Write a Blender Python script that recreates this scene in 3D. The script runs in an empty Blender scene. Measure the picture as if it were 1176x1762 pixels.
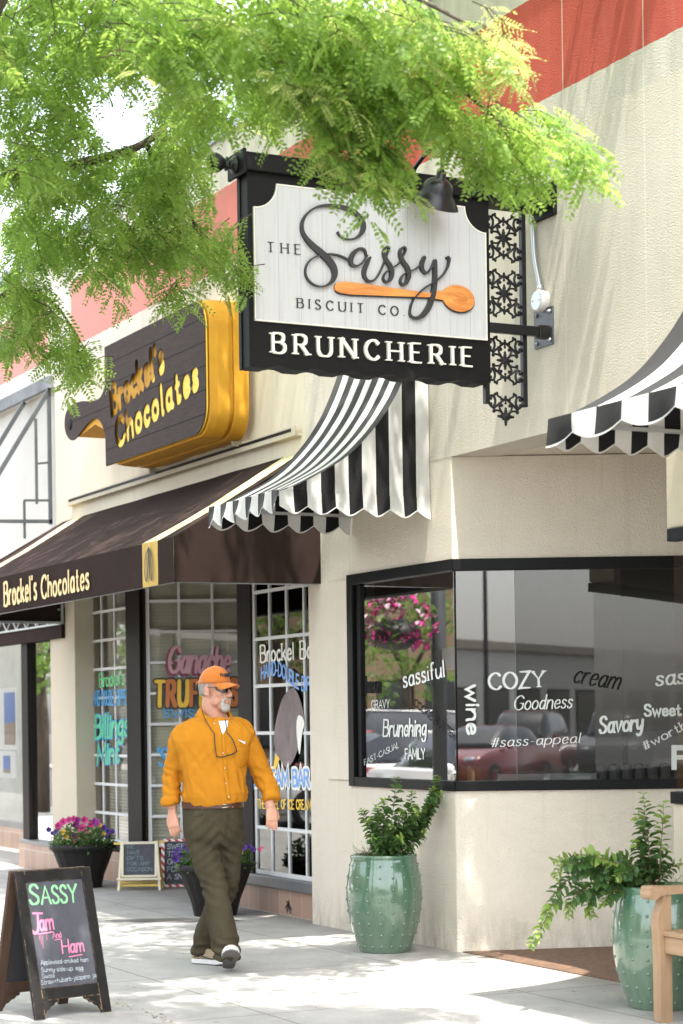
import bpy, bmesh, math, random
import numpy as np
from mathutils import Vector, Matrix, noise as mnoise

random.seed(7); RNG = np.random.default_rng(7)
SC = bpy.context.scene
COL = SC.collection

# ------------------------------------------------------------------ survey of the camera
# World: X runs along the shop fronts (towards the near end), Y into the buildings, Z up.
FPX = 3430.0; ROLL = math.radians(.75); HX, HY = 588.0, 1240.0
TH = math.radians(26.740485); SN, CS = math.sin(TH), math.cos(TH)
CAM = np.array([11.1481, -6.4213, 1.5])
ROTZ = math.atan2(CS, SN)                 # turn of things that squarely face the photographer

cam = bpy.data.cameras.new("camera"); camo = bpy.data.objects.new("camera", cam); COL.objects.link(camo)
cam.sensor_fit = 'HORIZONTAL'; cam.sensor_width = 24.0; cam.lens = FPX / 1176 * 24.0
cam.shift_y = (HY - 881.0) / 1176.0
cam.clip_start = .1; cam.clip_end = 3000
_f = Vector((-CS, SN, 0)); _r = Vector((SN, CS, 0)); _u = Vector((0, 0, 1))
_rr = _r * math.cos(ROLL) - _u * math.sin(ROLL)
_uu = _r * math.sin(ROLL) + _u * math.cos(ROLL)
M = Matrix((_rr, _uu, -_f)).transposed().to_4x4(); M.translation = Vector(CAM)
camo.matrix_world = M
cam.dof.use_dof = True; cam.dof.focus_distance = 12.3; cam.dof.aperture_fstop = 3.0
SC.camera = camo

SUN_DIR = Vector((.39, -.055, 1)).normalized()       # towards the sun
EL = math.asin(SUN_DIR.z); AZ = math.atan2(SUN_DIR.x, SUN_DIR.y)
W = bpy.data.worlds.new("World"); SC.world = W; W.use_nodes = True
nt = W.node_tree; bg = nt.nodes['Background']
sky = nt.nodes.new('ShaderNodeTexSky'); sky.sky_type = 'NISHITA'; sky.sun_disc = False
sky.sun_elevation = EL; sky.sun_rotation = AZ; sky.air_density = 1.0; sky.dust_density = 3.0; sky.ozone_density = .6
hs_ = nt.nodes.new('ShaderNodeHueSaturation'); hs_.inputs['Saturation'].default_value = .4; hs_.inputs['Value'].default_value = 1.1
nt.links.new(sky.outputs[0], hs_.inputs['Color']); nt.links.new(hs_.outputs[0], bg.inputs[0]); bg.inputs[1].default_value = .15
sl = bpy.data.lights.new("sun", 'SUN'); sl.energy = 2.7; sl.angle = math.radians(.5); sl.color = (1, .955, .88)
so = bpy.data.objects.new("sun", sl); COL.objects.link(so)
so.rotation_euler = SUN_DIR.to_track_quat('Z', 'Y').to_euler()
SC.view_settings.view_transform = 'Standard'; SC.view_settings.look = 'None'
SC.view_settings.exposure = 2.33; SC.view_settings.gamma = 1
SC.cycles.max_bounces = 8; SC.cycles.transparent_max_bounces = 24; SC.cycles.sample_clamp_indirect = 6
SC.cycles.caustics_reflective = False; SC.cycles.caustics_refractive = False

# ------------------------------------------------------------------ unprojecting photo pixels on real planes
def ray(px, py):
    a = (px - HX) / FPX; b = -(py - HY) / FPX
    x = a * math.cos(ROLL) + b * math.sin(ROLL); y = -a * math.sin(ROLL) + b * math.cos(ROLL)
    return np.array([x * SN - CS, x * CS + SN, y])
def onP(px, py, p0, n):
    d = ray(px, py); n = np.array(n, float)
    return CAM + d * (np.dot(np.array(p0) - CAM, n) / np.dot(d, n))
def onX(px, py, v): return onP(px, py, (v, 0, 0), (1, 0, 0))
def onY(px, py, v): return onP(px, py, (0, v, 0), (0, 1, 0))
def onZ(px, py, v=0.): return onP(px, py, (0, 0, v), (0, 0, 1))
def onD(px, py, depth): return CAM + ray(px, py) * depth          # depth along the optical axis

# ------------------------------------------------------------------ objects
WLOC = {}
def thing(name, label, cat, loc=(0, 0, 0), rotz=0., group=None):
    o = bpy.data.objects.new(name, None); COL.objects.link(o)
    o.empty_display_size = .1; o.location = loc; o.rotation_euler = (0, 0, rotz)
    tag(o, label, cat, group); WLOC[o.name] = (np.array(loc, float), rotz)
    return o
def tag(o, label=None, cat=None, group=None, kind=None):
    if label: o['label'] = label
    if cat: o['category'] = cat
    if group: o['group'] = group
    if kind: o['kind'] = kind
    return o

class MB:
    """Collects faces and links them as one mesh object."""
    def __init__(s): s.v = []; s.f = []; s.m = []; s.sm = []
    def add(s, verts, faces, mi=0, smooth=False):
        b = len(s.v); s.v += [tuple(float(c) for c in p) for p in verts]
        s.f += [tuple(b + i for i in f) for f in faces]; s.m += [mi] * len(faces); s.sm += [smooth] * len(faces)
        return s
    def box(s, lo, hi, mi=0):
        x0, y0, z0 = lo; x1, y1, z1 = hi
        return s.add([(x0,y0,z0),(x1,y0,z0),(x1,y1,z0),(x0,y1,z0),(x0,y0,z1),(x1,y0,z1),(x1,y1,z1),(x0,y1,z1)],
              [(0,3,2,1),(4,5,6,7),(0,1,5,4),(1,2,6,5),(2,3,7,6),(3,0,4,7)], mi)
    def obox(s, c, ax, ay, az, mi=0):       # centre and three half-axis vectors
        c, ax, ay, az = [np.array(q, float) for q in (c, ax, ay, az)]
        P = [c + i*ax + j*ay + k*az for k in (-1,1) for j in (-1,1) for i in (-1,1)]
        return s.add(P, [(0,2,3,1),(4,5,7,6),(0,1,5,4),(1,3,7,5),(3,2,6,7),(2,0,4,6)], mi)
    def bar(s, p, q, w, h=None, up=(0,0,1), mi=0):   # square bar between two points
        p, q = np.array(p, float), np.array(q, float); d = q - p; L = np.linalg.norm(d); d = d / L
        h = h or w; up = np.array(up, float)
        if abs(np.dot(up, d)) > .95: up = np.array((0, 1., 0)) if abs(d[1]) < .9 else np.array((1., 0, 0))
        a = np.cross(d, up); a /= np.linalg.norm(a); b = np.cross(a, d)
        return s.obox((p + q) / 2, d * L / 2, a * w / 2, b * h / 2, mi)
    def poly(s, outline, ext, mi=0, side=None):      # planar outline (3D points) extruded by vector ext
        P = [np.array(p, float) for p in outline]; e = np.array(ext, float); n = len(P)
        s.add(P + [p + e for p in P], [tuple(range(n))[::-1], tuple(range(n, 2*n))], mi)
        return s.add(P + [p + e for p in P], [(i, (i+1) % n, n + (i+1) % n, n + i) for i in range(n)], mi if side is None else side)
    def tube(s, pts, r, n=8, mi=0, caps=True, smooth=True, flat=1.):
        P = [np.array(p, float) for p in pts]; k = len(P)
        R = r if hasattr(r, '__len__') else [r] * k
        V = []; up = None
        for i in range(k):
            d = P[min(i+1, k-1)] - P[max(i-1, 0)]; d = d / (np.linalg.norm(d) + 1e-12)
            if up is None:
                up = np.array((0, 0, 1.)) if abs(d[2]) < .9 else np.array((1., 0, 0))
            a = np.cross(d, up); a /= np.linalg.norm(a) + 1e-12; b = np.cross(a, d); up = b
            for j in range(n):
                t = 2 * math.pi * j / n
                V.append(P[i] + R[i] * (math.cos(t) * a + math.sin(t) * flat * b))
        F = [(i*n+j, i*n+(j+1) % n, (i+1)*n+(j+1) % n, (i+1)*n+j) for i in range(k-1) for j in range(n)]
        if caps: F += [tuple(range(n))[::-1], tuple(range((k-1)*n, k*n))]
        return s.add(V, F, mi, smooth)
    def lathe(s, prof, c=(0,0,0), n=32, mi=0, axis=(0,0,1), closed=False, smooth=True, wob=None):
        c = np.array(c, float); ax = np.array(axis, float); ax /= np.linalg.norm(ax)
        u = np.array((1., 0, 0)) if abs(ax[0]) < .9 else np.array((0, 1., 0))
        u = u - ax * np.dot(u, ax); u /= np.linalg.norm(u); w = np.cross(ax, u); V = []
        for (r, z) in prof:
            for j in range(n):
                t = 2 * math.pi * j / n; rr = r * (wob(t, z) if wob else 1)
                V.append(c + ax * z + rr * (math.cos(t) * u + math.sin(t) * w))
        k = len(prof)
        F = [(i*n+j, i*n+(j+1) % n, (i+1)*n+(j+1) % n, (i+1)*n+j) for i in range(k-1) for j in range(n)]
        if closed: F += [tuple(range(n))[::-1], tuple(range((k-1)*n, k*n))]
        return s.add(V, F, mi, smooth)
    def ball(s, c, r, n=10, mi=0, sc=(1,1,1), rot=None):
        V = []; F = []; m = max(4, n // 2)
        for i in range(m + 1):
            ph = math.pi * i / m
            for j in range(n):
                t = 2 * math.pi * j / n
                p = np.array((math.sin(ph)*math.cos(t)*sc[0], math.sin(ph)*math.sin(t)*sc[1], math.cos(ph)*sc[2])) * r
                if rot is not None: p = rot @ p
                V.append(np.array(c, float) + p)
        for i in range(m):
            for j in range(n): F.append((i*n+j, (i+1)*n+j, (i+1)*n+(j+1) % n, i*n+(j+1) % n))
        return s.add(V, F, mi, True)
    def loft(s, rings, mi=0, caps=True, smooth=True):
        n = len(rings[0]); k = len(rings)
        F = [(i*n+j, i*n+(j+1) % n, (i+1)*n+(j+1) % n, (i+1)*n+j) for i in range(k-1) for j in range(n)]
        if caps: F += [tuple(range(n))[::-1], tuple(range((k-1)*n, k*n))]
        return s.add([p for r in rings for p in r], F, mi, smooth)
    def grid(s, G, mi=0, smooth=True, mfun=None):   # G[i][j] points
        a, b = len(G), len(G[0]); base = len(s.v)
        s.v += [tuple(float(c) for c in p) for r in G for p in r]
        for i in range(a-1):
            for j in range(b-1):
                s.f.append((base+i*b+j, base+i*b+j+1, base+(i+1)*b+j+1, base+(i+1)*b+j))
                s.m.append(mfun(i, j) if mfun else mi); s.sm.append(smooth)
        return s
    def build(s, name, mats, parent=None, loc=(0,0,0), local=False, bevel=0., seg=2, fix=True):
        me = bpy.data.meshes.new(name); V = np.array(s.v, float)
        if not local:
            if parent is not None:
                l, r = WLOC[parent.name]; V = V - l
                if r:
                    c_, s_ = math.cos(-r), math.sin(-r)
                    V = np.stack([V[:,0]*c_ - V[:,1]*s_, V[:,0]*s_ + V[:,1]*c_, V[:,2]], 1)
            else: V = V - np.array(loc, float)
        me.from_pydata(V.tolist(), [], s.f)
        mats = mats if isinstance(mats, (list, tuple)) else [mats]
        for m in mats: me.materials.append(m)
        me.polygons.foreach_set('material_index', s.m); me.polygons.foreach_set('use_smooth', s.sm)
        if fix:
            b = bmesh.new(); b.from_mesh(me); bmesh.ops.recalc_face_normals(b, faces=b.faces[:]); b.to_mesh(me); b.free()
        me.update()
        o = bpy.data.objects.new(name, me); COL.objects.link(o)
        if parent is not None: o.parent = parent; WLOC[o.name] = WLOC[parent.name]
        else: o.location = loc; WLOC[o.name] = (np.array(loc, float), 0.)
        if bevel:
            md = o.modifiers.new('bevel', 'BEVEL'); md.width = bevel; md.segments = seg; md.limit_method = 'ANGLE'; md.angle_limit = math.radians(40)
        return o

def catmull(P, per=8, closed=False):
    P = [np.array(p, float) for p in P]; n = len(P); out = []
    for i in range(n if closed else n - 1):
        p0 = P[(i-1) % n] if closed or i > 0 else 2*P[0] - P[1]
        p1, p2 = P[i], P[(i+1) % n]
        p3 = P[(i+2) % n] if closed or i + 2 < n else 2*P[n-1] - P[n-2]
        for k in range(per):
            t = k / per
            out.append(.5 * ((2*p1) + (p2-p0)*t + (2*p0-5*p1+4*p2-p3)*t*t + (3*p1-p0-3*p2+p3)*t**3))
    if not closed: out.append(P[-1])
    return out

# ------------------------------------------------------------------ materials
def srgb(r, g, b):
    return tuple(((c/255)/12.92 if c/255 <= .04045 else ((c/255+.055)/1.055)**2.4) for c in (r, g, b))
class NT:
    def __init__(s, m): s.t = m.node_tree; s.n = s.t.nodes; s.l = s.t.links
    def new(s, kind, **kw):
        n = s.n.new('ShaderNode' + kind)
        for k, v in kw.items(): setattr(n, k, v)
        return n
    def link(s, a, b): s.l.new(a, b)
    def math(s, op, a, b=None, c=None):
        n = s.new('Math', operation=op)
        for i, x in enumerate((a, b, c)):
            if x is None: continue
            if isinstance(x, (int, float)): n.inputs[i].default_value = x
            else: s.link(x, n.inputs[i])
        return n.outputs[0]
    def mix(s, fac, a, b, mode='MIX'):
        n = s.new('Mix', data_type='RGBA', blend_type=mode)
        for sock, x in ((n.inputs[0], fac), (n.inputs[6], a), (n.inputs[7], b)):
            if isinstance(x, (int, float)): sock.default_value = x
            elif isinstance(x, tuple): sock.default_value = (*x[:3], 1)
            else: s.link(x, sock)
        return n.outputs[2]
    def noise(s, vec, scale, detail=4, rough=.6):
        n = s.new('TexNoise'); n.inputs['Scale'].default_value = scale; n.inputs['Detail'].default_value = detail
        n.inputs['Roughness'].default_value = rough; s.link(vec, n.inputs['Vector']); return n.outputs['Fac']
    def ramp(s, fac, lo, hi):
        n = s.new('MapRange'); n.clamp = True
        s.link(fac, n.inputs[0]); n.inputs[1].default_value = lo; n.inputs[2].default_value = hi; return n.outputs[0]
    def mapping(s, vec, scale=(1,1,1), rot=(0,0,0)):
        n = s.new('Mapping'); n.inputs['Scale'].default_value = scale; n.inputs['Rotation'].default_value = rot
        s.link(vec, n.inputs[0]); return n.outputs[0]
MATS = {}
def mat(name, col, rough=.6, metal=0., col2=None, var=.12, vs=3., vstretch=(1,1,1), bump=0., bs=80., bkind='noise',
        coat=0., spec=.5, sheen=0., extra=None, bstretch=(1,1,1), trans=0., bdist=.01):
    if name in MATS: return MATS[name]
    m = bpy.data.materials.new(name); m.use_nodes = True; N = NT(m)
    b = N.n['Principled BSDF']; b.inputs['Roughness'].default_value = rough; b.inputs['Metallic'].default_value = metal
    b.inputs['Specular IOR Level'].default_value = spec
    if coat: b.inputs['Coat Weight'].default_value = coat; b.inputs['Coat Roughness'].default_value = .04
    if sheen: b.inputs['Sheen Weight'].default_value = sheen
    geo = N.new('TexCoord').outputs['Object']
    v = N.mapping(geo, vstretch); f = N.noise(v, vs, 6, .65); f = N.ramp(f, .3, .7)
    c2 = col2 if col2 else tuple(max(0, c * (1 - var * 2)) for c in col)
    cc = N.mix(f, col, c2)
    if extra: cc = extra(N, geo, cc, b) or cc
    N.link(cc, b.inputs['Base Color'])
    if bump:
        bv = N.mapping(geo, bstretch)
        if bkind == 'vor':
            t = N.new('TexVoronoi'); t.inputs['Scale'].default_value = bs; N.link(bv, t.inputs['Vector']); h = t.outputs['Distance']
        elif bkind == 'stucco':
            h = N.math('ADD', N.noise(bv, bs, 2, .5), N.math('MULTIPLY', N.noise(bv, bs*3.2, 2, .5), .45))
        else: h = N.noise(bv, bs, 4, .6)
        bn = N.new('Bump'); bn.inputs['Strength'].default_value = bump; bn.inputs['Distance'].default_value = bdist
        N.link(h, bn.inputs['Height']); N.link(bn.outputs[0], b.inputs['Normal'])
    MATS[name] = m; return m
def plain(name, rgb, rough=.6, **k): return mat(name, srgb(*rgb), rough, **k)
def glass(name, tint=(.9,.92,.9), boost=1.6, rough=0.0):
    if name in MATS: return MATS[name]
    m = bpy.data.materials.new(name); m.use_nodes = True; N = NT(m); N.n.remove(N.n['Principled BSDF'])
    tr = N.new('BsdfTransparent'); tr.inputs[0].default_value = (*tint, 1)
    gl = N.new('BsdfGlossy'); gl.inputs['Roughness'].default_value = rough
    fr = N.new('Fresnel'); fr.inputs[0].default_value = 1.5
    mx = N.new('MixShader'); N.link(N.math('MINIMUM', N.math('MULTIPLY', fr.outputs[0], boost), 1.), mx.inputs[0])
    N.link(tr.outputs[0], mx.inputs[1]); N.link(gl.outputs[0], mx.inputs[2])
    N.link(mx.outputs[0], N.n['Material Output'].inputs[0]); MATS[name] = m; return m
# ------------------------------------------------------------------ hand-drawn stroke lettering
GLY = {
'A':(.78,'0,0 .39,1 .78,0|.14,.35 .64,.35'),
'B':(.62,'0,0 0,1|~0,1 .34,1 .52,.92 .55,.77 .5,.62 .34,.54 0,.54|~0,.54 .38,.54 .58,.44 .62,.27 .56,.1 .38,0 0,0'),
'C':(.74,'~.73,.8 .58,.96 .4,1 .14,.84 .02,.5 .14,.16 .4,0 .58,.04 .74,.2'),
'D':(.74,'0,0 0,1|~0,1 .3,1 .6,.86 .72,.5 .6,.14 .3,0 0,0'),
'E':(.56,'0,0 0,1|0,1 .53,1|0,.53 .44,.53|0,0 .56,0'),
'F':(.52,'0,0 0,1|0,1 .52,1|0,.52 .42,.52'),
'G':(.8,'~.74,.82 .6,.96 .4,1 .14,.84 .02,.5 .14,.16 .4,0 .6,.03 .76,.14|.76,.12 .76,.46|.5,.46 .8,.46'),
'H':(.7,'0,0 0,1|.7,0 .7,1|0,.52 .7,.52'),
'I':(.04,'.02,0 .02,1'),
'J':(.5,'~.3,1 .3,.25 .24,.05 .12,-.02 0,.08|.05,1 .55,1'),
'K':(.66,'0,0 0,1|.6,1 0,.42|.2,.58 .66,0'),
'L':(.5,'0,0 0,1|0,0 .5,0'),
'M':(.9,'0,0 .06,1 .45,.25 .84,1 .9,0'),
'N':(.74,'0,0 0,1|0,1 .74,0|.74,0 .74,1'),
'O':(.8,'@.4,1 .13,.85 .0,.5 .13,.15 .4,0 .67,.15 .8,.5 .67,.85'),
'P':(.58,'0,0 0,1|~0,1 .34,1 .54,.9 .58,.74 .53,.57 .34,.48 0,.48'),
'R':(.66,'0,0 0,1|~0,1 .34,1 .53,.9 .56,.75 .51,.59 .34,.5 0,.5|.3,.5 .66,0'),
'S':(.56,'~.5,.84 .38,.98 .22,1 .06,.88 .05,.7 .2,.56 .38,.46 .53,.3 .5,.1 .32,0 .14,.02 .02,.18'),
'T':(.7,'.35,0 .35,1|0,1 .7,1'),
'U':(.7,'0,1 0,.5|~0,.5 .02,.22 .14,.04 .35,0 .56,.04 .68,.22 .7,.5|.7,1 .7,.5'),
'V':(.74,'0,1 .37,0 .74,1'),
'W':(1.0,'0,1 .25,0 .5,.8 .75,0 1,1'),
'Y':(.7,'0,1 .35,.5 .7,1|.35,.5 .35,0'),
'Z':(.64,'.03,1 .62,1 0,0 .64,0'),
'a':(.5,'~.44,.48 .3,.62 .12,.55 .02,.32 .08,.08 .22,0 .36,.1 .44,.3|~.45,.62 .44,.2 .48,.05 .56,0'),
'b':(.5,'0,0 0,1|~0,.42 .16,.6 .34,.6 .48,.42 .46,.15 .28,0 .1,.03 0,.14'),
'c':(.42,'~.4,.5 .27,.62 .1,.52 .02,.3 .1,.08 .25,0 .42,.12'),
'd':(.5,'~.44,.48 .3,.62 .12,.55 .02,.32 .08,.08 .22,0 .36,.1 .44,.3|.46,1 .46,0'),
'e':(.46,'~.04,.3 .42,.36 .38,.55 .24,.62 .08,.5 .03,.25 .12,.05 .26,0 .46,.13'),
'f':(.36,'~.36,.94 .26,1 .15,.9 .14,.6 .14,0|0,.58 .3,.58'),
'g':(.5,'~.44,.48 .3,.62 .12,.55 .02,.32 .08,.12 .22,.06 .36,.14 .44,.32|~.46,.62 .46,-.1 .36,-.3 .18,-.32 .04,-.2'),
'h':(.48,'0,0 0,1|~0,.35 .14,.58 .3,.62 .44,.48 .45,.2 .48,0'),
'i':(.08,'.04,0 .04,.6|.04,.8 .05,.86'),
'j':(.2,'~.14,.6 .14,-.1 .06,-.28 -.08,-.28|.14,.8 .15,.86'),
'k':(.46,'0,0 0,1|.42,.6 0,.22|.14,.34 .46,0'),
'l':(.1,'~.04,1 .04,.3 .05,.06 .12,0'),
'm':(.78,'0,0 0,.62|~0,.38 .12,.58 .24,.62 .36,.48 .37,.2 .37,0|~.37,.38 .48,.58 .6,.62 .72,.48 .73,.2 .76,0'),
'n':(.48,'0,0 0,.62|~0,.36 .14,.58 .3,.62 .44,.48 .45,.2 .48,0'),
'o':(.48,'@.24,.62 .06,.5 .0,.3 .06,.1 .24,0 .42,.1 .48,.3 .42,.5'),
'p':(.5,'0,.62 0,-.32|~0,.42 .16,.6 .34,.6 .48,.42 .46,.15 .28,0 .1,.03 0,.14'),
'r':(.34,'0,0 0,.62|~0,.34 .1,.54 .22,.62 .34,.56'),
's':(.38,'~.35,.52 .22,.62 .08,.58 .05,.44 .16,.34 .3,.26 .35,.12 .22,0 .08,.02 .0,.12'),
't':(.34,'~.14,.9 .14,.3 .16,.06 .26,0 .36,.08|0,.6 .32,.6'),
'u':(.48,'~0,.62 .0,.25 .08,.04 .2,0 .34,.1 .44,.3|~.45,.62 .45,.2 .48,.04 .54,0'),
'v':(.44,'0,.62 .2,0 .44,.62'),
'w':(.68,'0,.62 .17,0 .34,.5 .5,0 .68,.62'),
'y':(.48,'~0,.62 .02,.3 .12,.1 .26,.1 .42,.3|~.46,.62 .44,.1 .36,-.2 .2,-.32 .06,-.24'),
'z':(.42,'0,.6 .42,.6 0,0 .42,0'),
'0':(.6,'@.3,1 .05,.8 .0,.5 .05,.2 .3,0 .55,.2 .6,.5 .55,.8'),
"'":(.1,'.05,1 .03,.8'), '.':(.06,'.03,.03 .03,.1'), '-':(.32,'.02,.36 .3,.36'), '#':(.56,'.14,0 .24,.9|.36,0 .46,.9|0,.3 .54,.3|.04,.62 .58,.62'),
'~':(.5,'~.38,.72 .26,.78 .16,.74 .06,.8'), '!':(.06,'.03,.28 .03,1|.03,0 .03,.04'), '_':(.5,'0,-.12 .5,-.12'), ',':(.1,'.06,.06 .02,-.12'),
'*':(.12,'.04,.3 .08,.32'), ' ':(.4,''),
}
def strokes_of(ch):
    w, s = GLY[ch]; out = []
    for st in s.split('|'):
        if not st: continue
        k = st[0]; pts = [tuple(float(q) for q in p.split(',')) for p in st.lstrip('~@').split()]
        if k == '~': out.append(('c', [tuple(p) for p in catmull(pts, 5)]))
        elif k == '@': out.append(('o', [tuple(p) for p in catmull(pts + [pts[0]], 5)] if False else [tuple(p) for p in catmull(pts, 4, True)] + [pts[0]]))
        else: out.append(('l', pts))
    return w, out

def ribbon(mb, pts2, hw, fr, z0, z1, mi=0, caps=True, side=None):
    """Flat or raised band along 2-D points; hw = half widths; fr = (origin, ux, uy, n)."""
    O, ux, uy, nn = [np.array(q, float) for q in fr]
    P = [np.array(p, float) for p in pts2]; H = list(hw) if hasattr(hw, '__len__') else [hw] * len(P)
    Q = [P[0]]; K = [H[0]]
    for p, h in zip(P[1:], H[1:]):
        if np.linalg.norm(p - Q[-1]) > 1e-7: Q.append(p); K.append(h)
    if len(Q) < 2: return
    n = len(Q); L = []; R = []
    for i in range(n):
        a = Q[i] - Q[i-1] if i else Q[1] - Q[0]; b = Q[i+1] - Q[i] if i < n-1 else Q[-1] - Q[-2]
        a = a / np.linalg.norm(a); b = b / np.linalg.norm(b); t = a + b; l = np.linalg.norm(t)
        t = t / l if l > .2 else b
        nr = np.array((-t[1], t[0])); sc = 1 / max(.45, abs(np.dot(nr, np.array((-b[1], b[0])))))
        L.append(Q[i] + nr * K[i] * sc); R.append(Q[i] - nr * K[i] * sc)
    if caps:
        def cap(c, d, h):
            nr = np.array((-d[1], d[0])); return [c + h * (math.cos(a) * d + math.sin(a) * nr) for a in (-.9, -.3, .3, .9)]
        d0 = Q[0] - Q[1]; d0 = d0 / np.linalg.norm(d0); d1 = Q[-1] - Q[-2]; d1 = d1 / np.linalg.norm(d1)
        c0 = cap(Q[0], d0, K[0]); c1 = cap(Q[-1], d1, K[-1])
    else: c0 = c1 = []
    ring = R + c1 + L[::-1] + c0          # counter-clockwise outline
    N_ = len(ring)
    def w3(p, z): return O + ux * p[0] + uy * p[1] + nn * z
    m = len(c1)
    if hasattr(z1, '__len__'): zz_ = list(np.interp(np.linspace(0, 1, n), np.linspace(0, 1, len(z1)), z1)); zr = zz_ + [zz_[-1]]*m + zz_[::-1] + [zz_[0]]*len(c0)
    else: zr = [z1]*N_
    V = [w3(p, z) for p, z in zip(ring, zr)]; F = []
    for i in range(n - 1): F.append((i, i + 1, N_ - len(c0) - 2 - i, N_ - len(c0) - 1 - i))
    if caps:
        F.append(tuple([n - 1] + list(range(n, n + m)) + [n + m])); F.append(tuple([0, n + m + n - 1] + list(range(n + m + n, N_))))
    if z0 is None: mb.add(V, F, mi); return
    mb.add(V, F, mi)
    V2 = V + [w3(p, z0) for p in ring]
    mb.add(V2, [(i, i + N_, (i + 1) % N_ + N_, (i + 1) % N_) for i in range(N_)], mi if side is None else side)

STYLE = dict(              # half widths of stems and of horizontals in cap heights, serif, slant
    sans=(.055, .055, 0, 0), bold=(.088, .08, 0, 0), thin=(.035, .035, 0, 0), chalk=(.055, .05, 0, .05), roman=(.075, .036, .13, 0),
    romanb=(.085, .04, .15, 0), ital=(.055, .022, .07, .25), script=(.046, .024, 0, .22), deco=(.082, .048, .08, 0), fat=(.115, .11, 0, .04), hand=(.075, .055, 0, .12),
    brush=(.075, .042, 0, .15), narrow=(.075, .07, 0, 0))
def text(mb, s, fr, width, h, style='sans', z=.0015, depth=None, mi=0, track=.16, grow=0., wave=None, mis=None, dz=.00015, shift=(0, 0), side=None, endgrow=0):
    """Letter the string s into a box `width` long and `h` (cap height) tall."""
    a, b, serif, slant = STYLE[style]; tot = 0; lay = []
    for ch in s:
        w, st = strokes_of(ch); lay.append((tot, st)); tot += w + track
    tot -= track; sx = width / tot; k = 0
    for ci, (x0, st) in enumerate(lay):
        m = mis[ci % len(mis)] if mis else mi
        for kind, pts in st:
            P = []
            for (x, y) in pts:
                X = (x0 + x + slant * y * (h / sx if sx > 0 else 1)) * sx + shift[0]; Y = y * h + shift[1]
                if wave: Y += wave(X / width)
                P.append((X, Y))
            if kind == 'l' and grow == 0:
                Q = []
                for p, q in zip(P, P[1:]): Q += [p]
                P = Q + [P[-1]]
            H = []
            for i in range(len(P)):
                p = P[max(0, i-1)]; q = P[min(len(P)-1, i+1)]; dx, dy = q[0]-p[0], q[1]-p[1]; l = math.hypot(dx, dy) + 1e-9
                H.append((a * abs(dy/l) + b * abs(dx/l)) * h * min(1, (sx / h) * 1.15 + .15) + grow)
            zz = z + dz * (k % 40); k += 1
            ribbon(mb, P, H, fr, None if depth is None else z - depth, zz, m, caps=(serif == 0) or grow > 0, side=side)
            if serif and kind == 'l':
                for e, nb in ((P[0], P[1]), (P[-1], P[-2])):
                    if abs(e[1] - nb[1]) > .3 * h and abs(e[1] - (shift[1] + (wave(e[0]/width) if wave else 0)) - h * round((e[1] - shift[1]) / h)) < .12 * h:
                        zz = z + dz * (k % 40); k += 1; sw = serif * h * min(1., sx / h * 1.2)
                        inn = b * h * .8 * (1 if e[1] < nb[1] else -1)
                        ribbon(mb, [(e[0] - sw - a*h*.5, e[1] + inn), (e[0] + sw + a*h*.5, e[1] + inn)], b * h * .8 + grow, fr, None if depth is None else z - depth, zz, m, caps=False, side=side)
def frame_on(p0, n, l, r):
    """Frame whose x runs from photo point l to photo point r on the plane (p0, n); returns frame, length."""
    A = onP(*l, p0, n); B = onP(*r, p0, n); ux = B - A; L = np.linalg.norm(ux); ux = ux / L
    n = np.array(n, float); n /= np.linalg.norm(n); n = n if np.dot(n, CAM - A) > 0 else -n
    uy = np.cross(n, ux); return (A, ux, uy, n), L
def letter(name, parent, p0, n, s, l, r, hpx, style, mats, z=.003, **k):
    """Text whose baseline joins photo points l and r; cap height hpx photo pixels."""
    fr, L = frame_on(p0, n, l, r)
    up = onP(l[0], l[1] - hpx, p0, n); h = np.linalg.norm(up - fr[0]) * abs(np.dot((up - fr[0]) / (np.linalg.norm(up - fr[0])), fr[2]))
    mb = MB(); text(mb, s, fr, L, h, style, z=z, **k)
    return mb.build(name, mats, parent, fix=False)
# ------------------------------------------------------------------ ground
def concrete_extra(N, geo, cc, b):
    sx = N.new('SeparateXYZ'); N.link(geo, sx.inputs[0])
    def line(sock, off, step, wid):
        f = N.math('FRACT', N.math('DIVIDE', N.math('ADD', sock, off), step))
        d = N.math('ABSOLUTE', N.math('SUBTRACT', f, .5)); return N.math('GREATER_THAN', d, .5 - wid / step)
    wob = N.math('MULTIPLY', N.noise(geo, 9, 3), .012)
    j = N.math('MAXIMUM', line(N.math('ADD', sx.outputs[0], wob), 40.27, 1.62, .006), line(N.math('ADD', sx.outputs[1], wob), 40.93, 1.55, .006))
    spots = N.ramp(N.noise(geo, 70, 2), .62, .7)
    stain = N.ramp(N.noise(geo, 1.1, 6, .7), .45, .75)
    cc = N.mix(N.math('MULTIPLY', stain, .55), cc, (.2, .19, .175))
    cc = N.mix(N.math('MULTIPLY', spots, .5), cc, (.12, .11, .095))
    gum = N.ramp(N.noise(geo, 11, 2, .4), .71, .74); cc = N.mix(N.math('MULTIPLY', gum, .6), cc, (.11, .105, .1))
    wy = N.math('ADD', sx.outputs[1], N.math('MULTIPLY', N.noise(geo, 3, 4), .25)); cc = N.mix(N.math('MULTIPLY', N.ramp(wy, -.12, .15), .5), cc, (.15, .13, .11))
    return N.mix(N.math('MULTIPLY', j, .75), cc, (.09, .075, .06))
M_CONC = mat('sidewalk concrete', (.355, .345, .325), .85, var=.1, vs=2.2, bump=.25, bs=160, bdist=.004, extra=concrete_extra)
M_ASPH = mat('asphalt', (.075, .073, .07), .9, var=.15, vs=1.5, bump=.4, bs=220, bdist=.006)
M_KERB = mat('kerb concrete', (.42, .4, .36), .85, var=.12, bump=.2, bs=90)
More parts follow.
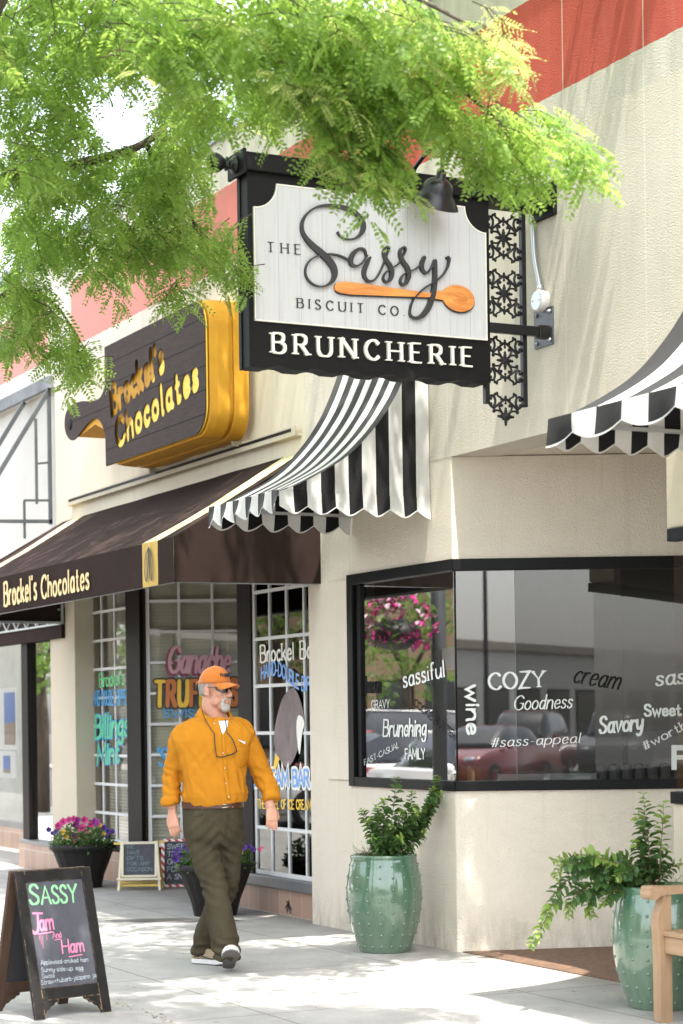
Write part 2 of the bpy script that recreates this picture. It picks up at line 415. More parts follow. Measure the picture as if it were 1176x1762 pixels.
mb = MB(); mb.box((-60, -4.8, -.4), (40, 4.5, 0)); sw = mb.build('sidewalk', M_CONC); tag(sw, kind='structure')
mb = MB(); mb.box((-60, -5.0, -.4), (40, -4.803, .0)); tag(mb.build('kerb', M_KERB, bevel=.02), kind='structure')
mb = MB(); mb.box((-300, -300, -.6), (300, 300, -.14)); tag(mb.build('road', M_ASPH), kind='structure')
mb = MB(); mb.box((-60, -19, -.3), (60, -16, 0)); tag(mb.build('far_sidewalk', M_CONC), kind='structure')
mb = MB()
for i in range(-9, 9): mb.box((i*2.9, -15.9, -.14), (i*2.9+.1, -10.9, -.135))
M_WPAINT = mat('road paint', (.75, .74, .7), .7, var=.1, vs=20)
tag(mb.build('parking_markings', M_WPAINT), kind='structure')
def herring(N, geo, cc, b):
    t = N.new('TexBrick'); t.inputs['Scale'].default_value = 9; t.inputs['Mortar Size'].default_value = .012
    t.inputs['Color1'].default_value = (.17, .09, .05, 1); t.inputs['Color2'].default_value = (.1, .06, .042, 1); t.inputs['Mortar'].default_value = (.06, .045, .035, 1)
    N.link(N.mapping(geo, rot=(0, 0, .78)), t.inputs['Vector']); return t.outputs['Color']
M_TILEFLOOR = mat('entry paver brown', (.2, .1, .05), .7, extra=herring, bump=.15, bs=60)
mb = MB(); mb.add([(0, .045, .004), (2.36, .045, .004), (2.5, 2.2, .06), (1.1, 2.2, .06)], [(0, 1, 2, 3)]); mb.box((.06, .02, -.01), (2.3, .045, .006))
tag(mb.build('entry_floor', M_TILEFLOOR), kind='structure')
mb = MB(); mb.add([(-8.0, .5, .004), (-2.2, .35, .004), (-2.2, 2.4, .004), (-6, 2.4, .004)], [(0, 1, 2, 3)])
tag(mb.build('shop_entry_floor', M_TILEFLOOR), kind='structure')
M_WET = mat('damp concrete', (.07, .066, .06), .3, col2=(.2, .19, .175), vs=7, spec=.5)
mb = MB(); R1 = []; R2 = []
for i in range(25):
    t = i / 24; x = -3.2 + .62 * t; w = .16 * (1 - abs(2*t-1)**2) + .05 * mnoise.noise((t*7, 2, 1)); y = -1.25 + .92 * t
    R1.append((x - w, y + w*.5, .003)); R2.append((x + w*.6, y - w*.4, .003))
mb.grid([R1, R2]); tag(mb.build('damp_patch', M_WET), kind='structure')
mb = MB(); rr = random.Random(5)
for i in range(90):
    if i < 45: t = rr.random(); x, y = .895 + t * 1.0 + rr.gauss(0, .025), -2.685 - .031 * t + rr.gauss(0, .02)
    else: x, y = rr.uniform(-2.5, 3), rr.uniform(-3.2, -.1)
    a = rr.uniform(0, 6.3); l = rr.uniform(.004, .013); c_, s_ = math.cos(a), math.sin(a)
    mb.add([(x-l*c_, y-l*s_, .003), (x+l*.4*s_, y-l*.4*c_, .006), (x+l*c_, y+l*s_, .004), (x-l*.4*s_, y+l*.4*c_, .006)], [(0, 1, 2, 3)], i % 2)
tag(mb.build('leaf_litter', [mat('dry leaf', (.35, .24, .08), .8), mat('dead leaf brown', (.16, .1, .05), .8)], fix=False), kind='stuff')

# ------------------------------------------------------------------ the stucco building and its chocolate shop front
def bands(N, geo, cc, b):
    sx = N.new('SeparateXYZ'); N.link(N.new('NewGeometry').outputs['Position'], sx.inputs[0]); x, z = sx.outputs[0], sx.outputs[2]
    zz = N.math('ADD', z, N.math('MULTIPLY', N.math('SUBTRACT', N.noise(geo, 14, 2), .5), .018))
    white = N.mix(N.ramp(N.noise(N.mapping(geo, (3, 3, .35)), 2.2, 5), .35, .75), (.60, .56, .49), (.45, .42, .37))
    fade_haze = N.ramp(x, -1.5, -4.5)  # red pales leftwards: faded paint, with haze put into the colour
    red = N.mix(fade_haze, N.mix(N.ramp(N.noise(N.mapping(geo, (2.5, 2.5, .3)), 2.5, 5), .3, .75), (.50, .098, .072), (.42, .083, .062)), (.55, .22, .19))
    iw = N.math('GREATER_THAN', zz, 4.945); ir = N.math('MULTIPLY', N.math('GREATER_THAN', zz, 5.16), N.math('LESS_THAN', zz, 5.80))
    ir = N.math('MULTIPLY', ir, N.math('SUBTRACT', 1., N.math('MULTIPLY', N.math('GREATER_THAN', x, -8.05), N.math('LESS_THAN', x, -7.33))))
    return N.mix(ir, N.mix(iw, cc, white), red)
def joints(N, geo, cc, b):
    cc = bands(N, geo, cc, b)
    sx = N.new('SeparateXYZ'); N.link(N.new('NewGeometry').outputs['Position'], sx.inputs[0]); x, z = sx.outputs[0], sx.outputs[2]
    j = None
    for xv in (2.18, 1.38, -.02):
        d = N.math('LESS_THAN', N.math('ABSOLUTE', N.math('SUBTRACT', x, xv)), .006); j = d if j is None else N.math('MAXIMUM', j, d)
    cc = N.mix(N.math('MULTIPLY', j, .45), cc, (.72, .68, .58))
    dirt = N.math('MULTIPLY', N.ramp(N.noise(N.mapping(geo, (5, 5, .5)), 1.6, 6, .7), .52, .8), .35)
    return N.mix(dirt, cc, (.3, .25, .18))
def grime(N, geo, cc, b):
    sx = N.new('SeparateXYZ'); N.link(geo, sx.inputs[0]); n = N.noise(N.mapping(geo, (4, 4, 1.2)), 2.2, 6, .7)
    base = N.math('MULTIPLY', N.ramp(sx.outputs[2], .32, .0), N.ramp(n, .42, .62)); drip = N.math('MULTIPLY', N.ramp(N.noise(N.mapping(geo, (11, 11, .25)), 1.5, 5, .7), .56, .76), .32)
    cc = N.mix(drip, cc, (.36, .30, .21)); cc = N.mix(N.math('MULTIPLY', base, .55), cc, (.24, .2, .15)); return cc
M_STUC = mat('tan stucco', (.69, .625, .52), .92, var=.06, vs=1.3, bump=.9, bs=95, bkind='stucco', bdist=.008, spec=.15, extra=grime)
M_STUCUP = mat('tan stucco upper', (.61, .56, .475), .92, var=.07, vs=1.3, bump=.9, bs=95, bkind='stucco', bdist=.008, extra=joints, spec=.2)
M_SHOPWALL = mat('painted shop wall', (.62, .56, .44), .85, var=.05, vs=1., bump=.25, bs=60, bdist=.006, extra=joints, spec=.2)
M_CREAM = mat('cream stucco', (.52, .465, .36), .9, var=.05, vs=1.5, bump=.4, bs=70, bdist=.006, spec=.2)
M_BLK = mat('black window frame', (.006, .006, .0065), .4, var=.1, bump=.08, bs=90, spec=.14)
M_BRZ = mat('dark bronze frame', (.012, .009, .0075), .5, var=.15, spec=.12)
M_COP = mat('grey metal coping', (.3, .32, .34), .45, metal=.5, var=.1)
M_GLASS = glass('window glass', (.86, .88, .86), 4.2)
M_GLASSE = glass('entry glass', (.86, .88, .86), 4.2)
M_GLASSB = glass('shop glass', (.94, .95, .93), 1.7); M_GLASSN = glass('clear glass', (.94, .95, .93), .8)
M_INT = mat('interior wall grey', (.2, .19, .175), .8, var=.1)
M_INTD = mat('interior dark', (.06, .055, .05), .8, var=.2)
M_WHITEV = mat('white vinyl', (.60, .62, .59), .5, var=.02)
M_BLKV = mat('black vinyl', (.012, .012, .012), .7, spec=.1)
eB = np.array((.47, .8827, 0)); nB = np.array((.8827, -.47, 0)); cB = np.array((.02, 0, 0))
bld = thing('corner_building', 'tan stucco corner shop building with a red painted stripe under its roof edge', 'building', (0, 0, 0))
mb = MB()
mb.box((-2.12, 0, -.1), (-1.44, .2, 3.191)); mb.box((-1.44, 0, -.1), (.02, .2, 1.04)); mb.box((-1.44, 0, 2.52), (.02, .2, 3.191))
mb.box((-1.80, -.018, 1.075), (-1.462, 0.0, 2.5))
mb.build('front_wall', M_STUC, bld, bevel=.006)
mb = MB(); mb.box((-2.12, -.001, 3.19), (9, .3, 6.2)); mb.build('upper_wall', M_STUCUP, bld)
mb = MB(); mb.box((-7.86, .0, 2.85), (-2.1205, .25, 6.2)); mb.build('shop_wall', M_SHOPWALL, bld)
mb = MB(); mb.box((-7.87, -.03, 6.2), (9, .34, 6.31)); mb.build('roof_coping', M_COP, bld)
mb = MB(); mb.box((-7.8, .3, 3.195), (9, 6, 3.4)); mb.box((-7.8, 5.9, 0), (9, 6.1, 6)); mb.build('soffit', M_STUC, bld)
def bpt(t, d, z): return cB + eB * t + nB * d + np.array((0, 0, z))
def bbox(mb, t0, t1, d0, d1, z0, z1, mi=0):
    return mb.obox(bpt((t0+t1)/2, (d0+d1)/2, (z0+z1)/2), eB*(t1-t0)/2, nB*(d1-d0)/2, (0, 0, (z1-z0)/2), mi)
mb = MB(); bbox(mb, 0, 2.3, -.18, 0, -.1, 1.041); mb.build('entry_wall', M_STUC, bld, bevel=.006)
mb = MB(); bbox(mb, 0, 2.3, -.18, 0, 2.521, 3.19); mb.build('entry_wall', M_STUC, bld, bevel=.006)
mb = MB(); mb.box((2.335, 0, 2.51), (9, .2, 3.19)); mb.box((2.36, 0, -.1), (9, .2, 1.03)); mb.build('pier', M_CREAM, bld, bevel=.008)
# corner display window: left pane on the street front, right pane on the entry splay
win = MB().box((-1.455, -.022, 1.035), (-1.37, .06, 2.53)).box((-1.37, -.02, 2.455), (.035, .06, 2.53)).box((-1.37, -.02, 1.035), (.035, .06, 1.10)).box((-1.345, .0, 1.1), (-1.29, .05, 2.455))
bbox(win, .0, 2.2, -.06, .02, 2.455, 2.53); bbox(win, .0, 2.2, -.06, .02, 1.035, 1.10)
win = win.build('window', M_BLK, bld, bevel=.004)
mb = MB(); mb.add([(-1.29, .02, 1.1), (.02, .02, 1.1), (.02, .02, 2.455), (-1.29, .02, 2.455)], [(0, 1, 2, 3)]); mb.build('pane', M_GLASS, win, fix=False)
mb = MB(); mb.add([bpt(.004, -.02, 1.1), bpt(.398, -.02, 1.1), bpt(.398, -.02, 2.455), bpt(.004, -.02, 2.455)], [(0, 1, 2, 3)]); mb.build('pane', M_GLASSE, win, fix=False)
mb = MB(); mb.add([bpt(.401, -.021, 1.1), bpt(2.2, -.021, 1.1), bpt(2.2, -.021, 2.455), bpt(.401, -.021, 2.455)], [(0, 1, 2, 3)]); mb.build('pane', glass('smoked entry glass', (.8, .82, .8), 2.4), win, fix=False)
mb = MB(); bbox(mb, .398, .401, -.028, -.016, 1.1, 2.455); mb.build('glass_joint', mat('green glass edge', (.1, .16, .13), .3), win)
mb = MB(); mb.box((.012, .012, 1.1), (.022, .022, 2.455)); mb.build('glass_joint', M_BLK, win)
pA, nA = (0, .017, 0), (0, 1, 0); pB = bpt(0, -.017, 0); VW = lambda s, l, r, h, st='sans', m=None, p=None, **k: letter('lettering', win, *(p or (pB, nB)), s, l, r, h, st, m or M_WHITEV, z=.001, dz=.00004, **k)
A_ = (pA, nA)
VW('COZY', (842, 1187), (938, 1182), 28, 'roman'); VW('Goodness', (884, 1222), (984, 1218), 24, 'script'); VW('cream', (986, 1174), (1064, 1187), 34, 'ital', M_BLKV)
VW('wine', (803, 1180), (803, 1260), 26, 'bold', track=.14) if False else None
fr_ = (onP(803, 1180, pB, nB), np.array((0, 0, -1.)), eB, nB); mb = MB(); text(mb, 'wine', fr_, .31, .085, 'bold', z=.001, dz=.00004); mb.build('lettering', M_WHITEV, win, fix=False)
VW('#sass-appeal', (845, 1286), (998, 1278), 17, 'ital'); VW('Savory', (1032, 1262), (1106, 1256), 28, 'brush'); VW('sassy', (1130, 1180), (1215, 1172), 26, 'brush')
VW('Sweet', (1110, 1232), (1172, 1231), 19, 'bold'); VW('#worthit', (1110, 1291), (1200, 1244), 17, 'roman')
VW('sassiful', (695, 1183), (766, 1164), 28, 'romanb', None, A_); VW('bacon', (630, 1191), (655, 1191), 26, 'bold', M_BLKV, A_)
VW('GRAVY', (640, 1220), (671, 1218), 14, 'sans', None, A_); VW('Brunching', (660, 1267), (734, 1266), 28, 'brush', None, A_)
VW('FAMILY', (698, 1306), (732, 1306), 17, 'narrow', None, A_); VW('COOKIE BUTTER', (712, 1214), (783, 1274), 14, 'sans', M_BLKV, A_)
VW('FAST-CASUAL', (628, 1317), (688, 1286), 10, 'romanb', None, A_)
mb = MB(); fr_, L = frame_on(pB, nB, (1156, 1325), (1176, 1325)); 
for (a, b, c_, d) in ((0, .034, 0, .16), (.034, .11, .125, .16), (.034, .09, .065, .095)): ribbon(mb, [((a+b)/2, c_), ((a+b)/2, d)], (b-a)/2, fr_, None, .001, caps=False)
mb.build('lettering', M_WHITEV, win, fix=False)
# right-hand window beyond the entry
win2 = MB().box((2.362, -.02, 2.44), (9, .05, 2.508)).box((2.362, -.02, 1.03), (9, .05, 1.095)).build('window', M_BLK, bld, bevel=.004)
mb = MB(); mb.add([(2.37, .02, 1.095), (9, .02, 1.095), (9, .02, 2.44), (2.37, .02, 2.44)], [(0, 1, 2, 3)]); mb.build('pane', M_GLASSN, win2, fix=False)
# restaurant interior
mb = MB(); mb.box((-1.9, 4.6, .0), (8, 4.7, 3.19)); mb.box((-1.98, .25, 0), (-1.9, 4.7, 3.19)); mb.box((-1.9, .25, -.005), (.05, 4.6, .012)); mb.box((2.4, .25, 0), (8, 4.6, .012)); mb.box((-1.9, .25, 2.86), (.1, 4.6, 2.9))
mb.build('interior_wall', M_INT, bld)
mb = MB()
bbox(mb, 1.16, 1.19, -.7, -.66, 1.1, 2.5); bbox(mb, 1.19, 2.2, -.68, -.66, 1.45, 2.5); bbox(mb, 1.16, 2.2, -.7, -.66, 1.40, 1.45)
mb.build('divider_screen', M_INTD, bld)
M_BOOTH = mat('grey booth vinyl', (.09, .085, .08), .5, bump=.2, bs=9, bstretch=(1, 1, .05))
bt = thing('booth_seat', 'dark grey channelled booth back seen through the entry window', 'seat', bpt(1.3, -.6, 0))
mb = MB()
for i in range(9): bbox(mb, .95+i*.085, 1.03+i*.085, -.55, -.45, .45, 1.19)
mb.build('backrest', M_BOOTH, bt, bevel=.03); mb = MB(); bbox(mb, .95, 1.75, -1.0, -.55, .012, .46); mb.build('seat', M_BOOTH, bt, bevel=.03)
M_OAK = mat('pale oak', (.42, .28, .14), .5, vstretch=(1, 1, 6), vs=5, bump=.1)
def chair(x, y, rz, label):
    t = thing('dining_chair', label, 'chair', (x, y, .012), rz, 'pale wooden chairs inside the window')
    MB().box((-.21, -.21, .43), (.21, .21, .46)).build('seat', M_OAK, t, local=True, bevel=.01)
    G = []
    for k in range(9):
        a = -1 + k / 4; G.append([(a*.2, .2 + .05*(1-a*a), .72), (a*.2, .21 + .05*(1-a*a), 1.18 - .03*a*a), (a*.2, .235 + .05*(1-a*a), 1.18 - .03*a*a), (a*.2, .225+.05*(1-a*a), .72)])
    mb = MB().loft(G, smooth=False); mb.build('backrest', M_OAK, t, local=True, bevel=.006)
    for i in (-1, 1):
        for j in (-1, 1): MB().bar((i*.19, j*.19, 0), (i*.18, j*.18, .72 if j > 0 else .43), .032).build('leg', M_OAK, t, local=True)
    return t
chair(-.55, .62, 2.4, 'pale wooden chair showing behind the word FAMILY'); chair(-.12, .5, 2.5, 'pale wooden chair close behind the corner of the glass')
mb = MB(); bbox(mb, .3, .95, -.9, -.4, .98, 1.13); 
tt = thing('serving_counter', 'grey serving counter low behind the hashtag lettering', 'counter', bpt(.6, -.65, 0)); mb.build('top', mat('grey counter', (.3, .3, .28), .4), tt); mb = MB(); bbox(mb, .35, .9, -.85, -.45, .012, .98); mb.build('base', M_INTD, tt)

# chocolate shop front -------------------------------------------------
M_GRID = mat('white muntin', (.62, .63, .62), .5, var=.05)
M_TILE = None
def tilegrid(N, geo, cc, b):
    t = N.new('TexBrick'); t.offset = 0; t.inputs['Scale'].default_value = 1; t.inputs['Mortar Size'].default_value = .004; t.inputs['Brick Width'].default_value = .2; t.inputs['Row Height'].default_value = .2
    t.inputs['Color1'].default_value = (.36, .235, .17, 1); t.inputs['Color2'].default_value = (.30, .195, .14, 1); t.inputs['Mortar'].default_value = (.42, .38, .33, 1)
    sx = N.new('SeparateXYZ'); N.link(geo, sx.inputs[0]); cx = N.new('CombineXYZ')
    N.link(N.math('ADD', sx.outputs[0], N.math('MULTIPLY', sx.outputs[1], 1.05)), cx.inputs[0]); N.link(sx.outputs[2], cx.inputs[1]); N.link(cx.outputs[0], t.inputs['Vector'])
    return N.mix(.35, t.outputs['Color'], cc, 'MULTIPLY') if False else t.outputs['Color']
M_TILE = mat('terracotta wall tile', (.34, .21, .14), .4, extra=tilegrid, spec=.4)
M_BLIND = mat('beige blind slat', (.86, .83, .68), .6, var=.03)
M_SILL = mat('grey metal sill', (.2, .2, .2), .4, metal=.4)
mb = MB(); mb.box((-8.1, 0, .28), (-7.36, .25, 2.86)); mb.build('pillar', M_CREAM, bld, bevel=.006)
MB().box((-8.1, -.02, -.05), (-7.36, .25, .28)).build('tile_base', M_TILE, bld); b3_ = MB().box((-7.36, .15, -.05), (-6.0, .35, .28)).build('tile_base', M_TILE, bld); mb = MB(); mb.box((-3.66, .1, -.05), (-2.12, .3, .2))
PW = onY(250, 1300, .2); PW[2] = 0
eC = np.array((SN, CS, 0)); nC = np.array((CS, -SN, 0))
def cpt(t, d, z): return PW + eC*t + nC*d + np.array((0, 0, z))
def cbox(mb, t0, t1, d0, d1, z0, z1, mi=0): return mb.obox(cpt((t0+t1)/2, (d0+d1)/2, (z0+z1)/2), eC*(t1-t0)/2, nC*(d1-d0)/2, (0, 0, (z1-z0)/2), mi)
b2_ = MB(); cbox(b2_, 0.02, 1.6, -.15, .02, -.05, .279); b2_.build('tile_base', M_TILE, bld)
mb.build('tile_base', M_TILE, bld)
def shopwin(kind, x0, x1, y, z0, z1, cols, rows, edges=(.09, .09), reach=0):
    """Framed window with a white grid, its pane and a slatted blind; kind 'front' lies along the street, 'splay' along the entry."""
    if kind == 'front':
        B = lambda mb, a, b, d0, d1, c, d, mi=0: mb.box((a, y - d1, c), (b, y - d0, d), mi)
        P = lambda a, d, z: np.array((a, y - d, z))
    else: B = lambda mb, a, b, d0, d1, c, d, mi=0: cbox(mb, a, b, d0, d1, c, d, mi); P = cpt
    mb = MB(); B(mb, x0 - edges[0], x0, -.05, .03, z0 - .06, z1 + .1); B(mb, x1, x1 + edges[1], -.05, .03, z0 - .06, z1 + .1); B(mb, x0, x1, -.05, .028, z0 - .06, z0); B(mb, x0, x1, -.05, .028, z1, z1 + .1)
    w = mb.build('window', M_BRZ, bld, bevel=.004)
    mb = MB()
    B(mb, x0, x0+.035, -.012, .012, z0, z1); B(mb, x1-.035, x1, -.012, .012, z0, z1); B(mb, x0+.035, x1-.035, -.012, .012, z0, z0+.035)
    for i in range(1, cols): a = x0 + (x1-x0)*i/cols; B(mb, a-.012, a+.012, -.011, .011, z0, z1)
    for i in range(1, rows): a = z0 + (z1-z0)*i/rows; B(mb, x0+.03, x1-.03, -.0115, .0115, a-.013, a+.013)
    mb.build('muntin_grid', M_GRID, w)
    mb = MB(); mb.add([P(x0, .0, z0), P(x1, .0, z0), P(x1, .0, z1), P(x0, .0, z1)], [(0, 1, 2, 3)]); mb.build('pane', M_GLASSB, w, fix=False)
    return w, B, P
def blind(w, P, a, b, z0, z1, d=-.09, step=.032):
    mb = MB(); z = z0
    while z < z1:
        mb.add([P(a, d-.018, z), P(b, d-.018, z), P(b, d, z+step*.93), P(a, d, z+step*.93)], [(0, 1, 2, 3)]); z += step
    for k in (.15, .5, .85): x = a + (b-a)*k; mb.add([P(x-.004, d+.004, z0), P(x+.004, d+.004, z0), P(x+.004, d+.004, z1), P(x-.004, d+.004, z1)], [(0, 1, 2, 3)])
    mb.build('blind', M_BLIND, w, fix=False)
W1, B1, P1 = shopwin('front', -7.46, -6.45, .2, .36, 2.78, 3, 9, (.42, .0)) if False else shopwin('front', onY(157,1300,.2)[0], onY(224,1300,.2)[0], .2, .36, 2.86, 3, 9, (.52, .36))
blind(W1, P1, onY(172,1300,.2)[0], -6.42, .38, 2.84)
W2, B2, P2 = shopwin('splay', .02, 1.55, 0, .36, 2.9, 5, 9, (.02, .05))
blind(W2, P2, .03, 1.5, .38, 2.88)
xr0 = onY(440,1300,.12)[0]
W3, B3, P3 = shopwin('front', xr0, -2.12, .12, .29, 2.9, 4, 7, (.27, .0))
mb = MB(); mb.box((-3.64, .06, .2), (-2.121, .14, .29)); mb.build('sill', M_SILL, W3, bevel=.01)
mb = MB(); mb.box((xr0-.27, .15, .2), (xr0-.2, 1.3, 2.9)); mb.build('side_frame', M_BRZ, W3)
mb = MB(); mb.box((-8, 3.0, 0), (-2.0, 3.1, 3.2)); mb.box((-8, .25, 2.92), (-2.13, 3, 3.0)); mb.box((-2.13, .25, 0), (-2.06, 3, 3.1)); mb.box((-8.05, .3, 0), (-7.97, 3, 3.1))
mb.build('shop_interior', mat('shop interior', (.4, .36, .3), .8), bld)
def pl(col, name): return mat(name, srgb(*col), .5, var=.03)
p1 = ((0, .185, 0), (0, 1, 0)); p2 = (cpt(0, .015, 0), nC); p3 = ((0, .105, 0), (0, 1, 0))
def SL(w, p, s, l, r, h, st, m, z=.002, **k): return letter('lettering', w, *p, s, l, r, h, st, m, z=z, dz=.00005, **k)
GRN = pl((95, 195, 125), 'green window paint'); BLU = pl((60, 150, 205), 'blue window paint')
SL(W1, p1, "Brockel's", (172, 1183), (214, 1177), 24, 'deco', GRN); SL(W1, p1, 'HAND DOUBLE DIPPED', (157, 1214), (222, 1212), 24, 'narrow', BLU, track=.2)
for g, m, z in ((.012, BLU, .0015), (0, GRN, .0035)):
    SL(W1, p1, 'Billings', (164, 1271), (222, 1265), 38, 'brush', m, z=z, grow=g); SL(W1, p1, 'Mint', (168, 1315), (205, 1311), 34, 'brush', m, z=z, grow=g)
PNK = pl((196, 150, 160), 'pale pink paint'); MRN = pl((120, 45, 75), 'maroon paint'); YEL = pl((228, 185, 40), 'yellow paint'); BRN = pl((190, 105, 35), 'caramel paint'); BLP = pl((18, 16, 16), 'black paint')
SL(W2, p2, 'Ganache', (286, 1160), (392, 1160), 44, 'hand', MRN, z=.0015, grow=.007); SL(W2, p2, 'Ganache', (289, 1157), (395, 1157), 44, 'hand', PNK, z=.004)
SL(W2, p2, 'TRUFFLES', (268, 1215), (408, 1212), 42, 'fat', [BLP], z=.005, grow=.015, track=.34); SL(W2, p2, 'TRUFFLES', (268, 1215), (408, 1212), 42, 'fat', [YEL, BRN], z=.0075, mis=[0, 1, 0, 1, 0, 1, 0, 1], track=.34)
SL(W2, p2, 'SWISS', (281, 1234), (350, 1234), 13, 'bold', BLU); SL(W2, p2, "'Shop", (268, 1318), (330, 1318), 30, 'brush', BLU)
WHP = pl((225, 225, 215), 'white window paint'); BL2 = pl((110, 155, 215), 'sky blue paint'); CHO = mat('chocolate paint', (.09, .06, .06), .5, col2=(.2, .15, .15), vs=14, vstretch=(1, 1, .3))
SL(W3, p3, 'Brockel Bar', (449, 1140), (546, 1131), 29, 'deco', WHP)
SL(W3, p3, 'HAND-DOUBLE DIPPED', (450, 1175), (552, 1184), 22, 'narrow', BL2, wave=lambda t: .05*math.sin(t*6.3) + .02)
for g, m, z in ((.02, WHP, .002), (0, BL2, .005)): SL(W3, p3, 'ICE CREAM BAR', (425, 1352), (533, 1353), 26, 'bold', m, z=z, grow=g)
SL(W3, p3, 'THE JEWEL OF ICE CREAM', (444, 1391), (536, 1393), 15, 'narrow', YEL)
def decal(w, p, px, m, z):
    mb = MB(); n = np.array(p[1], float); n = n / np.linalg.norm(n); n = n if np.dot(n, CAM) > 0 or True else n
    if np.dot(n, CAM - np.array(p[0])) < 0: n = -n
    V = [onP(*q, *p) + n*z for q in px]; mb.add(V, [tuple(range(len(V)))]); mb.build('painted_bar', m, w, fix=False)
bar = catmull([(503, 1184), (488, 1200), (477, 1235), (472, 1270), (476, 1295), (488, 1316), (495, 1320), (504, 1312), (513, 1290), (521, 1262), (524, 1235), (518, 1207), (511, 1190)], 5, True)
decal(W3, p3, bar, CHO, .0025); decal(W3, p3, catmull([(514, 1232), (511, 1250), (513, 1280), (516, 1298), (518, 1290), (521, 1262), (525, 1245), (521, 1234)], 4, True), WHP, .004)
decal(W3, p3, [(475, 1296), (482, 1306), (474, 1328), (468, 1340)], YEL, .003)
# small lizard-like mark on the tile base
mb = MB(); fr_, L = frame_on((0, .098, 0), (0, 1, 0), (492, 1562), (505, 1566))
for q in ([(0, 0), (.05, .03), (.1, .0)], [(.02, .05), (.05, .03), (.03, -.03)], [(.06, .06), (.06, .02), (.09, -.03)]): ribbon(mb, catmull(q, 4), .008, fr_, None, .003)
mb.build('tile_mark', BLP, bld, fix=False)
mb = MB(); mb.box((-7.36, -.06, 3.62), (-2.19, -.001, 3.635)); mb.box((-7.36, -.06, 3.635), (-2.19, -.05, 3.69)); mb.box((-7.3, -.064, 3.655), (-2.25, -.0605, 3.678), 1)
mb.build('wall_rail', [M_CREAM, M_BRZ], bld)
# conduit, box and the sign's wall plate
M_GALV = mat('galvanised conduit', (.5, .52, .54), .35, metal=.6, var=.06)
cd = thing('electrical_conduit', 'grey conduit bending down to a round junction box beside the hanging sign', 'conduit', (1.1, 0, 4.3))
pp = [np.array((1.06, -.02, 4.56)), np.array((1.065, -.02, 4.4)), np.array((1.08, -.02, 4.24)), np.array((1.12, -.02, 4.1)), np.array((1.135, -.02, 4.05))]
mb = MB(); mb.tube(catmull(pp, 6), .013, 10); mb.lathe([(.02, 0), (.02, .03)], (1.135, -.02, 4.035), 10, closed=True); mb.build('pipe', M_GALV, cd)
mb = MB(); mb.lathe([(.062, 0), (.062, .05), (.058, .056)], (1.15, 0, 3.97), 24, axis=(0, -1, 0), closed=True, smooth=False); mb.build('junction_box', mat('white box', (.72, .7, .66), .5), cd)
mb = MB(); mb.lathe([(.058, .0565), (.054, .06)], (1.15, 0, 3.97), 24, axis=(0, -1, 0), closed=True, smooth=False); mb.ball((1.185, -.062, 3.97), .005); mb.ball((1.115, -.062, 3.975), .005); mb.build('cover', M_GALV, cd)

# neighbouring building ---------------------------------------------------
nb = thing('neighbour_building', 'white painted building with a recessed shop window beyond the chocolate shop', 'building', (-8.2, 0, 0))
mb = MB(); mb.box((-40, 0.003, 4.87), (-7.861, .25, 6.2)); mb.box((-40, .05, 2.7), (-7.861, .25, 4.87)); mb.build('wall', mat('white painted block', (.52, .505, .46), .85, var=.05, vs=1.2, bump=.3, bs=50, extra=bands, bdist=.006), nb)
# wall stores object space at the building's own origin
mb = MB(); mb.box((-40, -.03, 6.2), (-7.871, .34, 6.31)); mb.build('roof_coping', M_COP, nb)
mb = MB(); mb.box((-40, -.05, 4.86), (-7.9, .003, 4.98)); mb.build('steel_lintel', mat('weathered steel', (.17, .18, .19), .6, var=.3, vs=6), nb)
mb = MB(); mb.box((-9.16, -.02, -.05), (-8.1, .15, .26)); mb.build('tile_base', M_TILE, nb)
nw = MB().box((-9.07, 0, .3), (-8.86, .1, 2.7)).box((-8.86, .0, 2.62), (-8.1, .1, 2.7)).box((-9.1, -.03, .26), (-8.1, .1, .3), 1).build('window', [M_BRZ, M_SILL], nb, bevel=.004)
mb = MB(); mb.add([(-8.86, .05, .3), (-8.1, .05, .3), (-8.1, .05, 2.62), (-8.86, .05, 2.62)], [(0, 1, 2, 3)]); mb.build('pane', M_GLASS, nw, fix=False)
mb = MB(); mb.box((-8.75, .6, 0), (-8.05, .7, 2.8)); mb.build('interior_wall', M_INT, nb)
nw2 = MB().box((-15, .86, 2.6), (-9.1, .94, 2.8)).box((-15, .86, .25), (-9.1, .94, .33)).box((-9.2, .1, .25), (-9.1, .94, 2.8)).build('window', M_SILL, nb)
mb = MB(); mb.add([(-15, .9, .33), (-9.2, .9, .33), (-9.2, .9, 2.6), (-15, .9, 2.6)], [(0, 1, 2, 3)]); mb.build('pane', M_GLASSN, nw2, fix=False)
mb = MB(); mb.box((-15, .86, -.05), (-9.1, 1.0, .25)); mb.build('tile_base', M_TILE, nb)
mb = MB(); mb.box((-15, 1.5, 0), (-9, 1.6, 2.8)); mb.build('display_backing', mat('pale grey display', (.42, .43, .4), .7), nb)
mb = MB()
for i in range(7):
    for j in range(2): mb.ball((-12.9 + i*.28, 1.49, 1.92 + j*.26), .13, 8, sc=(1, .3, 1))
mb.build('quilted_panel', mat('quilted grey', (.5, .48, .44), .5), nb)
def photo_mat(nm):
    def ex(N, geo, cc, b):
        sx = N.new('SeparateXYZ'); N.link(geo, sx.inputs[0]); f = N.math('ADD', sx.outputs[2], N.math('MULTIPLY', N.noise(geo, 9, 4), .2))
        return N.mix(N.ramp(f, .04, .05), N.mix(N.noise(geo, 30, 3), (.5, .33, .16), (.12, .1, .12)), (.07, .17, .5))
    return mat(nm, (.1, .2, .5), .4, extra=ex)
M_PAPER = mat('poster white', (.8, .8, .78), .6, var=.02); M_PH = photo_mat('poster photo')
